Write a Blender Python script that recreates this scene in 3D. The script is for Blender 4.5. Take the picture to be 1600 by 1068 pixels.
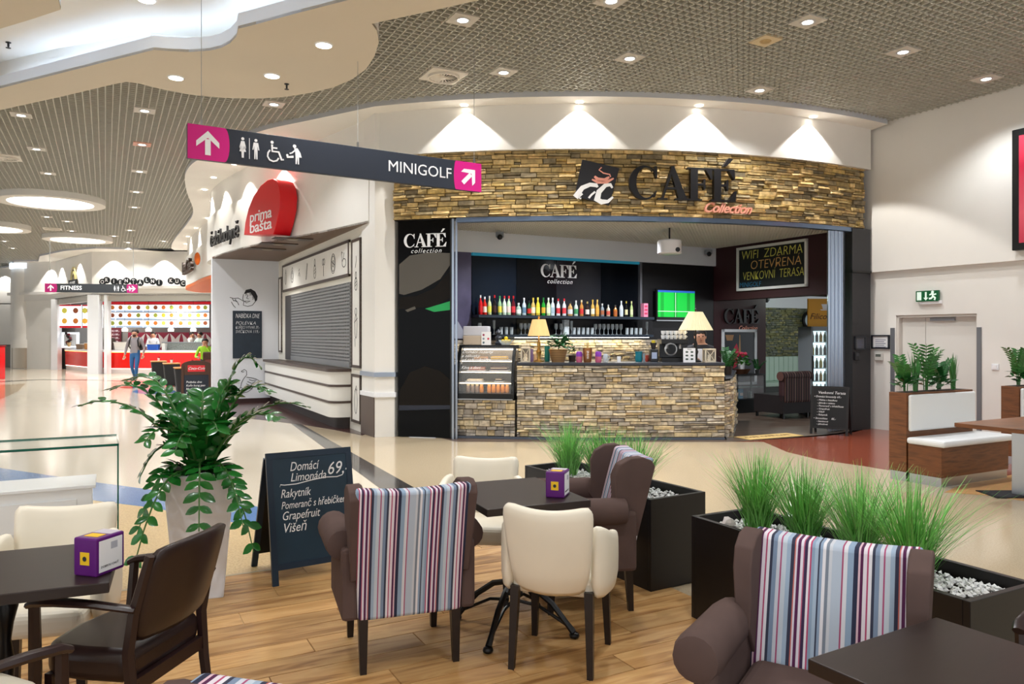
import bpy, bmesh, math, random
from mathutils import Vector, Matrix
random.seed(7)
for o in list(bpy.data.objects): bpy.data.objects.remove(o)
C = bpy.context.scene.collection
# ---------------------------------------------------------------- camera, world, exposure
F, CX, HY, H = 1190.0, 800.0, 524.0, 1.6
cam = bpy.data.cameras.new('camera'); camo = bpy.data.objects.new('camera', cam); C.objects.link(camo)
camo.location = (0, 0, H); camo.rotation_euler = (math.pi/2, 0, 0)
cam.sensor_width = 36; cam.lens = F/1600*36; cam.shift_y = -10/1600; cam.clip_start = .05; cam.clip_end = 200
bpy.context.scene.camera = camo
sc = bpy.context.scene
sc.view_settings.view_transform = 'Standard'; sc.view_settings.look = 'None'
sc.view_settings.gamma = 1; sc.view_settings.exposure = 0.68; sc.view_settings.use_curve_mapping = False
w = bpy.data.worlds.new('world'); sc.world = w; w.use_nodes = True
w.node_tree.nodes['Background'].inputs[0].default_value = (.93, .965, 1, 1)
w.node_tree.nodes['Background'].inputs[1].default_value = .95
LIGHT_ALL = 1.0
# ---------------------------------------------------------------- helpers
TH = math.radians(28.1)
U = Vector((math.cos(TH), math.sin(TH), 0)); V = Vector((-math.sin(TH), math.cos(TH), 0))
def G(px, py, z=0.0):
    Y = F*(H-z)/(py-HY); return Vector(((px-CX)/F*Y, Y, z))
def at(px, py, Y): return Vector(((px-CX)/F*Y, Y, H-(py-HY)/F*Y))
def ray(px, py): return Vector(((px-CX)/F, 1, -(py-HY)/F))
def onw(px, py, p0, d):                       # pixel -> vertical wall through p0 along d
    n = Vector((d[1], -d[0], 0)); r = ray(px, py); c = Vector((0, 0, H))
    t = (Vector((p0[0], p0[1], 0)) - Vector((0, 0, 0))).dot(n)/r.dot(n)
    return c + r*t
def WF(p, xd):                                # wall frame: x along the wall, y up, z out of the wall
    x = Vector((xd[0], xd[1], 0)).normalized(); y = Vector((0, 0, 1)); z = x.cross(y)
    M = Matrix((( x.x, y.x, z.x, p[0]), (x.y, y.y, z.y, p[1]), (x.z, y.z, z.z, p[2]), (0, 0, 0, 1)))
    return M
def T(x=0, y=0, z=0): return Matrix.Translation((x, y, z))
def RZ(a): return Matrix.Rotation(a, 4, 'Z')
def RX(a): return Matrix.Rotation(a, 4, 'X')
def RY(a): return Matrix.Rotation(a, 4, 'Y')
def lin(h):
    h = h.lstrip('#'); r = []
    for i in (0, 2, 4):
        c = int(h[i:i+2], 16)/255; r.append(c/12.92 if c <= .04045 else ((c+.055)/1.055)**2.4)
    return (r[0], r[1], r[2], 1)
MATS = {}
def mat(name, col, rough=.5, metal=0, spec=.5, noise=0, nscale=8, emit=0, alpha=1, trans=0, bump=0, bscale=40, coat=0, rnd=0, ior=1.45, detail=3):
    if name in MATS: return MATS[name]
    m = bpy.data.materials.new(name); m.use_nodes = True; nt = m.node_tree; b = nt.nodes['Principled BSDF']
    c = lin(col) if isinstance(col, str) else col
    b.inputs['Base Color'].default_value = c; b.inputs['Roughness'].default_value = rough
    b.inputs['Metallic'].default_value = metal; b.inputs['Specular IOR Level'].default_value = spec
    b.inputs['IOR'].default_value = ior
    b.inputs['Alpha'].default_value = alpha; b.inputs['Transmission Weight'].default_value = trans
    b.inputs['Coat Weight'].default_value = coat
    if emit: b.inputs['Emission Color'].default_value = c; b.inputs['Emission Strength'].default_value = emit
    if noise or rnd:
        hs = nt.nodes.new('ShaderNodeHueSaturation'); hs.inputs['Color'].default_value = c
        nt.links.new(hs.outputs[0], b.inputs['Base Color'])
        src = None
        if noise:
            tc = nt.nodes.new('ShaderNodeTexCoord'); n = nt.nodes.new('ShaderNodeTexNoise')
            n.inputs['Scale'].default_value = nscale; n.inputs['Detail'].default_value = detail
            nt.links.new(tc.outputs['Object'], n.inputs['Vector'])
            mr = nt.nodes.new('ShaderNodeMapRange'); mr.inputs[1].default_value = .3; mr.inputs[2].default_value = .7
            mr.inputs[3].default_value = 1-noise; mr.inputs[4].default_value = 1+noise
            nt.links.new(n.outputs['Fac'], mr.inputs[0]); src = mr.outputs[0]
        if rnd:
            oi = nt.nodes.new('ShaderNodeObjectInfo'); mr2 = nt.nodes.new('ShaderNodeMapRange')
            mr2.inputs[3].default_value = 1-rnd; mr2.inputs[4].default_value = 1+rnd
            nt.links.new(oi.outputs['Random'], mr2.inputs[0])
            if src:
                mu = nt.nodes.new('ShaderNodeMath'); mu.operation = 'MULTIPLY'
                nt.links.new(src, mu.inputs[0]); nt.links.new(mr2.outputs[0], mu.inputs[1]); src = mu.outputs[0]
            else: src = mr2.outputs[0]
        nt.links.new(src, hs.inputs['Value'])
    if bump:
        tc = nt.nodes.new('ShaderNodeTexCoord'); n = nt.nodes.new('ShaderNodeTexNoise'); n.inputs['Scale'].default_value = bscale
        nt.links.new(tc.outputs['Object'], n.inputs['Vector'])
        bp = nt.nodes.new('ShaderNodeBump'); bp.inputs['Strength'].default_value = bump; bp.inputs['Distance'].default_value = .01
        nt.links.new(n.outputs['Fac'], bp.inputs['Height']); nt.links.new(bp.outputs[0], b.inputs['Normal'])
    MATS[name] = m; return m
def ramp_mat(name, stops, coord, rough=.6, scale=(1,1,1), wave=None, spec=.4, rot=0, interp='CONSTANT', nsc=0, namp=0, bump=0, rnd=0):
    """colour ramp over an axis (or noise stretched along an axis) in object space"""
    if name in MATS: return MATS[name]
    m = bpy.data.materials.new(name); m.use_nodes = True; nt = m.node_tree; b = nt.nodes['Principled BSDF']
    b.inputs['Roughness'].default_value = rough; b.inputs['Specular IOR Level'].default_value = spec
    tc = nt.nodes.new('ShaderNodeTexCoord'); mp = nt.nodes.new('ShaderNodeMapping')
    mp.inputs['Scale'].default_value = scale; mp.inputs['Rotation'].default_value = (0, 0, rot)
    nt.links.new(tc.outputs['Object'], mp.inputs['Vector'])
    if nsc:
        n = nt.nodes.new('ShaderNodeTexNoise'); n.inputs['Scale'].default_value = nsc; n.inputs['Detail'].default_value = 5
        n.inputs['Distortion'].default_value = namp
        if rnd:
            oi = nt.nodes.new('ShaderNodeObjectInfo'); vm = nt.nodes.new('ShaderNodeVectorMath'); vm.operation = 'MULTIPLY_ADD'
            cb = nt.nodes.new('ShaderNodeCombineXYZ')
            for k in range(3): nt.links.new(oi.outputs['Random'], cb.inputs[k])
            vm.inputs[1].default_value = (rnd, rnd*1.7, rnd*.6)
            nt.links.new(cb.outputs[0], vm.inputs[0]); nt.links.new(mp.outputs[0], vm.inputs[2]); nt.links.new(vm.outputs[0], n.inputs['Vector'])
        else: nt.links.new(mp.outputs[0], n.inputs['Vector'])
        fac = n.outputs['Fac']
    else:
        sx = nt.nodes.new('ShaderNodeSeparateXYZ'); nt.links.new(mp.outputs[0], sx.inputs[0]); fac = sx.outputs[coord]
        fr = nt.nodes.new('ShaderNodeMath'); fr.operation = 'FRACT'; nt.links.new(fac, fr.inputs[0]); fac = fr.outputs[0]
    cr = nt.nodes.new('ShaderNodeValToRGB'); cr.color_ramp.interpolation = interp
    e = cr.color_ramp.elements
    while len(e) > 1: e.remove(e[0])
    e[0].position = stops[0][0]; e[0].color = lin(stops[0][1])
    for p, c in stops[1:]:
        k = e.new(p); k.color = lin(c)
    nt.links.new(fac, cr.inputs[0]); out = cr.outputs[0]
    if rnd:
        hs = nt.nodes.new('ShaderNodeHueSaturation'); oi2 = nt.nodes.new('ShaderNodeObjectInfo'); mr = nt.nodes.new('ShaderNodeMapRange')
        mr.inputs[3].default_value = .82; mr.inputs[4].default_value = 1.15
        nt.links.new(oi2.outputs['Random'], mr.inputs[0]); nt.links.new(mr.outputs[0], hs.inputs['Value'])
        nt.links.new(out, hs.inputs['Color']); out = hs.outputs[0]
    nt.links.new(out, b.inputs['Base Color'])
    if bump:
        bp = nt.nodes.new('ShaderNodeBump'); bp.inputs['Strength'].default_value = bump; bp.inputs['Distance'].default_value = .003
        nt.links.new(fac, bp.inputs['Height']); nt.links.new(bp.outputs[0], b.inputs['Normal'])
    MATS[name] = m; return m
class MB:
    def __init__(s): s.v = []; s.f = []; s.M = Matrix.Identity(4)
    def add(s, vs, fs):
        n = len(s.v); s.v += [s.M @ Vector(p) for p in vs]; s.f += [tuple(i+n for i in f) for f in fs]; return s
    def bx(s, x0, x1, y0, y1, z0, z1):
        return s.add([(x0,y0,z0),(x1,y0,z0),(x1,y1,z0),(x0,y1,z0),(x0,y0,z1),(x1,y0,z1),(x1,y1,z1),(x0,y1,z1)],
                     [(0,3,2,1),(4,5,6,7),(0,1,5,4),(1,2,6,5),(2,3,7,6),(3,0,4,7)])
    def box(s, cx, cy, cz, sx, sy, sz): return s.bx(cx-sx/2, cx+sx/2, cy-sy/2, cy+sy/2, cz-sz/2, cz+sz/2)
    def taper(s, x0, x1, y0, y1, z0, z1, k):      # box whose bottom is scaled by k about its centre
        cx, cy = (x0+x1)/2, (y0+y1)/2
        b = [(cx+(x-cx)*k, cy+(y-cy)*k, z0) for x, y in ((x0,y0),(x1,y0),(x1,y1),(x0,y1))]
        t = [(x, y, z1) for x, y in ((x0,y0),(x1,y0),(x1,y1),(x0,y1))]
        return s.add(b+t, [(0,3,2,1),(4,5,6,7),(0,1,5,4),(1,2,6,5),(2,3,7,6),(3,0,4,7)])
    def prism(s, poly, z0, z1):
        n = len(poly)
        return s.add([(p[0],p[1],z0) for p in poly]+[(p[0],p[1],z1) for p in poly],
                     [tuple(range(n-1,-1,-1)), tuple(range(n,2*n))]+[(i,(i+1)%n,n+(i+1)%n,n+i) for i in range(n)])
    def strip(s, path, z0, z1, th=0):             # wall along a plan path
        n = len(path)
        if not th:
            return s.add([(p[0],p[1],z0) for p in path]+[(p[0],p[1],z1) for p in path], [(i,i+1,n+i+1,n+i) for i in range(n-1)])
        off = offset(path, th)
        return s.prism([tuple(p[:2]) for p in path]+[tuple(p[:2]) for p in reversed(off)], z0, z1)
    def lathe(s, prof, n=16, cx=0, cy=0, cz=0, cap=True):
        vs = []; fs = []; m = len(prof)
        for i in range(n):
            a = 2*math.pi*i/n
            for r, z in prof: vs.append((cx+r*math.cos(a), cy+r*math.sin(a), cz+z))
        for i in range(n):
            for j in range(m-1):
                k = (i+1) % n; fs.append((i*m+j, k*m+j, k*m+j+1, i*m+j+1))
        closed = prof[0] == prof[-1] or (len(prof) == 2 and prof[0][0] < 1e-5)
        if prof[0][0] > 1e-5 and cap and not closed: fs.append(tuple(i*m for i in range(n))[::-1])
        if prof[-1][0] > 1e-5 and cap and not closed: fs.append(tuple(i*m+m-1 for i in range(n)))
        return s.add(vs, fs)
    def cyl(s, cx, cy, z0, z1, r, n=16): return s.lathe([(r,z0),(r,z1)], n, cx, cy)
    def tube(s, pts, r, n=6, flat=1.0):
        pts = [Vector(p) for p in pts]; m = len(pts); rr = r if isinstance(r, (list, tuple)) else [r]*m
        vs = []; fs = []; prev = None
        for i, p in enumerate(pts):
            d = (pts[min(i+1,m-1)]-pts[max(i-1,0)]).normalized()
            a = prev if prev is not None else (Vector((0,0,1)) if abs(d.z) < .9 else Vector((1,0,0)))
            x = d.cross(a)
            if x.length < 1e-6: x = d.orthogonal()
            x.normalize(); y = x.cross(d).normalized(); prev = y
            for k in range(n):
                t = 2*math.pi*k/n; vs.append(p+(x*math.cos(t)+y*math.sin(t)*flat)*rr[i])
        for i in range(m-1):
            for k in range(n):
                l = (k+1) % n; fs.append((i*n+k, i*n+l, (i+1)*n+l, (i+1)*n+k))
        fs.append(tuple(range(n))[::-1]); fs.append(tuple((m-1)*n+k for k in range(n)))
        return s.add(vs, fs)
    def ell(s, c, r, n=12, m=8):
        prof = []
        vs = []; fs = []
        for j in range(m+1):
            t = math.pi*j/m
            for i in range(n):
                a = 2*math.pi*i/n; vs.append((c[0]+r[0]*math.sin(t)*math.cos(a), c[1]+r[1]*math.sin(t)*math.sin(a), c[2]-r[2]*math.cos(t)))
        for j in range(m):
            for i in range(n):
                k = (i+1) % n; fs.append((j*n+i, j*n+k, (j+1)*n+k, (j+1)*n+i))
        return s.add(vs, fs)
    def grid(s, fn, nu, nv):                      # fn(a,b) a,b in 0..1
        vs = [fn(i/nu, j/nv) for j in range(nv+1) for i in range(nu+1)]
        return s.add(vs, [(j*(nu+1)+i, j*(nu+1)+i+1, (j+1)*(nu+1)+i+1, (j+1)*(nu+1)+i) for j in range(nv) for i in range(nu)])
    def mesh(s, name, m=None, smooth=False, ang=40, merge=False):
        me = bpy.data.meshes.new(name); me.from_pydata([tuple(p) for p in s.v], [], s.f)
        bm = bmesh.new(); bm.from_mesh(me)
        if merge: bmesh.ops.remove_doubles(bm, verts=bm.verts, dist=1e-5)
        bmesh.ops.recalc_face_normals(bm, faces=bm.faces); bm.to_mesh(me); bm.free()
        if smooth:
            me.polygons.foreach_set('use_smooth', [True]*len(me.polygons)); me.set_sharp_from_angle(angle=math.radians(ang))
        if m: me.materials.append(m)
        me.update(); return me
    def build(s, name, m, parent=None, smooth=False, bevel=0, sub=0, ang=40, merge=False, seg=2):
        o = bpy.data.objects.new(name, s.mesh(name, m, smooth or sub > 0, 180 if sub else ang, merge or sub > 0)); C.objects.link(o); o.parent = parent
        if bevel:
            b = o.modifiers.new('bevel', 'BEVEL'); b.width = bevel; b.segments = seg; b.limit_method = 'ANGLE'; b.angle_limit = math.radians(35)
        if sub:
            b = o.modifiers.new('sub', 'SUBSURF'); b.levels = sub; b.render_levels = sub
        return o
def offset(path, d):
    """offset a plan path to its left by d"""
    out = []; n = len(path); P = [Vector((p[0], p[1])) for p in path]
    for i in range(n):
        t = (P[min(i+1,n-1)]-P[max(i-1,0)]).normalized(); out.append(P[i]+Vector((-t.y, t.x))*d)
    return out
def smooth_path(pts, k=6):                        # Catmull-Rom
    P = [Vector(p) for p in pts]; P = [P[0]*2-P[1]]+P+[P[-1]*2-P[-2]]; out = []
    for i in range(1, len(P)-2):
        for j in range(k):
            t = j/k; a, b, c, d = P[i-1], P[i], P[i+1], P[i+2]
            out.append(.5*((2*b)+(c-a)*t+(2*a-5*b+4*c-d)*t*t+(3*b-a-3*c+d)*t**3))
    out.append(P[-2]); return out
def tag(o, label, cat, group=None):
    o['label'] = label; o['category'] = cat
    if group: o['group'] = group
    return o
def thing(name, label, cat, loc=(0,0,0), rz=0, group=None, M=None):
    o = bpy.data.objects.new(name, None); C.objects.link(o); o.empty_display_size = .1
    if M is not None: o.matrix_world = M
    else: o.location = loc; o.rotation_euler = (0, 0, rz)
    return tag(o, label, cat, group)
def struct(o): o['kind'] = 'structure'; return o
def stuff(o): o['kind'] = 'stuff'; return o
def dup(root, label=None, loc=None, rz=None, M=None):
    def cp(o, par):
        c = o.copy(); C.objects.link(c); c.parent = par
        for ch in KIDS.get(o.name) or [x for x in o.children]: cp(ch, c)
        return c
    r = cp(root, None)
    if M is not None: r.matrix_world = M
    if loc is not None: r.location = loc
    if rz is not None: r.rotation_euler = (0, 0, rz)
    if label: r['label'] = label
    return r
KIDS = {}
def text(name, s, size, m, parent=None, M=None, ext=.002, shear=0, align='CENTER', off=0, space=1, res=3, line=1):
    cu = bpy.data.curves.new(name, 'FONT'); cu.body = s; cu.size = size; cu.extrude = ext; cu.shear = shear
    cu.align_x = align; cu.align_y = 'CENTER'; cu.offset = off; cu.space_character = space; cu.resolution_u = res; cu.space_line = line
    t = bpy.data.objects.new('tmp', cu); me = bpy.data.meshes.new_from_object(t); bpy.data.objects.remove(t); bpy.data.curves.remove(cu)
    me.name = name; me.materials.clear(); me.materials.append(m)
    o = bpy.data.objects.new(name, me); C.objects.link(o); o.parent = parent
    if M is not None: o.matrix_local = M
    return o
def spot(name, loc, energy, size=1.3, blend=.3, col=(1,.93,.82), rad=.05, aim=None):
    l = bpy.data.lights.new(name, 'SPOT'); l.energy = energy*LIGHT_ALL; l.spot_size = size; l.spot_blend = blend; l.color = col; l.shadow_soft_size = rad
    o = bpy.data.objects.new(name, l); C.objects.link(o); o.location = loc
    if aim is not None: o.rotation_euler = (Vector(aim)-Vector(loc)).to_track_quat('-Z', 'Y').to_euler()
    return o
def point(name, loc, energy, col=(1,.9,.75), rad=.1):
    l = bpy.data.lights.new(name, 'POINT'); l.energy = energy*LIGHT_ALL; l.color = col; l.shadow_soft_size = rad
    o = bpy.data.objects.new(name, l); C.objects.link(o); o.location = loc; return o
ORD = 'first second third fourth fifth sixth seventh eighth ninth tenth eleventh twelfth thirteenth fourteenth fifteenth sixteenth seventeenth eighteenth nineteenth twentieth'.split()
def ordn(i):
    if i < 20: return ORD[i]
    t = {2: 'twenty', 3: 'thirty'}; k = i+1
    return ('thirtieth' if k == 30 else 'fortieth' if k == 40 else t[k//10]+'-'+ORD[k % 10-1])
# ---------------------------------------------------------------- materials
white = mat('white_paint', '#e9e6e0', .6, noise=.015, nscale=2)
whiteg = mat('white_gloss', '#eef0f3', .25)
beige = mat('beige_plaster', '#d6cbb9', .7, noise=.01, nscale=1)
lipm = mat('grey_lip', '#c9cbd0', .5)
gridm = mat('grid_metal', '#c2c0b6', .5, noise=.03)
plenum = mat('plenum_dark', '#33322e', .9)
black = mat('black_satin', '#0c0c0d', .35)
blackg = mat('black_gloss', '#060607', .08, coat=.3)
dark = mat('dark_grey', '#26282b', .45)
steel = mat('brushed_steel', '#b9bcc0', .3, metal=1)
alu = mat('aluminium', '#a9b4c4', .28, metal=.9)
maroon = mat('maroon_paint', '#35151a', .6)
signdark = mat('sign_slate', '#2b313d', .45)
magenta = mat('sign_magenta', '#d61a86', .4)
signwhite = mat('sign_white', '#f4f4f6', .5)
chalk = mat('chalk_white', '#eeeef0', .8)
brownsof = mat('brown_soffit', '#5d4026', .4)
orange = mat('orange_soffit', '#e0691b', .45)
red = mat('red_gloss', '#d0141c', .2, coat=.2)
lampm = mat('lamp_glow', '#fff6e6', emit=9)
espresso = ramp_mat('espresso_wood', [(0,'#1a1210'),(.5,'#281c18'),(1,'#1f1512')], 0, .38, (1.5,14,14), nsc=2.5, interp='LINEAR')
# ---------------------------------------------------------------- lamps of the place that carry the main light
ZC = 5.17                                          # underside of the open-cell ceiling
ZD = 4.75                                          # underside of the dropped plaster ceiling
grid_spots = [(723,30),(787,112),(1262,33),(984,90),(1411,80),(1541,122),(1187,140),(955,0)]
far_spots = [(428,162),(226,172),(33,179),(57,232),(222,225),(75,270),(218,267),(88,301),(213,299),(210,323),(73,338),(105,345),(112,360),
             (203,359),(178,368),(200,378),(200,388),(256,376),(7,376),(20,387)]
plaster_spots = [(275,121),(506,70),(425,118)]
for i, (x, y) in enumerate(grid_spots+far_spots):
    p = G(x, y, ZC-.03); spot('grid_spot_lamp', p, 130 if p.y < 14 else 190, 2.2, .6, (.95,.975,1), .08)
for x, y in plaster_spots:
    p = G(x, y, ZD-.02); spot('plaster_spot_lamp', p, 90, 2.0, .6, (.97,.98,1), .06)
for k in range(5):                                  # the same downlights go on over the seating and behind the camera
    for j in range(4):
        p = Vector((-6+3.6*k, -4+3.1*j, ZD-.03)); spot('seating_spot_lamp', p, 120, 2.2, .7, (.95,.975,1), .1)
# ---------------------------------------------------------------- floor
def floormat(name, c1, c2, rough=.12, sc=90, spec=.6):
    if name in MATS: return MATS[name]
    m = ramp_mat(name, [(0,c1),(.42,c1),(.6,c2),(1,c2)], 0, rough, (1,1,1), nsc=sc, interp='LINEAR', spec=spec); return m
f_cream = floormat('floor_cream', '#d9cdb9', '#cfc2ab')
f_tan = floormat('floor_tan', '#bfae92', '#b3a184')
f_sand = floormat('floor_sand', '#d2b88a', '#bd9f6c', .3, 60)
f_dark = floormat('floor_dark', '#3d3a38', '#4a4644', .1)
f_blue = floormat('floor_blue', '#5b83b8', '#4d74a8', .12)
f_red = floormat('floor_red', '#8a4530', '#773826', .15)
f_brown = floormat('floor_brown', '#4b2f2b', '#3f2724', .2)
f_wood2 = ramp_mat('cafe_floor_wood', [(0,'#3b2d25'),(.45,'#54443a'),(.6,'#6a5a4e'),(1,'#7a6b5e')], 0, .35, (1.2,9,1), nsc=1.5, interp='LINEAR', rot=-TH-.5)
floor = struct(MB().bx(-45, 20, -8, 50, -.05, 0).build('floor', f_cream))
def inlay(name, pts, m, z=.002, px=True):
    P = [G(*p) for p in pts] if px else pts
    mb = MB(); n = len(P)
    mb.add([(p[0],p[1],z) for p in P]+[(p[0],p[1],-.01) for p in P], [tuple(range(n))]+[(i,(i+1)%n,n+(i+1)%n,n+i) for i in range(n)])
    return mb.build(name, m, floor)
# dark band along the hall, tan field right of it
b0, b2_ = G(465,669), G(597,765); b1, b3_ = G(485,670.5), G(653,765)
bandl = [b0-(b2_-b0)*.3, b2_+(b2_-b0)*2]; bandr = [b1-(b3_-b1)*.3, b3_+(b3_-b1)*2]
inlay('tan_field', [bandl[0], bandl[1], Vector((16,-7,0)), Vector((16,14,0)), Vector((0,16,0)), Vector((-4,20,0))], f_tan, .001, False)
inlay('dark_band', [bandl[0], bandr[0], bandr[1], bandl[1]], f_dark, .003, False)
up = [(-200,722),(0,731),(154,754),(237,765),(348,782),(400,791),(470,812)]; lo = [(-200,745),(0,757),(156,783),(237,793),(348,814),(400,820),(470,830)]
inlay('sand_field', [G(*p) for p in lo]+[G(560,905), G(420,1000), Vector((-4,2,0)), Vector((-8,2,0))], f_sand, .002, False)
inlay('blue_band', up+lo[::-1], f_blue, .003)
inlay('blue_oval', [(241+34*math.cos(a), 611.5+4*math.sin(a)) for a in [k*math.pi/12 for k in range(24)]], f_blue, .003)
inlay('dark_oval', [(200+13*math.cos(a), 605+1.6*math.sin(a)) for a in [k*math.pi/8 for k in range(16)]], f_dark, .003)
inlay('red_field', [(1150,690),(1193,690),(1230,706),(1280,718),(1350,728),(1400,736),(1480,742),(1600,744),(1600,668),(1360,668),(1300,678)], f_red, .003)
inlay('brown_field', [(322,632),(328,641),(345,648),(375,652),(420,657),(470,663),(520,671),(566,680),(590,672),(436,612),(332,622)], f_brown, .004)
inlay('far_brown_field', [(-60,604),(40,599),(28,612),(0,624),(-60,640)], floormat('floor_far', '#b39a78', '#a98f6c'), .002)
inlay('far_dark_line', [(-40,597.6),(60,592.4),(150,593.2),(330,600),(330,601),(150,594),(60,593.4),(-40,599)], f_dark, .002)
inlay('cafe_floor', [G(712,690), G(1150,690), G(1290,681), G(1330,676), Vector((9,16,0)), Vector((9,22,0)), Vector((0,22,0)), Vector((-3,15,0))], f_wood2, .003, False)
# laminate planks of the seating area, each its own piece
plankm = ramp_mat('laminate_plank', [(0,'#74522f'),(.34,'#94693c'),(.45,'#b78a55'),(.57,'#c9a06a'),(.68,'#b5864e'),(1,'#d6b07e')], 0, .38, (.65,5.5,1), nsc=2.3, namp=.9, interp='LINEAR', rnd=30, bump=.15)
e0 = G(400, 895)                                   # border of the wooden zone runs along U through e0
struct_w = bpy.data.objects.new('wood_floor', None)
pl_me = {}
PW = .185
def plank(s0, s1, r):
    mid = e0+U*((s0+s1)/2)-V*(PW*(r+.5)); L = round(s1-s0, 3)
    if L not in pl_me:
        pl_me[L] = MB().add([(-L/2+.0015,-PW/2+.0015,.001),(L/2-.0015,-PW/2+.0015,.001),(L/2-.0015,PW/2-.0015,.001),(-L/2+.0015,PW/2-.0015,.001),
                             (-L/2+.003,-PW/2+.003,.006),(L/2-.003,-PW/2+.003,.006),(L/2-.003,PW/2-.003,.006),(-L/2+.003,PW/2-.003,.006)],
                            [(4,5,6,7),(0,1,5,4),(1,2,6,5),(2,3,7,6),(3,0,4,7)]).mesh('plank', plankm)
    o = bpy.data.objects.new('plank', pl_me[L]); C.objects.link(o); o.parent = floor; o.location = (mid.x, mid.y, 0); o.rotation_euler = (0,0,TH)
smax = (Vector((1.756,2.918,0))-e0).dot(U)+.24
for r in range(21):
    s = -3.6+((r*7) % 5)*.26
    while s < smax-.05:
        a = e0+U*s-V*(PW*r); b = e0+U*(s+1.3)-V*(PW*r)
        if max(a.y, b.y) > 1.2: plank(max(s,-3.6), min(s+1.3,smax), r)
        s += 1.3
inlay('floor_underlay', [e0+U*-4, e0+U*smax, e0+U*smax-V*4, e0+U*-4-V*4], mat('joint_dark', '#63462c', .9), .0012, False)
inlay('floor_edge_trim', [e0+U*-4, e0+U*smax, e0+U*smax+V*.03, e0+U*-4+V*.03], mat('edge_trim', '#b9a98c', .35), .007, False)
# ---------------------------------------------------------------- plan curves of the mall fronts
def arc(R, x0, x1, n=40):
    return [Vector((x, 21.2-math.sqrt(R*R-(x-1.0)**2))) for x in [x0+(x1-x0)*i/n for i in range(n+1)]]
R0 = 9.6
lipS = smooth_path([(-13.9,31.4),(-13.6,30.4),(-12.4,27.95),(-10.2,23.9),(-9.0,21.5),(-7.94,18.6),(-7.17,16.7),(-6.5,15.5),(-5.79,14.67),(-4.42,13.14),(-3.16,12.3)], 5)
lip = [Vector(p[:]) for p in lipS]+arc(R0+.45, -2.11, 6.22, 36)
band = smooth_path([(-12.3,31.4),(-12.35,29.5),(-12.0,28),(-11,26.2),(-9.9,24.2),(-8.9,22.6),(-7.95,21.3),(-7.6,20.4),(-7.72,19.6),(-7.5,18.75),(-6.71,17.37),(-5.59,15.84),(-4.37,14.46),(-3.43,13.5),(-2.3,12.2)], 5)
wupp = [Vector((p[0], p[1])) for p in offset(band, .16)]
far_path = [Vector((-40,40)), Vector((-24.5,40)), Vector((-24.5,37.2)), Vector((-21.6,36)), Vector((-17.6,31.9)), Vector((-11.5,31.5))]
wr0 = Vector((6.3,12.75,0)); wr1 = wr0-V*22; wl0 = wr0+U*.08; wl1 = wl0-V*22
# ---------------------------------------------------------------- ceiling
ceil = struct(MB().bx(-45, 20, -8, 50, 5.62, 5.7).build('ceiling', plenum))
region = [Vector((wr0.x,wr0.y)), Vector((wr1.x,wr1.y)), Vector((-30,-6.6)), Vector((-40,40)), Vector((-24.5,40)), Vector((-24.5,37.2)), Vector((-21.6,36)), Vector((-17.6,31.9)), Vector((-13.9,31.5))]+lip
def clip(p, d):
    hits = []; n = len(region); nn = Vector((-d.y, d.x))
    for i in range(n):
        a, b = region[i], region[(i+1) % n]; da, db = (a-p).dot(nn), (b-p).dot(nn)
        if (da > 0) != (db > 0): q = a+(b-a)*(da/(da-db)); hits.append((q-p).dot(d))
    hits.sort(); return list(zip(hits[::2], hits[1::2]))
gm = MB(); U2 = Vector((U.x,U.y)); V2 = Vector((V.x,V.y)); w2 = .0075
for d, e in ((U2, V2), (V2, U2)):
    for k in range(-450, 450):
        p = e*(k*.1)
        for a, b in clip(p, d):
            if b-a < .05: continue
            q = [p+d*a-e*w2, p+d*b-e*w2, p+d*b+e*w2, p+d*a+e*w2]
            gm.add([(v.x,v.y,ZC) for v in q]+[(v.x,v.y,ZC+.06) for v in q], [(0,1,2,3),(0,1,5,4),(2,3,7,6)])
stuff(gm.build('ceiling_grid', gridm, ceil))
def ceiling_light(px, py, label, grp, pm, size=.3):
    p = G(px, py, ZC); t = thing('ceiling_downlight', label, 'downlight', p, TH, grp)
    MB().bx(-size/2,size/2,-size/2,size/2,-.012,.02).build('panel', pm, t)
    MB().lathe([(.085,-.02),(.085,-.012),(.062,-.012),(.062,-.018),(.085,-.02)], 16).build('ring', lipm, t)
    MB().lathe([(.0,-.014),(.06,-.014)], 16).build('lens', lampm, t)
panm = mat('light_panel', '#cdc8c0', .5); panpink = mat('light_panel_pink', '#d9a08c', .5); panbeige = mat('beige_panel', '#d8c6a4', .5)
for i, (x, y) in enumerate(grid_spots):
    ceiling_light(x, y, 'square downlight set in the grid ceiling before the cafe front, '+['nearest the plaster edge','beside the swirl vent','top, right of the middle','above the cafe sign','right, above the white wall','farthest right by the wall','lowest, over the stone front','cut by the top edge'][i], 'downlights over the cafe', panm)
far_d = sorted(range(len(far_spots)), key=lambda i: G(*far_spots[i], ZC).length); far_rank = {k: n for n, k in enumerate(far_d)}
for i, (x, y) in enumerate(far_spots):
    ceiling_light(x, y, f'square downlight in the far hall ceiling, {ordn(far_rank[i])} nearest to the cafe seating', 'downlights over the far hall', panpink if i == 4 else panm)
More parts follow.
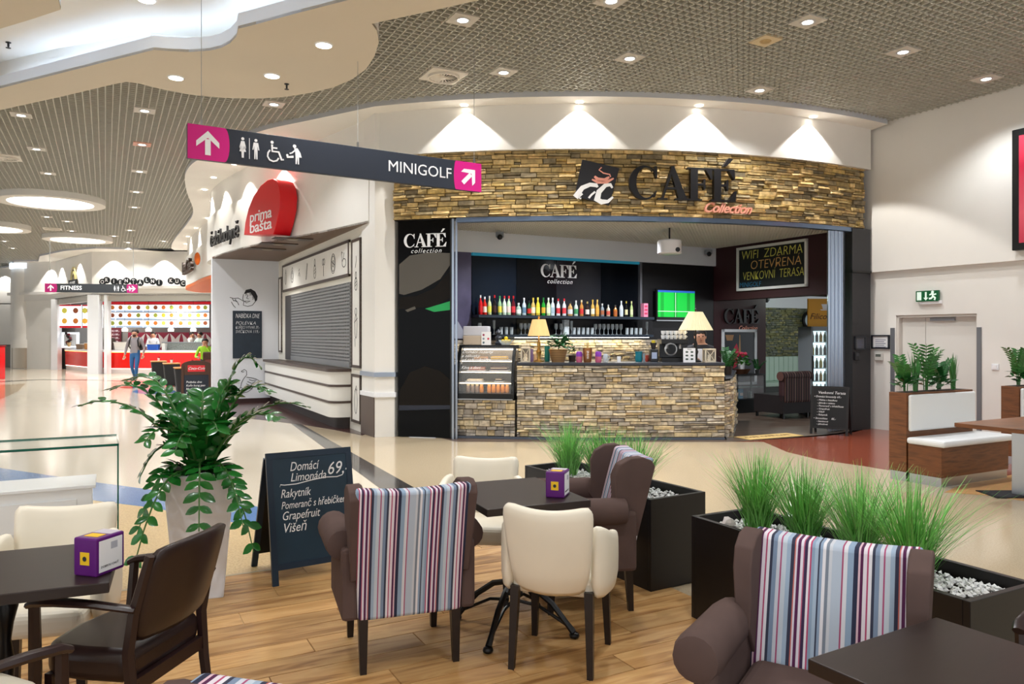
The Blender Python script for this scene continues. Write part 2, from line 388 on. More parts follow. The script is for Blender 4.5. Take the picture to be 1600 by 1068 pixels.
def vent(px, py, label, s):
    p = G(px, py, ZC); t = thing('swirl_vent', label, 'vent', p, TH)
    MB().bx(-s/2,s/2,-s/2,s/2,-.015,.02).build('plate', mat('vent_plate', '#e6e0d6', .45), t)
    MB().lathe([(s*.42,-.05),(s*.42,-.015),(s*.36,-.015),(s*.38,-.05),(s*.42,-.05)], 28).build('rim', mat('vent_plate', '#e6e0d6'), t, True)
    MB().lathe([(0,-.02),(s*.36,-.02)], 28).build('duct', plenum, t)
    for k in range(20):
        a = k*math.pi/10; m = MB(); m.M = RZ(a) @ T(s*.21,0,-.03) @ RX(.6); m.bx(-s*.15,s*.15,-.013,.013,-.003,.003); m.build('blade', mat('vent_plate', '#e6e0d6'), t)
    MB().lathe([(0,-.05),(s*.07,-.045),(s*.07,-.02)], 14).build('hub', mat('vent_plate', '#e6e0d6'), t, True)
vent(693, 118, 'round swirl air vent in a white square plate above the cafe', .52)
vent(8, 245, 'swirl air vent plate at the left edge of the grid ceiling', .55)
vent(82, 357, 'swirl air vent plate between the two glowing ceiling discs', .55)
p = G(1196, 63, ZC); t = thing('ceiling_speaker', 'beige square speaker plate without a lamp in the grid ceiling', 'speaker', p, TH)
MB().bx(-.14,.14,-.14,.14,-.012,.02).build('panel', panbeige, t); MB().lathe([(0,-.03),(.05,-.028),(.07,-.012)], 16).build('grille', mat('speaker_tan', '#b79b6c'), t)
for i, (px, py, r, lab) in enumerate([(80,318,1.25,'larger glowing round ceiling disc with a white ring'), (122,376,1.12,'smaller and farther glowing round ceiling disc with a white ring'), (-14,358,1.1,'glowing round ceiling disc cut by the left edge')]):
    p = G(px, py, 5.02); t = thing('ceiling_disc_light', lab, 'ceiling light', p)
    MB().lathe([(r,.2),(r,0),(r*.78,0),(r*.78,.03)], 48, cap=False).build('ring', white, t, True)
    MB().lathe([(0,.03),(r*.78,.03)], 48).build('diffuser', mat('disc_glow', '#fffdf4', emit=4.5), t)
# dropped plaster ceiling with its lit recess
outer_px = [(0,172),(100,150),(180,131),(197,128),(215,130),(255,140),(300,148),(350,153),(400,154),(440,152),(480,146),(520,137),(550,124),(572,108),(585,88),(592,66),(589,48),(581,37),(660,20),(750,0),(900,-33)]
outer = [G(x, y, ZD) for x, y in outer_px]
outer = [Vector((-13,13.6,0))]+outer+[Vector((2.6,5.3,0)), Vector((2.6,-6,0)), Vector((-13,-6,0))]
hole_px = [(-160,178),(0,138),(120,108),(240,78),(262,79.8),(295,81.4),(328,79),(345,75),(360,67),(370,56),(372,45),(400,38),(470,19),(545,0),(700,-40),(820,-90),
           (600,-170),(300,-110),(150,-60),(88,-20),(91,0),(95,15),(50,30),(0,45),(-160,92)]
hole = [G(x, y, ZD) for x, y in hole_px]
def plate_with_hole(o, h, z):
    from mathutils.geometry import tessellate_polygon
    A_ = [Vector((p[0],p[1],z)) for p in o]; B_ = [Vector((p[0],p[1],z)) for p in h]; tr = tessellate_polygon([A_, B_])
    me = bpy.data.meshes.new('plaster'); me.from_pydata([tuple(p) for p in A_+B_], [], [tuple(t) for t in tr])
    bm = bmesh.new(); bm.from_mesh(me); bmesh.ops.recalc_face_normals(bm, faces=bm.faces); bm.to_mesh(me); bm.free(); me.update(); return me
me = plate_with_hole(outer, hole, ZD); me.materials.append(beige)
drop = bpy.data.objects.new('ceiling_plaster', me); C.objects.link(drop); struct(drop)
sol = drop.modifiers.new('s', 'SOLIDIFY'); sol.thickness = .03; sol.offset = 1
if me.polygons[0].normal.z < 0: sol.offset = -1
MB().strip(outer+[outer[0]], ZD, ZC+.3).build('plaster_edge', white, drop, True)
MB().strip(hole+[hole[0]], ZD, ZD+.16).build('recess_upstand', mat('upstand_white', '#e8eef8', .5), drop, True, ang=50)
hc = sum(hole, Vector())/len(hole)
big = [h+(h-hc).normalized()*.55 for h in hole]
MB().prism([(p.x,p.y) for p in big], ZD+.38, ZD+.41).build('recess_ceiling', white, drop)
MB().strip(big+[big[0]], ZD+.03, ZD+.4).build('recess_side', white, drop)
led = mat('cove_led', (.62,.78,1,1), emit=7)
far_edge = [Vector((h.x, h.y))for h in hole[:16]]
le = [(p.x, p.y, ZD+.1) for p in offset(far_edge, .1)]
near_e = [Vector((h.x, h.y)) for h in hole[17:]]
MB().tube(le, .02, 5).build('cove_led_strip', led, drop)
MB().tube([(p.x, p.y, ZD+.1) for p in offset(near_e, .1)], .02, 5).build('cove_led_strip', led, drop)
for i, (x, y) in enumerate(plaster_spots+[(229,-1)]):
    p = G(x, y, ZD if i < 3 else ZD+.38); t = thing('recessed_downlight', 'round recessed downlight in the beige plaster ceiling, '+['left one','right, largest one','middle one','in the raised recess'][i], 'downlight', p)
    MB().lathe([(.085,-.012),(.1,0)], 20, cap=False).build('ring', whiteg, t); MB().lathe([(0,-.01),(.083,-.012)], 20).build('lens', lampm, t)
for x, y, z, lab in ((448,131,ZD,'small dark sprinkler head under the beige plaster ceiling'), (13,66,ZD+.38,'small dark sprinkler head in the raised recess')):
    t = thing('sprinkler_head', lab, 'sprinkler', G(x,y,z))
    MB().lathe([(.03,0),(.03,-.008),(.012,-.012),(.012,-.05),(.004,-.06)], 12).build('body', dark, t); MB().lathe([(0,-.07),(.028,-.07),(.028,-.066),(0,-.066)], 12).build('deflector', dark, t)
# ---------------------------------------------------------------- walls and soffits
sof = struct(MB().build('ceiling_soffit', white)) if False else None
soff_poly = [(p.x,p.y) for p in lip]+[(p.x,p.y) for p in reversed(arc(R0-.05, -2.0, 6.05, 30))]+[(p.x,p.y) for p in reversed(wupp)]
m = MB(); n1 = len(lip)
inner = []
wall_in = wupp[:-1]+arc(R0-.02, -2.1, 6.1, 36)
def resample(P, n):
    L = [0]
    for i in range(1, len(P)): L.append(L[-1]+(Vector(P[i][:2])-Vector(P[i-1][:2])).length)
    out = []
    for k in range(n):
        s = L[-1]*k/(n-1); i = 0
        while i < len(L)-2 and L[i+1] < s: i += 1
        t = (s-L[i])/max(1e-6, L[i+1]-L[i]); out.append(Vector(P[i][:2]).lerp(Vector(P[i+1][:2]), t))
    return out
A = resample(lip, 120); B = resample(wall_in, 120)
m.add([(p.x,p.y,5.10) for p in A]+[(p.x,p.y,5.10) for p in B], [(i,i+1,120+i+1,120+i) for i in range(119)])
soffit = struct(m.build('ceiling_soffit', white, smooth=False))
MB().strip(A, 5.10, ZC+.02).build('soffit_lip', lipm, soffit, True)
wall_cafe = struct(MB().strip(arc(R0, -2.15, 6.05, 40), 4.42, 5.12, -.1).build('wall_cafe', white, smooth=True))
wall_shops = struct(MB().strip(wupp, 4.40, 5.12, -.1).build('wall_shops', white, smooth=True, ang=60))
bandw = MB(); bandw.strip(band, 3.41, 4.45, .25); bandw.build('fascia', white, wall_shops, True, ang=50)
wr = struct(MB().strip([wr0+V*.62, wr1], 2.68, ZC+.2, .15).build('wall_right', white))
def tL(px, py=600):                                  # length along the lower right wall, from wl0 toward the camera
    q = onw(px, py, wl0, -V); return (q-wl0).dot(-V)
d0, d1 = tL(1400), tL(1526); dz = onw(1460, 491, wl0, -V).z
m = MB(); m.M = WF(wl0, -V)
m.bx(-.5, d0, 0, 2.7, -.15, 0); m.bx(d1, 22, 0, 2.7, -.15, 0); m.bx(d0, d1, dz, 2.7, -.15, 0)
struct(m.build('wall_lower', white))
m = MB(); m.M = WF(wl0, -V)
m.bx(.2, d0-.06, 0, .09, 0, .012); m.bx(d1+.06, 22, 0, .09, 0, .012); struct(m.build('baseboard_right', dark))
# double service door in its recess
door = struct(bpy.data.objects.new('door_1', None)); C.objects.link(door); door.matrix_world = WF(wl0, -V)
dm = mat('door_paint', '#dcdad4', .45)
dmid = d0+(d1-d0)*.34
MB().bx(d0+.04, dmid-.004, .005, dz-.04, -.14, -.1).build('door_leaf', dm, door, bevel=.003)
MB().bx(dmid+.004, d1-.02, .005, dz-.04, -.14, -.1).build('door_leaf', dm, door, bevel=.003)
m = MB(); m.bx(d0,d0+.04,0,dz,-.15,-.02); m.bx(d1-.02,d1,0,dz,-.15,-.02); m.bx(d0,d1,dz-.04,dz,-.15,-.02); m.build('door_frame', mat('frame_paint', '#cfcac2'), door)
MB().bx(dmid+.1, dmid+.5, dz-.1, dz-.05, -.1, -.06).build('door_closer', mat('closer_grey', '#8b8f94', .4), door)
MB().bx(dmid+.04, dmid+.07, 1.0, 1.15, -.1, -.07).build('door_handle', steel, door)
gz1, gz2 = onw(1397,512,wl0,-V).z, onw(1528,511,wl0,-V).z
for a, b in ((d0-.09, d0-.02), (d1+.01, d1+.075)):
    m = MB(); m.M = WF(wl0, -V); m.bx(a, b, .02, gz1 if a < d0 else gz2, 0, .02); struct(m.build('trim_1' if a < d0 else 'trim_2', mat('guard_grey', '#7d7f84', .35, metal=.4)))
# pillar between the shops
p0 = Vector((-2.16,11.99)); pil = [(p0.x,p0.y), (-1.86,12.06), (-1.7,12.6), (-2.3,12.95), (-2.47,12.52)]
pillar = struct(MB().prism(pil, 0, 5.1).build('wall_pillar', white))
big2 = [(x+(x+2.1)*.09, y+(y-12.4)*.09) for x, y in pil]
MB().prism(big2, .95, 1.02).build('band', alu, pillar); MB().prism(big2, .63, .70).build('band', mat('band_white', '#eef0f4', .4), pillar)
m = MB(); pl = [Vector((-2.165,11.985)), Vector((-2.475,12.515))]; m.strip([pl[1], pl[0]], 0, .63, -.012); m.build('kick_panel', mat('kick_brown', '#5d5049', .5), pillar)
# far hall front
m = MB(); m.strip(far_path, 3.25, 5.3, .2); wf = struct(m.build('wall_far', white))
m = MB(); m.strip([Vector((-40,40)), Vector((-24.5,40)), Vector((-24.5,37.2)), Vector((-21.9,36.3))], 0, 3.3, .2); struct(m.build('wall_far_lower', white))
MB().strip([Vector((-24.6,37.1)), Vector((-21.7,35.9)), Vector((-17.65,31.75)), Vector((-11.5,31.35))], 3.55, 3.68, .25).build('ledge', white, wf)
fl = [G(x, y, 5.1) for x, y in ((330,397),(215,390),(150,388),(100,392),(62,400),(60,408),(22,408),(20,416),(-60,428))]
m = MB(); inn = [Vector((-11.5,31.5)), Vector((-15,31.75)), Vector((-17.6,31.9)), Vector((-20,34.3)), Vector((-21.6,36)), Vector((-23,36.6)), Vector((-24.5,37.2)), Vector((-24.5,40)), Vector((-40,40))]
m.add([(p.x,p.y,5.1) for p in fl]+[(p.x,p.y,5.1) for p in inn], [(i,i+1,10+i,9+i) for i in range(8)]); m.build('far_soffit', white, wf)
m = MB(); m.strip(fl, 5.1, 5.19); m.build('far_soffit_lip', lipm, wf)
c = G(41, 575); m = MB(); m.lathe([(.56,0),(.56,5.1)], 32, c.x, c.y)
col = struct(m.build('wall_column', white, smooth=True)); MB().lathe([(.6,.02),(.6,1.0)], 32, c.x, c.y).build('column_guard', mat('guard_tan', '#a39684', .3, metal=.5), col, True)
MB().lathe([(.62,1.0),(.62,1.4)], 32, c.x, c.y).build('column_collar', white, col, True)
MB().lathe([(.7,4.85),(.7,5.1)], 32, c.x, c.y).build('column_head', mat('painted_cove_light', '#dfeeff', emit=1.0), col, True)  # no lamp: bluish cove light on the column top, put in as emission
# wall-washing lamps in the soffits
for x, y in [(725,163),(906,157),(1090,166),(1256,187)]:
    p = G(x, y, 5.1); d = (Vector((1.0,21.2,0))-Vector((p.x,p.y,0))).normalized(); q = Vector((1.0,21.2,0))-d*(R0+.2)
    spot('wall_wash_lamp', (q.x,q.y,5.06), 120, 1.85, .15, (1,.97,.92), .02)
    t = thing('soffit_downlight', 'round downlight in the curved soffit above the stone front, '+{725:'leftmost',906:'above the cup logo',1090:'above the big lettering',1256:'rightmost'}[x], 'downlight', (q.x,q.y,5.098))
    MB().lathe([(.06,-.008),(.075,0)], 16, cap=False).build('ring', whiteg, t); MB().lathe([(0,-.006),(.058,-.008)], 16).build('lens', lampm, t)
mids = resample([a.lerp(b, .62) for a, b in zip(A, B)], 40)
for kk, k in enumerate((3,6,9,12,14,16,18,20,22,24.5)):
    p = mids[int(k)]; spot('shop_wash_lamp', (p.x,p.y,5.06), 75, 1.6, .15, (1,.96,.9), .02)
    t = thing('soffit_downlight', f'round downlight in the winding shop soffit, {ordn(9-kk)} counted from the stone front', 'downlight', (p.x,p.y,5.098), 0, 'soffit downlights over the shops')
    MB().lathe([(.06,-.008),(.075,0)], 16, cap=False).build('ring', whiteg, t); MB().lathe([(0,-.006),(.058,-.008)], 16).build('lens', lampm, t)
for x in (80,97,125,178,257,310,8):
    for (a, b) in zip(far_path[:-1], far_path[1:]):
        d = (b-a).normalized(); q = onw(x, 405, a, d); s = (Vector((q.x,q.y))-a).dot(d)
        if 0 <= s <= (b-a).length:
            n = Vector((d.y,-d.x)); spot('far_wash_lamp', (q.x+n.x*.35,q.y+n.y*.35,5.05), 130, 1.6, .15, (1,.96,.9), .03); break
# ================================================================ CAFE
def stonemat(name, cols, dk=.75):
    m = bpy.data.materials.new(name); m.use_nodes = True; nt = m.node_tree; b = nt.nodes['Principled BSDF']
    b.inputs['Roughness'].default_value = .75; b.inputs['Specular IOR Level'].default_value = .3
    oi = nt.nodes.new('ShaderNodeObjectInfo'); ge = nt.nodes.new('ShaderNodeNewGeometry')
    a = nt.nodes.new('ShaderNodeMath'); a.operation = 'ADD'; f = nt.nodes.new('ShaderNodeMath'); f.operation = 'FRACT'
    nt.links.new(oi.outputs['Random'], a.inputs[0]); nt.links.new(ge.outputs['Random Per Island'], a.inputs[1]); nt.links.new(a.outputs[0], f.inputs[0])
    cr = nt.nodes.new('ShaderNodeValToRGB'); cr.color_ramp.interpolation = 'CONSTANT'; e = cr.color_ramp.elements
    e[0].color = lin(cols[0]); e[1].position = 1/len(cols); e[1].color = lin(cols[1])
    for i, c in enumerate(cols[2:]): k = e.new((i+2)/len(cols)); k.color = lin(c)
    nt.links.new(f.outputs[0], cr.inputs[0])
    tc = nt.nodes.new('ShaderNodeTexCoord'); n = nt.nodes.new('ShaderNodeTexNoise'); n.inputs['Scale'].default_value = 14; n.inputs['Detail'].default_value = 6
    mp = nt.nodes.new('ShaderNodeVectorMath'); mp.operation = 'ADD'; nt.links.new(ge.outputs['Position'], mp.inputs[0])
    nt.links.new(mp.outputs[0], n.inputs['Vector'])
    mr = nt.nodes.new('ShaderNodeMapRange'); mr.inputs[1].default_value = .3; mr.inputs[2].default_value = .7; mr.inputs[3].default_value = .62; mr.inputs[4].default_value = 1.25
    nt.links.new(n.outputs['Fac'], mr.inputs[0])
    hs = nt.nodes.new('ShaderNodeHueSaturation'); nt.links.new(cr.outputs[0], hs.inputs['Color']); nt.links.new(mr.outputs[0], hs.inputs['Value'])
    nt.links.new(hs.outputs[0], b.inputs['Base Color'])
    bp = nt.nodes.new('ShaderNodeBump'); bp.inputs['Strength'].default_value = .6; bp.inputs['Distance'].default_value = .015
    nt.links.new(n.outputs['Fac'], bp.inputs['Height']); nt.links.new(bp.outputs[0], b.inputs['Normal'])
    return m
stone_a = stonemat('fascia_stone', ['#bda06a','#d0b27a','#978259','#b29a68','#dcbd84','#84765c','#a2916e','#c8aa6a'])
stone_b = stonemat('counter_stone', ['#cbbda6','#d8c6a2','#b0a596','#bfb19a','#e0cca4','#9c948a','#b5aca0','#d2bc92','#cbbca4'])
stone_c = stonemat('green_stone', ['#7f8268','#8f8f70','#6d7361','#a09a6c','#777b70','#8a8a5e'])
mortar = mat('mortar_dark', '#241f19', .95)
STV = []
for k in range(14):                                # stone shapes: back face in the wall, rough face in front (-y)
    j = lambda a: random.uniform(-a, a)
    bk = [(-.5,0,-.5),(.5,0,-.5),(.5,0,.5),(-.5,0,.5)]
    md = [(x*.99+j(.012), -.75+j(.12), z*.96+j(.05)) for x, y, z in bk]
    fr = [(x*.94+j(.03), -1+j(.2), z*.78+j(.07)) for x, y, z in bk]
    STV.append((bk+md+fr, [(8,9,10,11)]+[(a,(a+1)%4,4+(a+1)%4,4+a) for a in range(4)]+[(4+a,4+(a+1)%4,8+(a+1)%4,8+a) for a in range(4)]))
def stone_wall(parent, frame, s0, s1, z0, z1, m, big=300, hmin=.038, hmax=.085, wmin=.1, wmax=.36, depth=.045, skip=None):
    mes = [MB().add(*v).mesh('stone', m) for v in STV]; L = []
    z = z0
    while z < z1-.012:
        h = min(random.uniform(hmin, hmax), z1-z)
        if z1-z-h < hmin*.6: h = z1-z
        s = s0+random.uniform(-.15, 0)
        while s < s1:
            ww = random.uniform(wmin, wmax); a = max(s, s0); b = min(s+ww, s1)
            if s1-b < .05: b = s1
            if b-a > .03:
                if h > .055 and random.random() < .5:       # split into two thin courses
                    c = h*random.uniform(.4, .6); L.append((a, b, z, z+c)); L.append((a, b, z+c, z+h))
                else: L.append((a, b, z, z+h))
            s = b if b == s1 else s+ww
            if b == s1: break
        z += h
    if skip: L = [q for q in L if not skip(q)]
    L.sort(key=lambda q: -(q[1]-q[0])*(q[3]-q[2])); mb = MB()
    for i, (a, b, c, d) in enumerate(L):
        p, ang = frame((a+b)/2); dep = depth*random.uniform(.4, 1.5); g = .005
        M = T(p.x, p.y, (c+d)/2) @ RZ(ang) @ RY(random.uniform(-.02,.02)) @ Matrix.Diagonal((b-a-g, dep, d-c-g, 1)); k = random.randrange(len(STV))
        if i < big:
            o = bpy.data.objects.new('stone', mes[k]); C.objects.link(o); o.parent = parent; o.matrix_local = M
        else: mb.M = M; mb.add(*STV[k])
    if mb.v: stuff(mb.build('small_stones', m, parent))
class Path:
    def __init__(s, P):
        s.P = [Vector(p[:2]) for p in P]; s.L = [0]
        for i in range(1, len(P)): s.L.append(s.L[-1]+(s.P[i]-s.P[i-1]).length)
    def __call__(s, t):
        i = 0
        while i < len(s.L)-2 and s.L[i+1] < t: i += 1
        k = (t-s.L[i])/(s.L[i+1]-s.L[i]); d = (s.P[i+1]-s.P[i]).normalized()
        return s.P[i]+(s.P[i+1]-s.P[i])*k, math.atan2(d.y, d.x)
    def at_px(s, px):
        best = None
        for k in range(801):
            t = s.L[-1]*k/800; p, a = s(t); e = abs(CX+p.x/p.y*F-px)
            if best is None or e < best[0]: best = (e, t)
        return best[1]
    def bend(s, o, t0, z0, out=0):
        """wrap a flat mesh (x along, y up, z out) around the path"""
        for v in o.data.vertices:
            x, y, z = v.co; p, a = s(min(max(t0+x, 0), s.L[-1])); n = Vector((math.sin(a), -math.cos(a)))
            ex = t0+x-min(max(t0+x, 0), s.L[-1]); q = p+n*(z+out)+Vector((math.cos(a), math.sin(a)))*ex
            v.co = (q.x, q.y, z0+y)
fas = Path(arc(R0, -1.86, 5.97, 60))
wall_fascia = struct(MB().strip(arc(R0-.01, -1.86, 5.97, 60), 3.41, 4.42, .25).build('wall_fascia', mortar, smooth=True))
stone_wall(wall_fascia, fas, 0, fas.L[-1], 3.42, 4.42, stone_a)
# rails of the front
rail = mat('rail_blue_grey', '#6d7f9a', .3, metal=.6)
MB().strip(arc(R0+.02, -.86, 5.75, 50), 3.35, 3.42, .12).build('head_rail', rail, wall_fascia, True)
pr = fas(fas.at_px(711))[0]
m = MB(); m.box(pr.x-.025, pr.y-.01, 1.7, .035, .08, 3.4); m.box(pr.x+.025, pr.y+.02, 1.7, .03, .06, 3.4); m.build('side_rail', alu, wall_fascia)
# black poster panel left of the opening
pa, pb = Vector((-1.80,12.03,0)), Vector((-.93,11.83,0)); pd = (pb-pa); PL = pd.length
pan = thing('poster_panel', 'tall glossy black panel with white cafe lettering left of the cafe opening', 'panel', M=WF(pa, pd))
MB().bx(0, PL, .01, 3.40, -.06, 0).build('board', mat('panel_black', '#060607', .15, spec=.12), pan)
MB().bx(PL-.03, PL, .01, 3.4, 0, .012).build('edge_strip', black, pan)
SER = {'C': (.92, [[(.45+.45*math.cos(a), .5+.52*math.sin(a)) for a in [math.radians(d) for d in range(48,313,12)]]+[(.51+.30*math.cos(a), .5+.46*math.sin(a)) for a in [math.radians(d) for d in range(312,47,-12)]],
                   [(.78,1.0),(.84,1.0),(.85,.64),(.81,.64),(.74,.82)], [(.84,.26),(.80,.26),(.70,.10),(.78,.08)]]),
       'A': (.98, [[(.40,1.02),(.50,1.02),(.90,.04),(.64,.04),(.42,.80)], [(.42,.98),(.46,.86),(.18,.04),(.11,.04)], [(.24,.32),(.68,.32),(.68,.38),(.24,.38)], [(0,0),(.30,0),(.30,.05),(0,.05)], [(.54,0),(1,0),(1,.05),(.54,.05)]]),
       'F': (.80, [[(.10,.02),(.33,.02),(.33,.98),(.10,.98)], [(0,0),(.46,0),(.46,.05),(0,.05)], [(0,.95),(.78,.95),(.78,1),(0,1)], [(.58,.95),(.78,.97),(.80,.66),(.76,.66)], [(.3,.47),(.56,.47),(.56,.53),(.3,.53)], [(.53,.34),(.57,.34),(.57,.67),(.53,.67),(.47,.5)]]),
       'E': (.90, [[(.10,.02),(.33,.02),(.33,.98),(.10,.98)], [(0,.95),(.78,.95),(.78,1),(0,1)], [(.58,.95),(.78,.97),(.80,.68),(.76,.68)], [(.3,.47),(.56,.47),(.56,.53),(.3,.53)], [(.53,.34),(.57,.34),(.57,.67),(.53,.67),(.47,.5)], [(0,0),(.82,0),(.82,.05),(0,.05)], [(.58,.05),(.80,.03),(.86,.34),(.82,.34)], [(.40,1.08),(.50,1.08),(.74,1.32),(.58,1.34)]])}
def serif(ch, h, ext, x0=0, y0=0, n=1):
    mb = MB()
    for poly in SER[ch][1]:
        P = []
        for i in range(len(poly)):
            a, b = poly[i], poly[(i+1) % len(poly)]; P.append(a)
            if n > 1 and abs(b[0]-a[0]) > .3: P += [(a[0]+(b[0]-a[0])*k/n, a[1]+(b[1]-a[1])*k/n) for k in range(1, n)]
        mb.prism([(x0+p[0]*h, y0+p[1]*h) for p in P], 0, ext)
    return mb
def cafe_word(parent, h, m, cx, y0, z=.002, ext=.004, kern=.02):
    x = 0; W = sum(SER[c][0] for c in 'CAFE')*h*.9+kern*3*h
    for c in 'CAFE':
        o = serif(c, h, ext, cx-W/2+x, y0).build('letter', m, parent); o.location.z = z; x += SER[c][0]*h*.9+kern*h
def chalk_lines(parent, lines, m, M0, dz=.001):
    """lines: (text, x, y, size, shear)"""
    for s, x, y, size, sh in lines:
        text('lettering', s, size, m, parent, M0 @ T(x, y, dz), .0006, sh, 'LEFT', 0, 1, 2)
def pz(Y, py): return H-(py-HY)/F*Y
cafe_word(pan, .21, signwhite, PL*.5, pz(11.95,386)+.0)
text('lettering', 'collection', .1, signwhite, pan, T(PL*.52, pz(11.95,392), .003), .001, .35, space=1.25)
def flat(parent, name, pts, m, z=.003, th=.001):
    return MB().prism(pts, z, z+th).build(name, m, parent)
silver = mat('print_silver', '#5f5b55', .3, spec=.1); pgreen = mat('print_green', '#0f9a4c', .3); pbrown = mat('print_brown', '#1a1612', .25, spec=.1); pnavy = mat('print_navy', '#0a1226', .25)
flat(pan, 'printed_crescent', [(.02,2.72),(.2,2.86),(.5,2.9),(.88,2.88),(.88,2.72),(.7,2.48),(.4,2.32),(.1,2.24),(.02,2.26)], silver)
flat(pan, 'printed_shadow', [(.02,2.2),(.3,2.22),(.6,2.34),(.88,2.62),(.88,2.2),(.6,2.05),(.02,2.02)], pbrown, .0035)
flat(pan, 'printed_leaf', [(.45,2.02),(.88,2.14),(.88,2.0),(.6,1.97)], pgreen, .004)
flat(pan, 'printed_glint', [(.12,2.0),(.28,2.06),(.3,2.02),(.16,1.97)], silver, .004)
flat(pan, 'printed_bowl', [(.02,.72),(.2,1.02),(.45,1.12),(.7,1.05),(.88,.9),(.88,.5),(.02,.5)], pbrown, .003)
flat(pan, 'printed_band', [(.02,.42),(.88,.46),(.88,.52),(.02,.5)], pnavy, .004)
# big lettering and logo on the stone front
lab = thing('cafe_lettering', 'big black serif CAFÉ lettering with pink script on the stone fascia', 'sign')
x = 0; s0 = fas.at_px(979)
for c in 'CAFE':
    o = serif(c, .5, .07, x, 0, 6).build('letter', mat('letter_black', '#120f12', .4), lab); fas.bend(o, s0, 3.655, .105); x += SER[c][0]*.5*.94
salmon = mat('salmon_neon', '#f4a890', .4)
o = text('script_lettering', 'Collection', .21, salmon, lab, None, .02, .45, 'LEFT', .004, .92); fas.bend(o, fas.at_px(1092), 3.555, .13)
lg = thing('logo_board', 'tilted black square logo board with a pink coffee cup and white swirls', 'sign', M=WF((*fas(fas.at_px(931))[0], 3.40+.6), (math.cos(fas(fas.at_px(931))[1]), math.sin(fas(fas.at_px(931))[1]))))
lg.matrix_world = lg.matrix_world @ T(0, 0, .085)
def lpx(px, py): Y = 11.5; return ((px-931)/F*Y, (287-py)/F*Y)
lg.location.z = pz(11.5, 287)
flat(lg, 'board', [lpx(*p) for p in ((896,307),(950,321),(966,263),(908,250))], mat('logo_black', '#1c1b20', .35), 0, .05)
def stroke(parent, name, pts, wd, m, z=.051, th=.004, closed=False):
    P = [Vector(p) for p in pts]; n = len(P); l = []; r = []
    for i in range(n):
        d = (P[min(i+1,n-1)]-P[max(i-1,0)]); d = d.normalized() if d.length else Vector((1,0)); ww = wd[i] if isinstance(wd, (list,tuple)) else wd
        nn = Vector((-d.y, d.x))*ww/2; l.append(P[i]+nn); r.append(P[i]-nn)
    mb = MB()
    for i in range(n-1): mb.prism([tuple(r[i]), tuple(r[i+1]), tuple(l[i+1]), tuple(l[i])], z, z+th)
    return mb.build(name, m, parent)
lw = mat('logo_white', '#f2f0ee', .5)
def sw(ptspx, w): return [lpx(*p) for p in ptspx], w
a, b = sw([(897,309),(908,294),(920,289),(930,290),(932,293)], [.09,.07,.06,.06,.03]); stroke(lg, 'swirl', a, b, lw)
a, b = sw([(908,303),(902,309),(906,311)], .03); stroke(lg, 'swirl', a, b, lw)
a, b = sw([(955,294),(952,289),(944,290),(934,300),(931,312),(938,316),(948,315),(956,308)], [.03,.05,.06,.08,.1,.08,.05,.03]); stroke(lg, 'swirl', a, b, lw)
a, b = sw([(918,310),(922,305),(928,300)], .03); stroke(lg, 'swirl', a, b, lw)
cupm = mat('logo_cup', '#e79a86', .4)
a, b = sw([(923,281),(932,285),(946,285),(957,279)], [.02,.05,.05,.02]); stroke(lg, 'cup_saucer', a, b, cupm)
a, b = sw([(927,276),(932,281),(943,282),(950,277)], [.03,.06,.06,.03]); stroke(lg, 'cup', a, b, cupm)
a, b = sw([(938,262),(934,266),(941,271),(951,273),(952,277)], .018); stroke(lg, 'steam', a, b, cupm)
# ---- interior shell
bp = Vector((1.61,14.58,0)); bl = bp-U*3.2; br = bp+U*2.98        # back wall from left to right corner
sd0 = br; sd1 = br-V*3.35                                         # side wall toward the front
beamw = mat('cafe_beam', '#dfe3e8', .5); cblack = mat('cafe_black_wall', '#151417', .4)
struct(MB().strip([bl, br], 0, 3.6, .15).build('wall_cafe_back', cblack))
m = MB(); m.M = WF(bl, U); m.bx(0, 6.18, 3.05, 3.45, 0, .06); struct(m.build('trim_3', beamw))
mS = MB(); mS.M = WF(sd0, -V); sl = 3.35
zs = 2.33; mS.bx(0, sl, zs, 3.6, -.3, 0)
wall_side = struct(mS.build('wall_cafe_side', maroon))
m = MB(); m.M = WF(br, U); m.bx(-.02, 1.5, 0, 3.2, -.15, 0); struct(m.build('wall_cafe_maroon', maroon))
iw0 = Vector((5.0,18.4,0)); 
m = MB(); m.M = WF(iw0, U); m.bx(-1, 5, 0, 3.4, -.2, 0); wst = struct(m.build('wall_lounge', mortar))
P2 = Path([iw0, iw0+U*5]); stone_wall(wst, P2, 0, 4, .3, 2.3, stone_c, 220, .03, .07, .07, .22, .03)
m = MB(); m.M = WF(iw0, U); m.bx(-1, 5, 2.3, 2.62, 0, .08); struct(m.build('trim_4', beamw))
lwall = struct(MB().strip([Vector((-1.02,12.06,0)), bl], 0, 3.6, .1).build('wall_cafe_left', cblack))
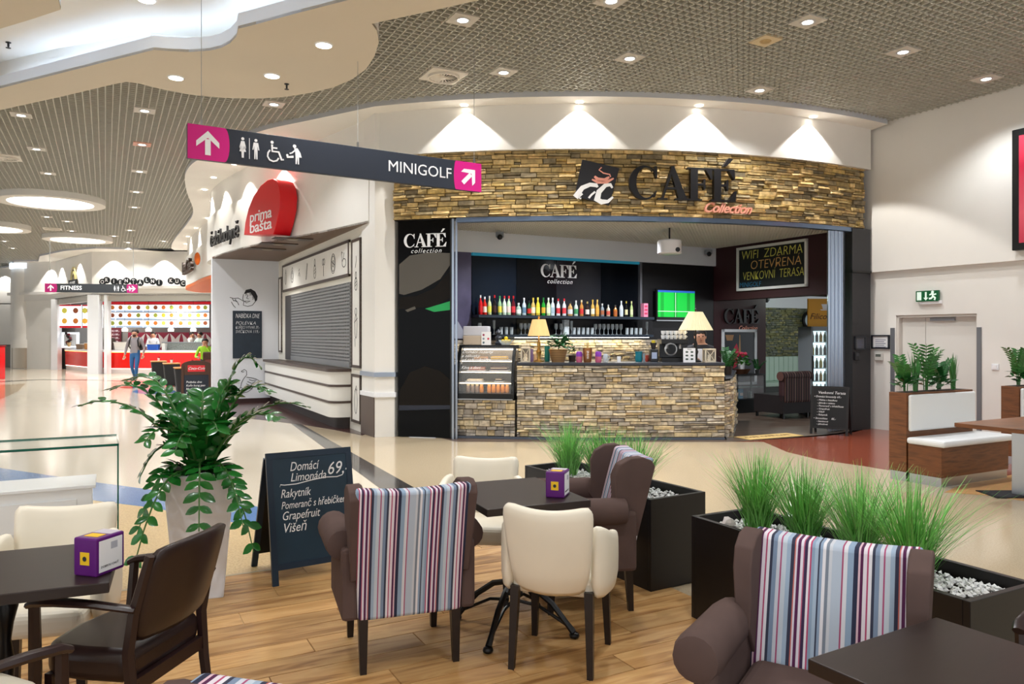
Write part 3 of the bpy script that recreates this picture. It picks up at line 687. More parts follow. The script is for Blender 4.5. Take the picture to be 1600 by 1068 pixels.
# cafe grid ceiling
cg = MB(); poly_c = arc(R0-.15, -.93, 5.75, 30); reg = [Vector(p) for p in poly_c]+[Vector(sd1[:2]), Vector(sd0[:2]), Vector(bl[:2])]
region_keep = region; region = reg
for d, e in ((U2, V2), (V2, U2)):
    for k in range(0, 300):
        p = e*(k*.075)
        for a, b in clip(p, d)+clip(-p, d):
            if b-a < .04: continue
            for pp in (p,):
                q = [pp+d*a-e*.007, pp+d*b-e*.007, pp+d*b+e*.007, pp+d*a+e*.007]
                cg.add([(v.x,v.y,3.42) for v in q]+[(v.x,v.y,3.46) for v in q], [(0,1,2,3),(0,1,5,4),(2,3,7,6)])
region = region_keep
cc = struct(MB().prism([(p.x,p.y) for p in reg], 3.55, 3.6).build('ceiling_cafe', mat('plenum_grey', '#a09d94', .8)))
stuff(cg.build('cafe_ceiling_grid', mat('cafe_grid', '#d8d6cc', .5), cc))
struct(MB().bx(3.5, 10, 13, 21, 3.4, 3.45).build('ceiling_lounge', mat('lounge_ceiling', '#3c4a48', .6))) if False else None
m = MB(); m.M = WF(br, -V); m.bx(.0, 3.2, 2.75, 2.8, -5, -.3); struct(m.build('ceiling_lounge', mat('lounge_ceiling', '#4a5654', .6)))
for s, t_ in ((1.2,1.2),(3,1.4),(4.6,1.4)):
    q = bl+U*s-V*t_; spot('cafe_spot_lamp', (q.x,q.y,3.38), 120, 2.5, .6, (.95,.97,1), .06)
q = br+U*1.6-V*.4; point('lounge_lamp', (q.x+.5, q.y+.6, 2.5), 25, (.85,1,.92), .15)
# glossy panels behind the bar
pf = thing('bar_back_panel', 'glossy black panelled back wall with white CAFÉ lettering above the bottles', 'panel', M=WF(bl+Vector((0,0,0)), U) @ T(0,0,.005))
def sB(px): return (onw(px, 450, bl, U)-bl).dot(U)
def zB(px, py): return onw(px, py, bl, U).z
x0, x1 = sB(736), sB(996)
gl = mat('panel_gloss', '#0a0d12', .12, spec=.2); gl2 = mat('panel_gloss_grey', '#222328', .15, spec=.2); gl3 = mat('panel_gloss_blue', '#0f1824', .12, spec=.25)
for i, (a, b, mm) in enumerate(((736,806,gl3),(806,868,gl),(868,938,gl2),(938,996,gl))):
    MB().bx(sB(a)+.006, sB(b)-.006, 1.55, 3.04, 0, .02).build('panel', mm, pf)
MB().bx(x0, x1, 3.0, 3.05, 0, .06).build('top_light', mat('top_glow', '#1c6f86', emit=.35), pf)
MB().bx(x1, x1+.05, 1.97, 3.04, 0, .08).build('end_post', mat('post_grey', '#6b6c72', .35, metal=.3), pf)
cw = (sB(843)+sB(900))/2; cafe_word(pf, .235, signwhite, cw, zB(870,435)+.02, .022)
text('lettering', 'collection', .12, signwhite, pf, T(cw+.02, zB(872,440), .023), .001, .35, space=1.15)
lp = thing('purple_poster', 'dark purple photo panel at the left end of the bar wall', 'poster', M=WF(bl, U) @ T(0,0,.006))
MB().bx(sB(700), sB(735), 1.54, zB(725,391), 0, .03).build('board', mat('poster_purple', '#4f4a66', .4, noise=.25, nscale=3), lp)
flat(lp, 'printed_figure', [(sB(702),1.7),(sB(714),1.85),(sB(722),1.7),(sB(726),1.55),(sB(702),1.55)], mat('print_pale', '#a9abba', .5), .031)
# shelves
def shelf(name, z, a, b, th, dep, label):
    t = thing(name, label, 'shelf', M=WF(bl, U)); MB().bx(sB(a), sB(b), z-th, z, .06, dep).build('board', mat('shelf_dark', '#17191d', .3), t)
    MB().bx(sB(a), sB(b), z-th, z-.004, dep, dep+.008).build('front_edge', mat('shelf_edge', '#3a4450', .25, metal=.5), t); return t
SH1, SH2 = 1.96, 1.62
shelf('bottle_shelf', SH1, 735, 1005, .05, .34, 'long dark upper bar shelf carrying a row of liquor bottles')
t = shelf('glass_shelf', SH2, 768, 1004, .05, .34, 'long dark lower bar shelf carrying drinking glasses')
MB().bx(sB(800), sB(1000), SH2-.062, SH2-.052, .1, .28).build('light_strip', mat('shelf_led', '#fff7e0', emit=6), t)
# stone strip under the shelves
m = MB(); m.M = WF(bl, U); m.bx(0, 5.0, 0, 1.5, 0, .04); wb = struct(m.build('wall_bar_stone', mortar))
P3 = Path([bl+U*.0-V*.04, bl+U*5-V*.04]); stone_wall(wb, P3, .0, 4.9, 1.1, 1.52, stone_b, 120, .035, .07, .1, .3, .03)
# bottles
bot = [(183,80,'#c81e24','#c81e24','#d8d8d8','red'),(210,90,'#d02a20','#efe0d0','#e8e8e8','bright red'),(240,85,'#c9d6a0','#d9d44a','#c8c8c8','pale green'),(272,80,'#1c1416','#3a2020','#c01c24','black'),
 (305,85,'#8fb38a','#e3d24a','#2c8a4a','green and yellow'),(335,85,'#cfe3cd','#e8f0e0','#c83038','milky green'),(363,85,'#bcd8b4','#e0c8c0','#c83038','light green'),(392,85,'#5a1420','#c8303a','#b01820','dark red'),
 (425,130,'#9fb8a8','#e6eee6','#d8d8d8','short clear'),(460,98,'#c3d4dc','#5c7c94','#e0e0e0','clear blue'),(492,115,'#1e4a2a','#c02a20','#1a1a1a','dark green'),(518,97,'#c8a860','#f0e6c0','#e0c040','golden'),
 (548,95,'#d8c23a','#e8d850','#f0e060','yellow'),(583,97,'#1c8a2c','#c8a030','#1c6a2c','bright green'),(615,97,'#c4e2a8','#d8ecc0','#e8e8e0','lime'),(642,97,'#cddbe4','#9ab0c0','#e0e4e8','clear'),
 (677,103,'#d4dce0','#c03038','#c82030','clear red-labelled'),(715,103,'#d0d8dc','#c83840','#c82030','clear pink-labelled'),(753,122,'#b89058','#c8ccd0','#2a2a2c','squat clear'),(790,115,'#c8d8d0','#3c8a5a','#d8d8d8','clear green-labelled'),
 (825,112,'#b88040','#c83030','#d8c8a0','amber'),(862,122,'#2a1a18','#e0dcd4','#c0a860','dark brown'),(896,110,'#c8a050','#e8e0c0','#c8a040','whisky-coloured'),(925,110,'#c89848','#e0a040','#d8b060','honey-coloured'),
 (957,135,'#7c8890','#9a5a3a','#c8c8c8','grey glass'),(995,142,'#b8a890','#c05040','#a0a0a0','small pale'),(1040,145,'#b87030','#a85828','#404040','small copper'),(1078,118,'#d4dde4','#c0ccd8','#e0e4ea','frosted white'),
 (1110,120,'#101010','#d8d0a0','#c8b040','slim black'),(1143,120,'#b8cc88','#d8e0b0','#e8e0a0','slim lime green')]
def cm(c, r=.25, **k): return mat('c_'+c[1:]+('_%d' % int(r*100)), c, r, **k)
for i, (cxp, top, cb, cl, cc_, nm) in enumerate(bot):
    px = 700+cxp/4.107; s = sB(px)-.02; q = bl+U*s-V*.2
    h = (203-top+cxp*.016)/4.107*q.y/F*1.0; r = .036 if 'slim' not in nm else .028
    if 'squat' in nm or 'short' in nm: r = .045
    t = thing('liquor_bottle', f'{nm} bottle, {ordn(i)} from the left on the back bar shelf', 'bottle', (q.x,q.y,SH1), 0, 'bottles on the bar shelf')
    MB().lathe([(r*.9,0),(r,.008),(r,h*.55),(r*.8,h*.66),(r*.36,h*.76),(r*.34,h*.92)], 12).build('body', cm(cb, .12, coat=.3), t, True)
    MB().lathe([(r*1.03,h*.14),(r*1.03,h*.46)], 12, cap=False).build('label', cm(cl, .5), t, True)
    MB().lathe([(r*.42,h*.86),(r*.42,h)], 10).build('cap', cm(cc_, .35), t, True)
t = thing('pink_carton', 'pink bottle carton at the right end of the bar shelf', 'carton', M=WF(bl, U) @ T(sB(999),SH1,.16))
MB().bx(-.05,.05,0,.27,-.05,.05).build('box', cm('#e08aa6', .5), t)
for k in range(3): MB().bx(-.035,.035,.05+k*.07,.09+k*.07,.05,.052).build('print', cm('#c83a60', .5), t)
# glasses
glass = mat('drinking_glass', '#dfeaf0', .06, alpha=.38, spec=.8)
def mkglass(px, kind, i, n):
    s = sB(px); q = bl+U*s-V*.2
    nm = {'w':'stemmed wine glass','t':'straight tumbler','f':'tall flute glass'}[kind]
    t = tag(bpy.data.objects.new('drinking_glass', GM[kind]), f'{nm}, {ordn(i)} glass from the left on the lower bar shelf', 'glass', 'glasses on the lower bar shelf')
    C.objects.link(t); t.location = (q.x,q.y,SH2)
GM = {'t': MB().lathe([(.03,0),(.034,.13),(.031,.13),(.027,.012),(0,.012)], 12).mesh('tumbler', glass, True),
      'w': MB().lathe([(.034,0),(.034,.004),(.005,.01),(.005,.08),(.03,.11),(.036,.15),(.03,.2),(.027,.2),(.032,.15),(0,.1)], 12).mesh('wine_glass', glass, True),
      'f': MB().lathe([(.03,0),(.03,.004),(.004,.01),(.004,.07),(.024,.12),(.026,.25),(.023,.25),(0,.08)], 12).mesh('flute', glass, True)}
gl_list = [(742,'w'),(752,'t'),(764,'f')]+[(775+k*8,'t') for k in range(3)]+[(806+k*6.2,'w') for k in range(5)]+[(860,'w'),(868,'w'),(884,'f')]+[(888+k*7,'t') for k in range(5)]+[(921+k*6.6,'w') for k in range(7)]+[(970+k*7,'t') for k in range(4)]+[(1001,'f')]
for i, (x, k) in enumerate(gl_list): mkglass(x, k, i, len(gl_list))
t = thing('glass_carafe', 'white etched carafe box standing among the glasses behind the lamp', 'carafe', M=WF(bl, U) @ T(sB(875),SH2,.2))
MB().taper(-.05,.05,-.0,.27,-.04,.04,1).build('body', mat('etched', '#c9d3d8', .5, noise=.2, nscale=30), t)
# ---- counter
cpath = [G(713,683.5), G(808,685.5), Vector((1.2,11.66,0)), G(1050,686.5), G(1131,686.3)]
cp = Path(cpath); CT = 1.185
sdisp = cp.L[1]
cnt = thing('bar_counter', 'curved stone-clad bar counter with a dark worktop at the cafe front', 'counter')
offp = offset(cpath, .62)
MB().prism([tuple(p[:2]) for p in cpath[1:]]+[tuple(p) for p in reversed(offp[1:])], .0, CT-.04).build('core', mortar, cnt)
MB().prism([tuple(p[:2]) for p in cpath[:2]]+[tuple(p) for p in reversed(offp[:2])], .0, .6).build('core', mortar, cnt)
MB().prism([tuple(p) for p in offset(cpath, -.07)[1:]]+[tuple(p) for p in reversed(offset(cpath, .66)[1:])], CT-.04, CT).build('worktop', mat('worktop', '#2c2f38', .3), cnt, bevel=.004)
stone_wall(cnt, cp, sdisp, cp.L[-1], .04, CT-.045, stone_b, 270, .036, .085, .1, .36, .05)
stone_wall(cnt, cp, 0, sdisp-.03, .04, .6, stone_b, 30, .05, .1, .07, .2, .045)
MB().strip([p for p in offset(cpath, -.05)], 0.004, .04, -.01).build('plinth', mat('plinth_slate', '#59606c', .35), cnt, True)
rp = [G(1131,686.3), Vector((3.42,11.95,0)), Vector((4.15,14.2,0))]
RP = Path(rp); MB().strip(rp, 0, .93, .15).build('core', mortar, cnt); stone_wall(cnt, RP, 0.02, RP.L[-1], .04, .9, stone_b, 0, .036, .085, .1, .3, .04)
MB().strip([p for p in offset(rp, -.03)], .93, .96, .25).build('worktop', mat('worktop', '#2c2f38', .3), cnt)
MB().strip([p for p in offset(rp, -.05)], 0.0, .04, .02).build('plinth', steel, cnt)
# things on the counter
def cpos(px, back=.3, z=CT):
    s = cp.at_px(px); p, a = cp(s); n = Vector((-math.sin(a), math.cos(a))); q = p+n*back; k = (px-CX)/F
    return Vector((k*q.y, q.y, z))
def cth(name, label, cat, px, back=.3, z=CT, rz=0, group=None): return thing(name, label, cat, cpos(px, back, z), rz, group)
# pastry display
q0 = cpath[0]; q1 = cpath[1]
pdx = (q1-q0); DW = pdx.length
ds = thing('pastry_display', 'curved glass pastry display case with black frame built into the counter', 'display case', M=WF(q0, pdx))
dm_ = mat('display_black', '#0d0d0e', .3); pane = mat('clear_pane', '#f2f8fa', .02, alpha=.12, spec=.6)
prof = [(.06,.66),(.05,.85),(.02,1.05),(-.06,1.25),(-.2,1.42),(-.3,1.45)]        # (out, z)
for xx in (.0, DW-.09):
    m = MB(); n = len(prof); a = [(xx, z, o) for o, z in prof]; b = [(xx+.05, z, o) for o, z in prof]; c_ = [(xx, z-.02, o-.05) for o, z in prof]; d_ = [(xx+.05, z-.02, o-.05) for o, z in prof]
    m.add(a+b+c_+d_, [f for i in range(n-1) for f in ((i,i+1,n+i+1,n+i),(2*n+i,2*n+i+1,3*n+i+1,3*n+i),(i,i+1,2*n+i+1,2*n+i),(n+i,n+i+1,3*n+i+1,3*n+i))]); m.build('side_frame', dm_, ds)
MB().bx(0,DW-.04,.62,.70,-.4,.07).build('base', dm_, ds); MB().bx(.03,DW-.06,.605,.62,.05,.09).build('base_trim', steel, ds)
MB().bx(0,DW,1.40,1.45,-.5,-.2).build('top', dm_, ds); MB().bx(.0,DW-.05,.66,1.42,-.46,-.43).build('back', mat('display_back', '#5d5a55', .5), ds)
m = MB(); m.add([(.05,z,o) for o, z in prof]+[(DW-.06,z,o) for o, z in prof], [(i,i+1,7+i,6+i) for i in range(5)]); m.build('glass_front', pane, ds, True)
for k, z in enumerate((.86,1.03,1.2)):
    MB().bx(.05,DW-.06,z,z+.012,-.42,-.02-.06*k).build('shelf', mat('display_shelf', '#c9c4bc', .2, alpha=.85), ds)
    MB().bx(.05,DW-.06,z-.012,z,-.06-.06*k,-.04-.06*k).build('shelf_light', mat('display_led', '#ffe9c8', emit=5), ds)
MB().bx(.05,DW-.06,1.37,1.39,-.4,-.3).build('shelf_light', mat('display_led', '#ffe9c8', emit=5), ds)
def glass_out(z):
    for (o0, z0_), (o1, z1_) in zip(prof[:-1], prof[1:]):
        if z0_ <= z <= z1_: return o0+(o1-o0)*(z-z0_)/(z1_-z0_), math.atan2(o0-o1, z1_-z0_)
    return 0, 0
for s_, x_, z_, sz_ in (('Domácí dezerty',.07,1.34,.075),('a zákusky',.07,1.28,.075),('od naší cukrářky',.07,1.22,.07),('Káva a dort',.08,1.1,.065)):
    o_, a_ = glass_out(z_); text('lettering', s_, sz_, chalk, ds, T(x_, z_, o_+.012) @ RX(-a_), .0006, .3, 'LEFT', 0)
cake = [('yellow sponge cake slices', '#d8a83a', .52, 1.212, .26, .05), ('brown cake on a plate', '#a8703a', .25, 1.212, .2, .04), ('dark chocolate cake', '#4a2a24', .52, 1.042, .26, .06), ('pink berry cake', '#b06a5c', .16, 1.042, .26, .05), ('white cream roll', '#e8dcc8', .14, .872, .24, .03), ('small dark tart', '#3a3028', .6, .872, .1, .05)]
for lb, c, xx, z, ww, hh in cake:
    t = thing('cake', lb+' inside the pastry display', 'cake', M=WF(q0, pdx) @ T(xx, z+.003, -.22))
    MB().bx(-.02,ww+.02,0,.008,-.1,.1).build('plate', whiteg, t); MB().bx(0,ww,.008,.008+hh,-.08,.08).build('body', cm(c, .6, noise=.2, nscale=40), t, bevel=.01)
    MB().bx(0,ww,.008+hh*.5,.012+hh*.62,-.082,.082).build('filling', cm('#e9d2b0', .6), t)
for k in range(9):
    cc2 = '#8a7468' if k < 3 else '#e08a1c'; xx = .16+k*.072+(.05 if k > 3 else 0)
    t = thing('juice_jar', f'{"brown" if k<3 else "orange"} juice jar, {ordn(k)} from the left in the bottom row of the display', 'jar', M=WF(q0, pdx) @ T(xx, .703, -.14) @ RX(-math.pi/2), group='jars in the pastry display')
    MB().lathe([(.03,0),(.033,.01),(.033,.09),(.024,.11)], 12).build('body', cm(cc2, .15, coat=.3), t, True); MB().lathe([(.027,.11),(.027,.13)], 12).build('lid', cm('#d8c8a0' if k < 3 else '#e8b060', .4), t, True)
# on top of the display
M0 = WF(q0, pdx)
t = thing('cash_register', 'white and beige cash register box on top of the pastry display', 'cash register', M=M0 @ T(.26, 1.45, -.34))
MB().bx(-.2,.2,.15,.3,-.12,.12).build('upper_body', cm('#d3d3da', .5), t, bevel=.01); MB().bx(-.2,.2,0,.15,-.12,.13).build('lower_body', cm('#c9b8a4', .5), t, bevel=.01)
t = thing('heart_card', 'small white card with red heart marks in front of the cash register', 'card', M=M0 @ T(.44, 1.45, -.19))
MB().bx(-.075,.075,0,.21,-.008,.008).build('card', signwhite, t)
for x, y, c in ((-.04,.16,'#a03050'),(-.04,.1,'#8a98a8'),(-.04,.04,'#607880'),(.035,.1,'#d04058')): MB().lathe([(0,0),(.018,.001),(0,.003)], 8, x, y, .009).build('mark', cm(c, .5), t)
t = thing('lemon_bowl', 'glass bowl on top of the pastry display holding lemons', 'bowl', M0 @ Vector((.74,1.45,-.3)))
MB().lathe([(.06,0),(.07,.01),(.13,.08),(.125,.08),(.06,.015),(0,.012)], 20).build('bowl', glass, t, True)
for k in range(5):
    a = k*math.pi/2; p = M0 @ Vector((.74+.05*math.cos(a)*(k < 4), 1.45+.062+.048*(k == 4), -.3+.05*math.sin(a)*(k < 4)))
    o = MB().ell((0,0,0), (.031,.028,.028), 10, 7).build('lemon', cm('#e8c81c', .4), None, True); o.location = p; o.rotation_euler = (0,0,a)
    tag(o, 'yellow lemon in the glass bowl above the pastry display', 'lemon', 'lemons in the bowl')
t = thing('dark_figurine', 'small dark plant ornament behind the pastry display beside the lemons', 'ornament', M0 @ Vector((.6,1.45,-.4)))
MB().lathe([(.05,0),(.06,.03),(.03,.06),(.06,.12),(.02,.16),(.05,.2),(0,.26)], 10).build('body', cm('#3c4048', .4), t, True)
# lamps
def table_lamp(px, back, label, shade_h, r0, r1, zbot, cs, em, basec, pole_to):
    t = cth('table_lamp', label, 'lamp', px, back, CT)
    n = 36; vs = []; fs = []
    for i in range(n*2):
        a = math.pi*i/n; k = 1 if i % 2 else .965
        vs += [(r0*k*math.cos(a), r0*k*math.sin(a), zbot), (r1*k*math.cos(a), r1*k*math.sin(a), zbot+shade_h)]
    for i in range(n*2): j = (i+1) % (n*2); fs.append((2*i,2*j,2*j+1,2*i+1))
    MB().add(vs, fs).build('lamp_shade', mat('shade_'+cs[1:], cs, .8, emit=em), t)
    MB().lathe([(.09,0),(.09,.015),(.03,.04),(.025,.1),(.045,.16),(.02,.22),(.03,.28),(.012,.34),(.012,zbot+shade_h+.02)], 14).build('stand', basec, t, True)
    MB().lathe([(.0,zbot+shade_h+.06),(.018,zbot+shade_h+.04),(.01,zbot+shade_h)], 10).build('finial', basec, t, True)
    point('table_lamp_bulb', t.location+Vector((0,0,zbot+shade_h*.5)), 3, (1,.8,.5), .04)
    return t
brass = mat('brass', '#b08a48', .3, metal=.8)
table_lamp(842, .25, 'table lamp with a narrow glowing tan pleated shade on the bar counter', .26, .175, .105, .41, '#e0b77c', .4, brass, 0)
table_lamp(1087, .35, 'table lamp with a wide cream pleated shade at the right end of the counter', .29, .27, .11, .5, '#e2d6ae', .12, black, 0)
# lanterns
def lantern(px, label, w_, h_):
    t = cth('wooden_lantern', label, 'lantern', px, .22); lm = cm('#d9cdb6', .6)
    MB().bx(-w_/2,w_/2,-w_/2,w_/2,0,.02).build('base', lm, t); MB().bx(-w_/2,w_/2,-w_/2,w_/2,h_-.02,h_).build('top', lm, t)
    for a in (-1,1):
        for b in (-1,1): MB().box(a*(w_/2-.01), b*(w_/2-.01), h_/2, .02, .02, h_-.03).build('post', lm, t)
    for s in (-1,1): MB().tube([(s*(w_/2-.02),-w_/2+.01,.02),(-s*(w_/2-.02),-w_/2+.01,h_-.02)], .006, 4).build('cross_bar', lm, t)
    MB().lathe([(.025,.02),(.025,h_*.55)], 10).build('candle', cm('#f2ead8', .6), t); MB().bx(-w_/2+.012,w_/2-.012,w_/2-.02,w_/2-.015,.02,h_-.02).build('pane', cm('#a7a094', .3), t)
lantern(821, 'cream wooden lantern on the counter beside the pastry display', .15, .23)
lantern(1108, 'cream wooden lantern on the counter at the right end, before the plant', .17, .21)
# basket plant
wick = ramp_mat('wicker', [(0,'#8a6a44'),(.5,'#b08a5a'),(.75,'#6a4c30')], 2, .7, (1,1,38), interp='LINEAR')
def leafmesh(name, L, Wd, m, seg=4, fold=.15, droop=.1):
    vs = []; fs = []
    for i in range(seg+1):
        t = i/seg; ww = Wd*math.sin(math.pi*min(1,(t*.92+.06)))**.8/2; x = L*t; z = -droop*L*t*t
        vs += [(x,-ww,z+fold*ww), (x,0,z), (x,ww,z+fold*ww)]
    for i in range(seg):
        for k in range(2): fs.append((i*3+k, i*3+k+1, (i+1)*3+k+1, (i+1)*3+k))
    return MB().add(vs, fs).mesh(name, m, True, 80)
green1 = mat('leaf_green', '#3a7434', .3, noise=.25, nscale=3, rnd=.25); green2 = mat('leaf_dark', '#235a2a', .35, rnd=.3); green3 = mat('leaf_light', '#4a9438', .35, rnd=.25)
def bush(parent, c, r, n, L, Wd, m, name='leaf'):
    me = leafmesh(name, L, Wd, m, 3)
    for k in range(n):
        a = random.uniform(0, 6.28); e = random.uniform(-.3, 1.3); d = random.uniform(.3, 1)
        p = Vector((math.cos(a)*math.cos(e)*r[0]*d, math.sin(a)*math.cos(e)*r[0]*d, math.sin(e)*r[1]*d))+Vector(c)
        o = bpy.data.objects.new(name, me); C.objects.link(o); o.parent = parent; o.location = p; o.rotation_euler = (random.uniform(-.5,.5), -random.uniform(-.4,.9), a+random.uniform(-.6,.6)); o.scale = [random.uniform(.7,1.25)]*3
t = cth('basket_plant', 'leafy green plant in a round wicker basket on the counter', 'plant', 872, .25)
MB().lathe([(.1,0),(.125,.1),(.15,.2),(.14,.2),(.1,.17),(0,.17)], 24).build('basket', wick, t, True)
MB().tube([(0,0,.15),(.02,.01,.32)], .01).build('stem', cm('#4a3a22',.7), t); bush(t, (.03,0,.27), (.15,.18), 120, .085, .05, green2)
t = cth('basket_plant', 'small dark trailing plant beside the copper bucket', 'plant', 894, .46)
MB().lathe([(.05,0),(.06,.1),(.05,.1),(0,.08)], 14).build('pot', cm('#3a2c22', .6), t, True); bush(t, (0,0,.16), (.05,.1), 40, .05, .03, green2)
# candles, bucket, small things
for px, lb in ((905,'left'),(935,'right')):
    t = cth('candle_jar', f'purple and pink candle jar {lb} of the copper bucket', 'candle', px, .18)
    MB().lathe([(.045,0),(.05,.02),(.05,.09)], 14).build('lower_jar', cm('#d06a8a', .3), t, True); MB().lathe([(.05,.09),(.05,.14),(.035,.17),(0,.17)], 14).build('upper_jar', cm('#8a3fb0', .3), t, True)
t = cth('copper_bucket', 'tall copper wine cooler on the counter', 'bucket', 918, .16); MB().lathe([(.055,0),(.06,.02),(.075,.22),(.07,.22),(.05,.03),(0,.03)], 20).build('bucket', mat('copper', '#a8744a', .3, metal=.7), t, True)
text('lettering', 'WINE', .05, chalk, t, T(0,-.073,.12) @ RX(math.pi/2) @ RZ(math.pi/2), .001)
t = thing('wine_bottle', 'pale gold bottle neck sticking out of the copper cooler', 'bottle', cpos(918,.16,CT+.035)); MB().lathe([(.03,0),(.03,.16),(.014,.2),(.014,.27)], 10).build('body', cm('#c8a868', .3), t, True); MB().lathe([(.017,.24),(.017,.275)], 10).build('cap', cm('#e0c890',.3), t, True)
t = cth('glass_jug', 'small clear glass jug right of the second candle jar', 'jug', 946, .25); MB().lathe([(.04,0),(.05,.02),(.04,.1),(.03,.13),(.027,.13),(.035,.1),(0,.01)], 14).build('body', glass, t, True); MB().tube([(.035,0,.1),(.07,0,.08),(.045,0,.03)], .006, 5).build('handle', glass, t)
t = cth('napkin_block', 'small white napkin block on the counter', 'napkins', 967, .2); MB().box(0,0,.045,.05,.05,.09).build('stack', signwhite, t)
for k, (px, lb, c, r, h_) in enumerate([(830.5,'lilac vase beside the tan lamp','#8a78b0',.03,.2),(836,'beige candle block beside the tan lamp','#d8c09a',.035,.12),(855,'teal glass behind the tan lamp','#1f7a78',.045,.24),(820,'teal glass left of the tan lamp','#1f6a70',.03,.22),(998,'teal coil of paper cups near the espresso machine','#1c8090',.06,.16),(1011,'red sauce pot near the espresso machine','#c04a3a',.03,.1),(1006,'grey pepper mill near the espresso machine','#8a98a4',.02,.13)]):
    t = cth('counter_pot', lb, 'vase', px, .36+.06*(k % 3)); MB().lathe([(r*.8,0),(r,h_*.2),(r*.9,h_*.7),(r,h_),(r*.85,h_),(r*.6,h_*.3),(0,h_*.25)], 14).build('body', cm(c, .35), t, True); MB().lathe([(r*1.05,h_*.98),(r*1.05,h_*1.02),(r*.86,h_*1.02),(r*.86,h_*.98),(r*1.05,h_*.98)], 14).build('rim', cm(c, .3), t, True)
t = cth('espresso_machine', 'black espresso machine with a round chrome gauge on the counter', 'coffee machine', 1051, .42)
MB().bx(-.2,.22,-.15,.25,0,.06).build('base', black, t); MB().bx(-.2,.22,.05,.25,.06,.3).build('body', cm('#22252a',.3), t, bevel=.01); MB().bx(-.2,.22,-.12,.25,.28,.36).build('head', black, t, bevel=.01)
MB().lathe([(.1,0),(.1,.03),(.08,.035),(.08,.0),(.1,0)], 20).build('gauge_ring', steel, t).matrix_local = T(-.06,-.13,.2) @ RX(math.pi/2)
for xx in (-.1,.1): MB().tube([(xx,-.06,.28),(xx,-.08,.2)], .02, 8).build('group_head', steel, t); MB().tube([(xx,-.08,.2),(xx,-.22,.19)], .012, 6).build('portafilter', black, t)
t = cth('coffee_grinder', 'dark coffee grinder with a yellow lid left of the espresso machine', 'grinder', 1021, .42)
MB().bx(-.06,.06,-.08,.08,0,.2).build('body', cm('#1a1b1f',.3), t, bevel=.01); MB().lathe([(.03,.2),(.055,.3)], 14).build('hopper', cm('#3a3436',.2), t, True); MB().lathe([(.03,.3),(.03,.34)], 12).build('lid', cm('#d8c030',.4), t); MB().bx(-.04,.04,-.082,-.08,.05,.15).build('display', cm('#a8b4d0',.4), t)
for k in range(12):
    xx = 1036+(k % 6)*6.6; zz = CT+.36+(k//6)*.07
    p = cpos(xx, .5, zz); t = thing('coffee_cup', f'white coffee cup, {ordn(k%6)} from the left in the {["lower","upper"][k//6]} row on the espresso machine', 'cup', p, 0, 'cups stacked on the espresso machine')
    MB().lathe([(.022,0),(.032,.03),(.035,.062),(.031,.062),(.02,.008),(0,.008)], 12).build('body', whiteg, t, True); MB().tube([(.03,0,.05),(.052,0,.04),(.03,0,.018)], .004, 4).build('handle', whiteg, t)
t = cth('menu_card', 'white upright card with six small dark pictures on the counter', 'card', 1077, .12, CT, .05)
MB().bx(-.095,.095,-.006,.006,0,.22).build('card', signwhite, t)
for a in range(2):
    for b in range(3): MB().lathe([(0,0),(.024,.001),(0,.004)], 8).build('picture', cm('#4a5a50',.5), t).matrix_local = T(-.04+.08*a, -.007, .05+.055*b) @ RX(math.pi/2) @ Matrix.Diagonal((1,.6,1,1))
text('lettering', 'MENU', .025, dark, t, T(0,-.007,.2) @ RX(math.pi/2), .0005)
# counter plants at the right end
def zz_small(t, n, L0, spread, m, seed, ls=.07):
    rnd = random.Random(seed); me = leafmesh('leaf', ls, ls*.36, m, 3)
    for k in range(n):
        a = rnd.uniform(0, 6.28); L = L0*rnd.uniform(.7,1.1); sp = spread*rnd.uniform(.3,1); pts = []
        for i in range(7): u = i/6; pts.append(Vector((math.cos(a)*sp*u*u*.9+math.cos(a)*.02, math.sin(a)*sp*u*u*.9+math.sin(a)*.02, L*(u-.18*u*u))))
        st = MB().tube(pts, [.006*(1-.6*i/6) for i in range(7)], 5).build('stem', m, t)
        for i in range(9):
            u = .3+.7*i/9; j = min(int(u*6), 5); f = u*6-j; p = pts[j].lerp(pts[j+1], f); dr = (pts[j+1]-pts[j]).normalized()
            for s in (-1, 1):
                sd = dr.cross(Vector((0,0,1))); sd = sd.normalized() if sd.length > .05 else Vector((1,0,0)); up_ = sd.cross(dr).normalized(); x = (sd*s+dr*.55+up_*.1).normalized(); z = (up_-x*up_.dot(x)).normalized(); y = z.cross(x)
                o = bpy.data.objects.new('leaf', me); C.objects.link(o); o.parent = st
                o.matrix_local = Matrix(((x.x,y.x,z.x,p.x),(x.y,y.y,z.y,p.y),(x.z,y.z,z.z,p.z),(0,0,0,1)))
t = thing('potted_plant', 'feathery dark green potted plant at the right end of the bar', 'plant', (RP(.75)[0].x-.06, RP(.75)[0].y+.02, .962)); MB().lathe([(.07,0),(.09,.14),(.08,.14),(0,.12)], 16).build('pot', cm('#2a2420',.5), t, True)
for o in [t]: pass
holder = t; zz_small(holder, 6, .5, .28, green2, 3, .075); 
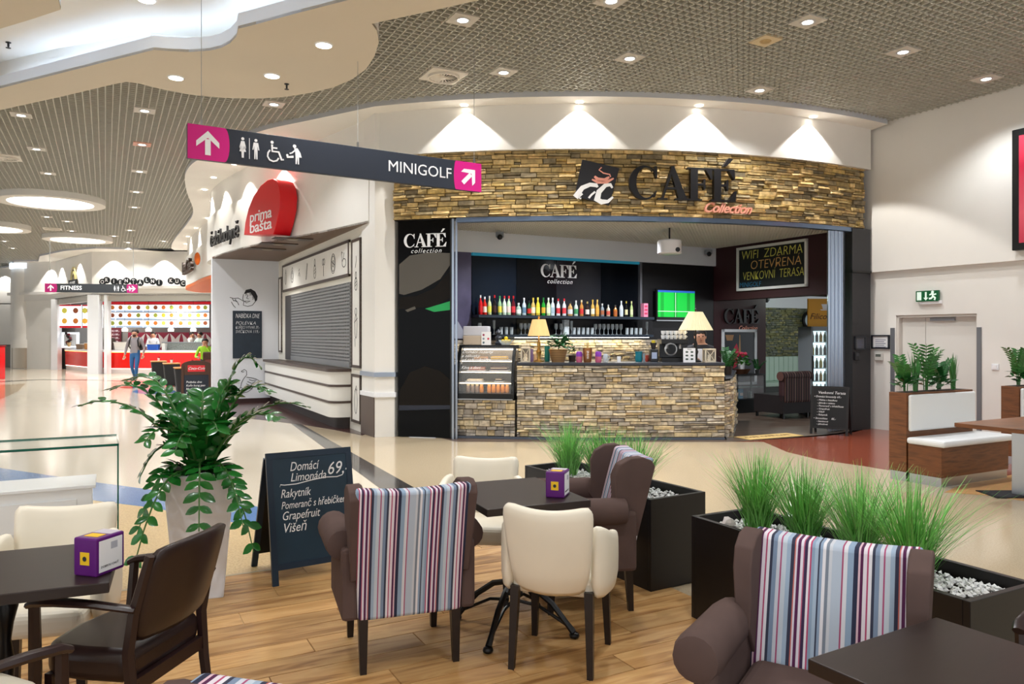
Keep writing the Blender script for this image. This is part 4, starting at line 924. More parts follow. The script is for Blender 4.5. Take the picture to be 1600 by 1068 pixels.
# vitrine with things behind the counter end
vq = br+U*.16-V*.5; vd = U
vt = thing('glass_vitrine', 'low black-framed glass vitrine under the poster in the cafe', 'cabinet', M=WF(vq, vd)); VW = .8; VH = .8
MB().bx(0,VW,0,.28,-.4,0).build('base', black, vt); MB().bx(0,VW,VH-.03,VH,-.4,0).build('top_frame', black, vt)
for xx in (0,VW-.025):
    for zz in (-.4,-.025): MB().bx(xx,xx+.025,.28,VH-.03,zz,zz+.025).build('post', black, vt)
MB().bx(.02,VW-.02,.52,.53,-.38,-.02).build('glass_shelf', mat('green_pane', '#a8c8bc', .05, alpha=.35), vt); MB().bx(.02,VW-.02,.3,VH-.03,-.012,-.008).build('front_pane', pane, vt)
for xx, ww, hh, c, lb in ((.08,.16,.15,'#c8ccc4','grey carton inside the glass vitrine'),(.28,.1,.2,'#4a98c0','blue paper bag inside the glass vitrine'),(.58,.05,.14,'#98a8a4','slim pale jar inside the glass vitrine')):
    t = thing('packet', lb, 'packet', M=WF(vq, vd) @ T(xx,.283,-.25)); MB().taper(0,ww,0,hh,-.04,.04,1).build('body', cm(c,.5), t, bevel=.004); MB().bx(.01,ww-.01,hh*.3,hh*.6,.041,.043).build('label', cm('#e6e6e0',.5), t)
t = thing('flower_basket', 'wicker basket of red flowers and leaves on the vitrine', 'flowers', WF(vq, vd) @ Vector((.32,VH,-.2)))
MB().lathe([(.12,0),(.16,.06),(.19,.1),(.17,.1),(0,.07)], 20).build('basket', mat('basket_brown', '#5c3a24', .7), t, True); bush(t, (0,-.04,.22), (.13,.26), 60, .09, .07, green3)
MB().lathe([(.06,.1),(.08,.28),(.07,.28),(0,.25)], 14).build('white_vase', whiteg, t, True)
for k in range(7): MB().ell((random.uniform(-.15,.06), -.1, random.uniform(.3,.5)), (.04,.04,.04), 8, 6).build('flower', cm('#c2304e',.5), t, True)
t = thing('potted_plant', 'dark feathery plant beside the flower basket on the vitrine', 'plant', WF(vq, vd) @ Vector((-.08,VH-.0,-.12))); MB().lathe([(.06,0),(.08,.12),(.07,.12),(0,.1)], 14).build('pot', cm('#1f1b1a',.5), t, True); zz_small(t, 5, .5, .25, green2, 11, .07)
t = thing('trailing_plant', 'thin trailing plant at the right end of the vitrine', 'plant', WF(vq, vd) @ Vector((.72,VH,-.15))); MB().lathe([(.04,0),(.05,.08),(0,.07)], 12).build('pot', cm('#2a2a28',.5), t, True); zz_small(t, 4, .35, .2, green2, 5, .06)
# poster, dark letters on the maroon wall
def sM(px, py=540): q = onw(px, py, br, U); return (q-br).dot(U), q.z
mp = thing('framed_poster', 'white-framed dark poster with a red figure on the maroon wall', 'poster', M=WF(br, U) @ T(0,0,.005))
a0, zt = sM(1127,514); a1, zb = sM(1181,600)
m = MB(); m.bx(a0,a1,zb,zb+.06,0,.03); m.bx(a0,a1,zt-.06,zt,0,.03); m.bx(a0,a0+.06,zb,zt,0,.03); m.bx(a1-.06,a1,zb,zt,0,.03); m.build('frame', beamw, mp)
MB().bx(a0+.05,a1-.05,zb+.05,zt-.05,0,.012).build('print', cm('#1b2028',.4), mp)
flat(mp, 'printed_figure', [(a0+.3,zb+.35),(a0+.42,zb+.4),(a0+.48,zb+.75),(a0+.42,zt-.3),(a0+.34,zt-.4)], cm('#b8203c',.5), .013); flat(mp, 'printed_tower', [(a0+.48,zt-.5),(a0+.54,zt-.5),(a0+.52,zt-.12),(a0+.5,zt-.12)], cm('#a88458',.5), .013); flat(mp, 'printed_chandelier', [(a0+.1,zt-.12),(a0+.34,zt-.12),(a0+.3,zt-.24),(a0+.14,zt-.24)], cm('#a07850',.5), .013)
dl = thing('wall_lettering', 'dark CAFÉ letters with small pink script on the maroon wall', 'sign', M=WF(br, U) @ T(0,0,.004))
aa, zz_ = sM(1157,505); cafe_word(dl, .3, mat('letter_black', '#120f12'), aa, zz_, 0, .04); text('script_lettering', 'Collection', .13, salmon, dl, T(aa+.2, zz_-.1, .01), .005, .4)
# TV
tv = thing('television', 'wall-mounted television showing a green football pitch', 'television', M=WF(bl, U) @ T(0,0,.07))
x0, x1, z0, z1 = sB(1020), sB(1081), zB(1050,500), zB(1050,452)
MB().bx(x0,x1,z0,z1,0,.05).build('bezel', black, tv, bevel=.005); MB().bx(x0+.03,x1-.03,z0+.06,z1-.03,.05,.052).build('screen', mat('pitch_screen', '#12a838', emit=.55), tv)
tvw = mat('pitch_line', '#d8f4dc', emit=.6); tvd = mat('pitch_dark', '#0c8a2c', emit=.5)
for k in range(3): xx = x0+.1+k*(x1-x0-.2)/2.4; flat(tv, 'mown_stripe', [(xx,z0+.06),(xx+.08,z0+.06),(xx+.08,z1-.03),(xx,z1-.03)], tvd, .0522, .0004)
xm = (x0+x1)/2-.03; flat(tv, 'pitch_line', [(xm,z0+.06),(xm+.008,z0+.06),(xm+.008,z1-.04),(xm,z1-.04)], tvw, .053, .0004); flat(tv, 'pitch_line', [(x0+.03,z0+.17),(x1-.03,z0+.17),(x1-.03,z0+.178),(x0+.03,z0+.178)], tvw, .053, .0004)
flat(tv, 'score_bar', [(x0+.03,z1-.07),(x1-.03,z1-.07),(x1-.03,z1-.03),(x0+.03,z1-.03)], mat('crowd_blue', '#2a58a8', emit=.5), .0535, .0004); MB().bx(x0,x1,z0-.02,z0,0,.05).build('soundbar', steel, tv)
# projector
pp = at(1046, 386, 12.9); t = thing('projector', 'white rounded projector hanging on a rod from the cafe ceiling', 'projector', pp)
MB().lathe([(.17,-.12),(.2,-.1),(.2,.1),(.18,.12)], 28).build('body', cm('#e4e4e8',.35), t, True); MB().tube([(0,0,.1),(.0,0,3.44-pp.z)], .015, 6).build('rod', black, t); MB().lathe([(0,0),(.04,.002),(.04,.03)], 12).build('lens', black, t).matrix_local = T(.1,-.16,-.06) @ RX(math.pi/2)
for px, py, Y, lb in ((781,367,13.2,'grey wall speaker high on the white beam'),(1107,394,15.7,'dome camera in the back corner of the cafe ceiling'),(1197,467,18.2,'dark dome camera under the maroon bulkhead')):
    q = at(px,py,Y); t = thing('security_camera', lb, 'camera', q); MB().bx(-.07,.07,-.05,.05,-.04,.05).build('body', cm('#8d9298' if px < 1150 else '#24282a',.4), t, bevel=.01); MB().ell((0,-.05,-.04), (.05,.05,.05), 10, 6).build('lens', black, t, True)
# chalk board above the passage
sb = thing('wall_chalkboard', 'white-framed chalkboard announcing wifi and a terrace above the cafe passage', 'chalkboard', M=WF(sd0, -V) @ T(0,0,.004))
def sS(px, py): q = onw(px, py, sd0, -V); return (q-sd0).dot(-V), q.z
a0, zt = sS(1153,388); a1, zt2 = sS(1263,372); _, zb = sS(1153,455); _, zb2 = sS(1263,447); zt = (zt+zt2)/2; zb = (zb+zb2)/2
m = MB(); m.bx(a0,a1,zb,zb+.05,0,.04); m.bx(a0,a1,zt-.05,zt,0,.04); m.bx(a0,a0+.05,zb,zt,0,.04); m.bx(a1-.05,a1,zb,zt,0,.04); m.build('frame', cm('#dcdcd8',.5), sb)
MB().bx(a0+.04,a1-.04,zb+.04,zt-.04,0,.015).build('board', cm('#101113',.6), sb)
hh = zt-zb; ww = a1-a0; yel = mat('chalk_yellow', '#d8d264', .8); org = mat('chalk_orange', '#d8a868', .8); blu = mat('chalk_blue', '#3a8ab8', .8)
for s_, fx, fy, sz, mm in (('WIFI  ZDARMA',.5,.8,.235,yel),('OTEVŘENÁ',.56,.56,.235,org),('VENKOVNÍ  TERASA',.52,.32,.225,yel),('MINIGOLF',.2,.13,.13,blu)):
    o = text('lettering', s_, sz*1.05, mm, sb, T(a0+ww*fx, zb+hh*fy, .016), .0006, .1, 'CENTER', -.003, 1.0)
    k = min(1, (ww*.86 if fx > .3 else ww*.32)/o.dimensions.x); o.scale.x = k
# folded shutter and black end pillar
fs0 = fas(fas.at_px(1294))[0]; fs1 = fas(fas.at_px(1317))[0]
fd = thing('folding_shutter', 'bundle of silver folding shutter leaves at the right side of the cafe opening', 'shutter')
for k in range(8):
    q = fs0.lerp(fs1, (k+.5)/8); o = MB().bx(-.017,.017,-.02,.13,.02,3.34).build('leaf', alu, fd, bevel=.006); o.location = (q.x, q.y, 0); o.rotation_euler = (0,0,-.42+(-.2 if k % 2 else .15))
ep = [(5.72,12.80),(6.12,13.0),(5.95,13.4),(5.68,13.27)]
pil2 = struct(MB().prism(ep, 0, 3.41).build('wall_end_pillar', cm('#2b2a2d',.5)))
MB().prism([(x+(x-5.8)*.03, y-.02) for x, y in ep], 2.66, 2.70).build('joint', black, pil2)
# lounge furniture seen through the passage
bq = onw(1188, 600, iw0-V*.82, U); bq.z = 0
bo = thing('booth_bench', 'mint green ribbed booth bench against the lounge stone wall', 'bench', M=WF(bq, U)); mint = cm('#b9cfc0', .5)
MB().bx(0,3,.1,.45,-.6,0).build('base', mat('booth_base', '#3a3f3c',.6), bo); MB().bx(0,3,.38,.48,-.6,.02).build('seat', mint, bo, bevel=.02)
for k in range(18): MB().bx(k*.165,(k+1)*.165-.006,.48,1.08,-.66,-.5).build('backrest_rib', mint, bo, bevel=.02)
strip_dark = ramp_mat('dark_stripe', [(0,'#3a1f22'),(.15,'#7a5a4c'),(.22,'#2a1a1e'),(.4,'#54303a'),(.5,'#a08470'),(.56,'#241618'),(.75,'#5a3a34'),(.9,'#20161a')], 0, .7, (5,5,5))
aq = G(1224, 655); ac = thing('striped_armchair', 'dark striped armchair in the lounge seen beside the fridge', 'armchair', aq+U*.0, TH)
MB().bx(0,.75,0,.75,.1,.45).build('seat', mat('dark_base', '#1c1416',.7), ac); MB().bx(0,.75,-.02,.14,.3,.86).build('backrest', strip_dark, ac, bevel=.05)
m = MB(); m.M = T(0,.06,.82) @ RY(math.pi/2); m.lathe([(.09,-.02),(.09,.77)], 16); m.build('top_roll', strip_dark, ac, True)
for xx in (.04,.7):
    for yy in (.04,.7): MB().bx(xx-.02,xx+.02,yy-.02,yy+.02,0,.1).build('leg', black, ac)
fr = thing('drinks_fridge', 'tall glass-door drinks fridge with lit shelves inside the cafe passage', 'fridge', M=WF(onw(1264,560,sd0+Vector((.1,0,0)),U)*1, U) if False else WF(Vector((5.93,15.1,0)), (1,.12)))
FW = .62; FH = 1.78
m = MB(); m.bx(0,.04,0,FH,-.5,0); m.bx(FW-.04,FW,0,FH,-.5,0); m.bx(0,FW,0,.35,-.5,0); m.bx(0,FW,FH-.08,FH,-.5,0); m.bx(0,FW,0,FH,-.52,-.5); m.build('body', cm('#8a9298',.4), fr)
MB().bx(.05,FW-.05,.36,FH-.09,-.49,-.48).build('lit_back', mat('fridge_glow', '#cfeaf0', emit=1.2), fr); MB().bx(.04,FW-.04,.36,FH-.09,-.01,-.004).build('door_pane', pane, fr); MB().bx(.02,.04,.7,1.2,0,.03).build('door_handle', black, fr)
for k in range(5): MB().bx(.05,FW-.05,.42+k*.26,.43+k*.26,-.46,-.03).build('shelf', mat('fridge_shelf', '#d8e4e4',.4), fr)
fcol = ['#d8c030','#2a3a2a','#c8d0d0','#1c1c1c','#d0a020','#3a6a4a']
FM = WF(Vector((5.93,15.1,0)), (1,.12))
for r in range(5):
    for k in range(6):
        t = tag(MB().lathe([(.03,0),(.032,.01),(.032,.12),(.012,.17),(.012,.2)], 8).build('fridge_bottle', cm(fcol[(r*2+k) % 6], .3), None, True), f'drink bottle, {ordn(k)} from the left on the {["lowest","second","third","fourth","top"][r]} fridge shelf', 'bottle', 'bottles in the fridge')
        t.matrix_world = FM @ T(.1+k*.085, .433+r*.26, -.12) @ RX(-math.pi/2)
fsn = thing('yellow_sign', 'yellow coffee sign with a white cup standing on the fridge', 'sign', M=FM @ T(0,FH,-.15))
MB().bx(.02,FW,0,.56,-.04,0).build('board', cm('#e0a020',.5), fsn); text('lettering', 'Filicori', .17, mat('sign_brown', '#4a2a12', .6), fsn, T(.05,.2,.002), .001, .3, 'LEFT')
m = MB(); m.M = T(.4,.4,0); m.prism([(-.1,.05),(.1,.05),(.07,-.05),(-.07,-.05)], .001, .006); m.prism([(-.13,-.055),(.13,-.055),(.1,-.075),(-.1,-.075)], .001, .006); m.build('cup_print', signwhite, fsn)
wt = at(1265, 500, 16.5); t = thing('round_wreath', 'dark round wreath hanging on the lounge stone wall', 'wreath', onw(1264,500,iw0-V*.14,U)); pts = [(.2*math.cos(a),.0,.2*math.sin(a)) for a in [k*math.pi/10 for k in range(21)]]
m = MB(); m.M = RZ(TH); m.tube(pts, .045, 6); m.build('ring', black, t, True); m = MB(); m.M = RZ(TH) @ RX(math.pi/2); m.lathe([(0,0),(.15,.001)], 16); m.build('disc', cm('#9fb4b8',.3), t)
# ================================================================ people
def person(name, label, loc, rz, J, mats_, hair, group=None, scale=1.0, hairlen=.0, seated=False):
    """J: joint overrides; mats_: (skin, top, bottom, shoe). Faces local -Y."""
    P = dict(pel=(0,0,.94), spi=(0,0,1.16), che=(0,.0,1.38), nec=(0,.0,1.51), hea=(0,-.015,1.62), top=(0,-.01,1.72),
             shL=(.19,0,1.42), shR=(-.19,0,1.42), elL=(.26,.03,1.14), elR=(-.26,.03,1.14), haL=(.28,-.05,.9), haR=(-.28,-.05,.9),
             hiL=(.095,0,.9), hiR=(-.095,0,.9), knL=(.11,-.02,.5), knR=(-.11,-.02,.5), anL=(.11,.02,.09), anR=(-.11,.02,.09), toL=(.12,-.14,.035), toR=(-.12,-.14,.035))
    P.update(J)
    rad = dict(pel=.135, spi=.125, che=.14, nec=.058, hea=.118, top=.085, shL=.072, shR=.072, elL=.047, elR=.047, haL=.034, haR=.034, hiL=.1, hiR=.1, knL=.065, knR=.065, anL=.042, anR=.042, toL=.035, toR=.035)
    if 'fat' in J: pass
    names = [k for k in P]; idx = {k: i for i, k in enumerate(names)}
    E = [('pel','spi'),('spi','che'),('che','nec'),('nec','hea'),('hea','top'),('che','shL'),('shL','elL'),('elL','haL'),('che','shR'),('shR','elR'),('elR','haR'),('pel','hiL'),('hiL','knL'),('knL','anL'),('anL','toL'),('pel','hiR'),('hiR','knR'),('knR','anR'),('anR','toR')]
    me = bpy.data.meshes.new('body'); me.from_pydata([P[k] for k in names], [(idx[a], idx[b]) for a, b in E], [])
    o = bpy.data.objects.new('tmp_body', me); C.objects.link(o)
    o.modifiers.new('skin', 'SKIN')
    for k in names:
        sv = me.skin_vertices[0].data[idx[k]]; r = rad[k]; sv.radius = (r*(1.15 if k in ('pel','spi','che') else 1), r*(.82 if k in ('pel','spi','che') else 1)); sv.use_root = (k == 'pel')
    sb_ = o.modifiers.new('sub', 'SUBSURF'); sb_.levels = 1; sb_.render_levels = 1
    bpy.context.view_layer.update(); dg = bpy.context.evaluated_depsgraph_get()
    bm_ = bpy.data.meshes.new_from_object(o.evaluated_get(dg)); bpy.data.objects.remove(o); bm_.name = 'body'
    bm_.materials.clear()
    for m_ in mats_: bm_.materials.append(m_)
    seg = [(Vector(P[a]), Vector(P[b]), a, b) for a, b in E]
    for f in bm_.polygons:
        c = f.center; best = None
        for a, b, na, nb in seg:
            d = b-a; t_ = max(0, min(1, (c-a).dot(d)/d.length_squared)); e = (c-(a+d*t_)).length
            if best is None or e < best[0]: best = (e, t_, na, nb)
        _, t_, na, nb = best; k = 1
        if nb in ('top','hea') or (na == 'che' and nb == 'nec' and t_ > .75): k = 0
        elif na in ('elL','elR') and t_ > .82: k = 0
        elif na in ('hiL','hiR','knL','knR') or (na == 'pel' and nb[:2] == 'hi') or (na == 'pel' and nb == 'spi' and t_ < .25): k = 2
        elif na in ('anL','anR'): k = 3
        f.material_index = k; f.use_smooth = True
    t = thing(name, label, 'person', loc, rz, group); t.scale = (scale,)*3
    b = bpy.data.objects.new('body', bm_); C.objects.link(b); b.parent = t
    h = Vector(P['hea']); m = MB(); m.ell((h.x,h.y+.036,h.z+.055), (.116,.108,.1), 14, 10)
    if hairlen: m.ell((h.x,h.y+.06,h.z-hairlen*.5), (.085,.06,hairlen), 12, 8)
    m.build('hair', hair, t, True)
    m = MB(); m.ell((h.x,h.y-.093,h.z-.012), (.014,.02,.024), 8, 6); m.build('nose', mats_[0], t, True)
    for s in (-1, 1):
        MB().ell((h.x+s*.034,h.y-.084,h.z+.018), (.013,.01,.008), 8, 6).build('eye', cm('#1c1614',.3), t, True)
        MB().ell((h.x+s*.094,h.y+.005,h.z), (.012,.02,.03), 8, 6).build('ear', mats_[0], t, True)
    MB().ell((h.x,h.y-.082,h.z-.05), (.026,.012,.007), 8, 6).build('mouth', cm('#9a5a50',.5), t, True)
    for sd in ('L','R'):
        e, w_ = Vector(P['el'+sd]), Vector(P['ha'+sd]); d = (w_-e).normalized(); side = d.cross(Vector((0,1,0))); side = side.normalized() if side.length > .1 else Vector((1,0,0)); m = MB()
        m.ell(tuple(w_+d*.045), (.036,.036,.05), 8, 6)
        for k in range(4):
            b0_ = w_+d*.075+side*(-.03+.02*k); L = (.062,.075,.07,.055)[k]; m.tube([b0_, b0_+d*L*.55+Vector((0,-.01,0)), b0_+d*L+Vector((0,-.025,0))], [.011,.01,.007], 5)
        m.tube([w_+d*.03+side*.03, w_+d*.06+side*.055+Vector((0,-.015,0)), w_+d*.09+side*.058+Vector((0,-.03,0))], [.013,.011,.008], 5); m.build('hand', mats_[0], t, True)
    return t
skin = mat('skin_tone', '#c9957a', .5)
jeans = cm('#2f5f94', .8); shoe = cm('#1c1614', .5); greyshirt = cm('#8f888c', .8)
man = person('person', 'walking man in grey shirt and blue jeans with a backpack in the far hall', G(211,596), .1,
  dict(anL=(.1,-.17,.09), knL=(.1,-.15,.5), toL=(.11,-.32,.06), anR=(-.06,.14,.12), knR=(-.09,-.04,.5), toR=(-.07,0,.04), elL=(.3,.02,1.14), haL=(.3,-.12,.9), elR=(-.3,.06,1.13), haR=(-.33,-.02,.88)),
  (skin, greyshirt, jeans, shoe), cm('#2a2220', .7), scale=1.03)
MB().ell((0,-.075,1.555), (.06,.035,.05), 10, 7).build('beard', cm('#3a2c28',.8), man, True)
m = MB(); m.bx(-.16,.16,.11,.26,1.05,1.46); m.build('backpack', cm('#1c1c20',.7), man, bevel=.03)
for s in (-1,1): MB().tube([(s*.12,.12,1.45),(s*.13,0,1.52),(s*.13,-.13,1.4),(s*.15,-.12,1.2),(s*.17,.1,1.1)], .022, 6).build('backpack_strap', cm('#1c1c20',.7), man, True)
# ================================================================ BISTRO with the closed shutter
K = Vector((-5.68,18.55,0)); E_ = Vector((-2.47,12.53,0)); LS = (E_-K).length
def sP(px, py): q = onw(px, py, K, -V); return (q-K).dot(-V), q.z
cream = mat('cream_wall', '#e6e2d6', .5); brownf = mat('brown_frame', '#4a3c34', .4)
m = MB(); m.M = WF(K, -V); m.bx(-.1, LS, 0, 3.42, -.2, 0); ws = struct(m.build('wall_shutter', cream))
KL = K-U*1.52
m = MB(); m.M = WF(KL, U); m.bx(0, 1.52, 0, 3.42, -.2, 0); wm = struct(m.build('wall_menu', mat('cool_white', '#dfe1e6', .5)))
m = MB(); m.M = WF(KL, U); m.bx(0, 1.52, 0, .1, 0, .015); struct(m.build('baseboard_menu', mat('kick_maroon', '#3a2422', .5)))
# brown soffit
bi = [p for p in band if p.y < 17.9]
sp_ = [(p.x,p.y) for p in bi]+[(E_.x,E_.y),(K.x,K.y),(KL.x,KL.y)]
sf = struct(MB().prism(sp_, 3.405, 3.44).build('ceiling_bistro', brownsof))
for px, py in ((447,373),(425,381),(408,389)):
    p = G(px+10,py,3.4); t = thing('soffit_lamp_frame', {447:'dark square lamp frame in the brown soffit, nearest',425:'dark square lamp frame in the brown soffit, middle one',408:'dark square lamp frame in the brown soffit, farthest'}[px], 'lamp', p, TH)
    MB().bx(-.35,.35,-.16,.16,-.01,.004).build('frame', mat('frame_brown', '#3a2818', .4), t); MB().lathe([(.09,-.02),(.11,-.01)], 18).build('lens', cm('#7a6a50',.3), t)
p = band[-8]; spot('bistro_lamp', (-5.4,16.6,3.36), 60, 2.7, .8, (1,.98,.95), .3)
# shutter
s0, s1 = sP(457,500)[0], sP(549,500)[0]; z0, z1 = 1.05, 2.52; sL = sP(447,500)[0]
sh = thing('roller_shutter', 'closed grey roller shutter with rows of small slots above the white counter', 'shutter', M=WF(K, -V))
m = MB(); m.bx(sL,s0-.002,z0,z1,.002,.02); m.build('left_jamb', mat('jamb_dark', '#3c3a3c', .4), sh)
MB().bx(s0,s1,z0,z1,.002,.008).build('dark_back', cm('#1c1c1e',.6), sh); slm = mat('slat_grey', '#8e8f90', .4, metal=.3)
nS = 24; hS = (z1-z0)/nS; slme = None
for k in range(nS):
    if slme is None: slme = MB().bx(s0,s1,.0,hS*.5,.01,.03).mesh('slat', slm)
    o = bpy.data.objects.new('slat', slme); C.objects.link(o); o.parent = sh; o.location.y = z0+k*hS
m = MB(); nb = 44
for k in range(nS):
    for i in range(nb+1): xx = s0+(s1-s0)*i/nb; m.bx(xx-.022,xx+.022,z0+k*hS+hS*.48,z0+(k+1)*hS,.01,.028)
stuff(m.build('slot_bars', slm, sh)); MB().bx(s0,s1,z0,z0+.1,.02,.04).build('bottom_bar', slm, sh)
# header with drawings, side frames
def framebox(parent, name, a, b, c, d, wd, z, mm=brownf):
    m = MB(); m.bx(a,b,c,c+wd,0,z); m.bx(a,b,d-wd,d,0,z); m.bx(a,a+wd,c,d,0,z); m.bx(b-wd,b,c,d,0,z); return m.build(name, mm, parent)
hd = thing('header_panel', 'white header panel with line drawings of food over the shutter', 'panel', M=WF(K, -V) @ T(0,0,.003))
ha, hb = sP(444,440)[0], sP(550,400)[0]-.05
MB().bx(ha,hb,2.66,3.2,0,.03).build('board', mat('header_white', '#eceae4', .4), hd); framebox(hd, 'frame', ha-.03, hb-.02, 2.62, 3.25, .05, .04)
dr = mat('drawing_ink', '#26262a', .7)
def draw(parent, polys, org, sc, z=.032, wd=.012, name='drawing'):
    for pl in polys: stroke(parent, name, [(org[0]+x*sc, org[1]+y*sc) for x, y in pl], wd, dr, z, .002)
circ = lambda cx, cy, rx, ry, n=12: [(cx+rx*math.cos(k*6.2832/n), cy+ry*math.sin(k*6.2832/n)) for k in range(n+1)]
foods = [[circ(0,0,.4,.9), [(-.2,.9),(.1,1.4),(.3,.9)]], [circ(0,0,.8,.9), circ(0,.1,.45,.5), [(-.4,1),(0,1.4),(.4,1)]], [[(-.6,-.2),(0,.3),(.5,-.3)],[(-.3,.5),(.2,.8)]], [[(-.5,-1),(-.2,0),(.3,1.2),(.5,1),(.1,-.2),(-.2,-1),(-.5,-1)]], [circ(0,-.3,.6,.9), circ(0,.9,.3,.5), [(-.3,-.2),(.3,.1)],[(-.3,-.6),(.3,-.3)]], [[(0,-1.2),(0,.1)], circ(-.3,.6,.3,.4), circ(.3,.6,.3,.4)], [circ(0,0,1,1.2,16), circ(0,0,.75,.95,16), circ(0,0,.3,.4), [(-.6,.3),(.6,-.2)]], [circ(.2,-.3,.8,.5), [(-.6,-.1),(-.8,1.1),(-.4,.9)], [(-.1,.2),(.2,.9)]]]
for k, fd_ in enumerate(foods): draw(hd, fd_, (ha+.35+(hb-ha-.7)*k/7, 2.92), .15)
for nm, a, b, c, d, lb in (('framed_board',551.5,565.5,1.06,3.22,'narrow tall framed panel with ink drawings right of the shutter'),('framed_board',551.5,565.5,.14,.95,'short framed panel with an ink drawing below the tall panel'),('framed_board',437,441.5,1.2,3.0,'narrow framed strip left of the shutter in the corner')):
    t = thing(nm, lb, 'panel', M=WF(K, -V) @ T(0,0,.003)); a, b = sP(a,500)[0], sP(b,500)[0]
    if b-a > .1:
        MB().bx(a,b,c,d,0,.02).build('board', mat('header_white','#eceae4'), t); framebox(t, 'frame', a, b, c, d, .045, .03)
        if d > 3.1: draw(t, foods[4]+[[(-.3,2),(.2,3),(.1,3.6)]], ((a+b)/2, 2.5), .12, .022); draw(t, [circ(0,0,.5,1.4), circ(0,1.8,.4,.4), [(-.6,.5),(.6,1)], [(-.4,-1.4),(-.3,-2.4)]], ((a+b)/2, 1.75), .14, .022)
        elif d < 1: draw(t, [circ(0,0,.6,1.6), [(-.5,1.2),(.2,2),(.5,1.4)]], ((a+b)/2, .5), .13, .022)
# white counter with brown strips and a rounded end
cb = thing('shutter_counter', 'white curved counter with brown horizontal strips under the shutter', 'counter', M=WF(K, -V))
ca, ce = sP(438,600)[0]-.1, sP(552,600)[0]-.14; dpt = .34
def cpoly(d, e=0):
    return [(ca,.004),(ca,d)]+[(ce-.22+.22*math.sin(a)+e, max(.004, d-.22+.22*math.cos(a))) for a in [k*math.pi/12 for k in range(7)]]+[(ce+e,.004)]
def cprism(mb, poly, z0, z1): mb.M = Matrix(((1,0,0,0),(0,0,1,0),(0,1,0,0),(0,0,0,1))); mb.prism(poly, z0, z1); mb.M = Matrix.Identity(4); return mb
for a, b in ((.2,.44),(.48,.72),(.76,.98)): cprism(MB(), cpoly(dpt), a, b).build('panel', mat('counter_white', '#ebe9e2', .35), cb, True)
for z in (.44,.72): cprism(MB(), cpoly(dpt+.012, .01), z, z+.04).build('strip', brownf, cb, True)
cprism(MB(), cpoly(dpt+.05, .04), .98, 1.03).build('worktop', brownf, cb, True); cprism(MB(), cpoly(dpt-.12, -.06), 0, .2).build('plinth', cm('#2e2624',.5), cb, True)
# drawings and menu board on the menu wall
def wpx(x, y): q = onw(280+x/4.109, 440+y/4.109, KL, U); return (q-KL).dot(U), q.z
def wdraw(name, label, cat, polys, blobs=()):
    t = thing(name, label, cat, M=WF(KL, U) @ T(0,0,.002))
    for b in blobs: flat(t, 'ink_area', [wpx(*p) for p in b], dr, .001, .001)
    for pl in polys: stroke(t, 'ink_line', [wpx(*p) for p in pl], .014, dr, .001, .001)
wdraw('wall_drawing', 'ink drawing of a laughing face eating, above the blackboard', 'drawing',
  [[(412,80),(408,110),(415,128),(411,150),(440,158),(470,150),(490,125)],[(424,86),(430,82),(438,84)],[(452,86),(459,82),(466,85)],[(441,86),(433,106),(446,110)],[(418,124),(432,136),(456,124),(418,124)],[(325,100),(350,107),(378,104),(412,124)],[(334,128),(348,152),(362,166)],[(345,118),(372,126),(383,150)],[(340,108),(352,124)],[(360,110),(368,130)],[(470,95),(476,105),(472,115)],[(420,76),(436,74)],[(450,76),(468,76)]],
  [[(415,78),(428,52),(460,45),(488,62),(503,92),(500,118),(488,128),(480,104),(458,70),(432,72)]])
wdraw('wall_drawing', 'ink drawing of a sitting goose low on the wall, behind the big plant', 'drawing',
  [[(398,575),(418,562),(432,572),(433,598),(412,624),(400,648),(394,678),(420,690),(462,684),(502,660),(516,636),(494,624),(462,616),(432,612)],[(398,575),(408,580),(418,576)],[(438,640),(466,652),(490,640)],[(430,655),(460,668),(486,656)],[(352,714),(398,714),(440,706),(470,684)],[(380,690),(394,678)],[(448,628),(470,634),(496,632)]])
mbd = thing('menu_blackboard', 'slate menu blackboard with chalk lines on the white wall', 'blackboard', M=WF(KL, U) @ T(0,0,.004))
(a, zt), (b, zb) = wpx(343,187), wpx(530,490); zt = (zt+wpx(530,187)[1])/2; zb = (zb+wpx(343,490)[1])/2
MB().bx(a,b,zb,zt,0,.02).build('board', mat('slate_board', '#25303c', .6, noise=.12, nscale=4), mbd)
for s_, fy, sz in (('NABÍDKA DNE',.89,.155),('POLÉVKA',.74,.11),('KUŘECÍ VÝVAR 39,-',.65,.1),('SVÍČKOVÁ 119,-',.56,.105)):
    o = text('lettering', s_, sz, chalk, mbd, T(a+.06, zb+(zt-zb)*fy, .021), .0006, .2, 'LEFT', -.002); o.scale.x = min(1, (b-a-.12)/o.dimensions.x)
# fascia letters, red sign
BP = Path(band)
fl_ = thing('fascia_lettering', 'black lettering along the white curved fascia beside the red sign', 'sign')
o = text('lettering', 'česká kuchyně', .46, mat('letter_black','#120f12'), fl_, None, .02, 0, 'RIGHT', 0, .84); BP.bend(o, BP.at_px(377.5), 3.80, .055)
rs_a = BP(BP.at_px(405)); rp_ = rs_a[0]; ra = rs_a[1]; rn = Vector((math.sin(ra),-math.cos(ra)))
RO = Vector((rp_.x+rn.x*.34, rp_.y+rn.y*.34, 0)); RD = Vector((math.cos(ra), math.sin(ra), 0))
rsg = thing('red_sign', 'large red rounded three-dimensional sign with white lettering on the fascia', 'sign', M=WF(RO, RD))
def rpx(x, y): q = onw(x, y, RO, RD); return (q-RO).dot(RD), q.z
outl = [(381,367),(383,348),(388,326),(396,306),(407,290),(418,281),(426,279),(432,282),(436,291),(438,305),(437,325),(432,348),(427,366)]
MB().prism([rpx(*p) for p in outl], -.33, 0).build('body', mat('sign_red', '#d8131d', .3), rsg, True, ang=35, bevel=.01)
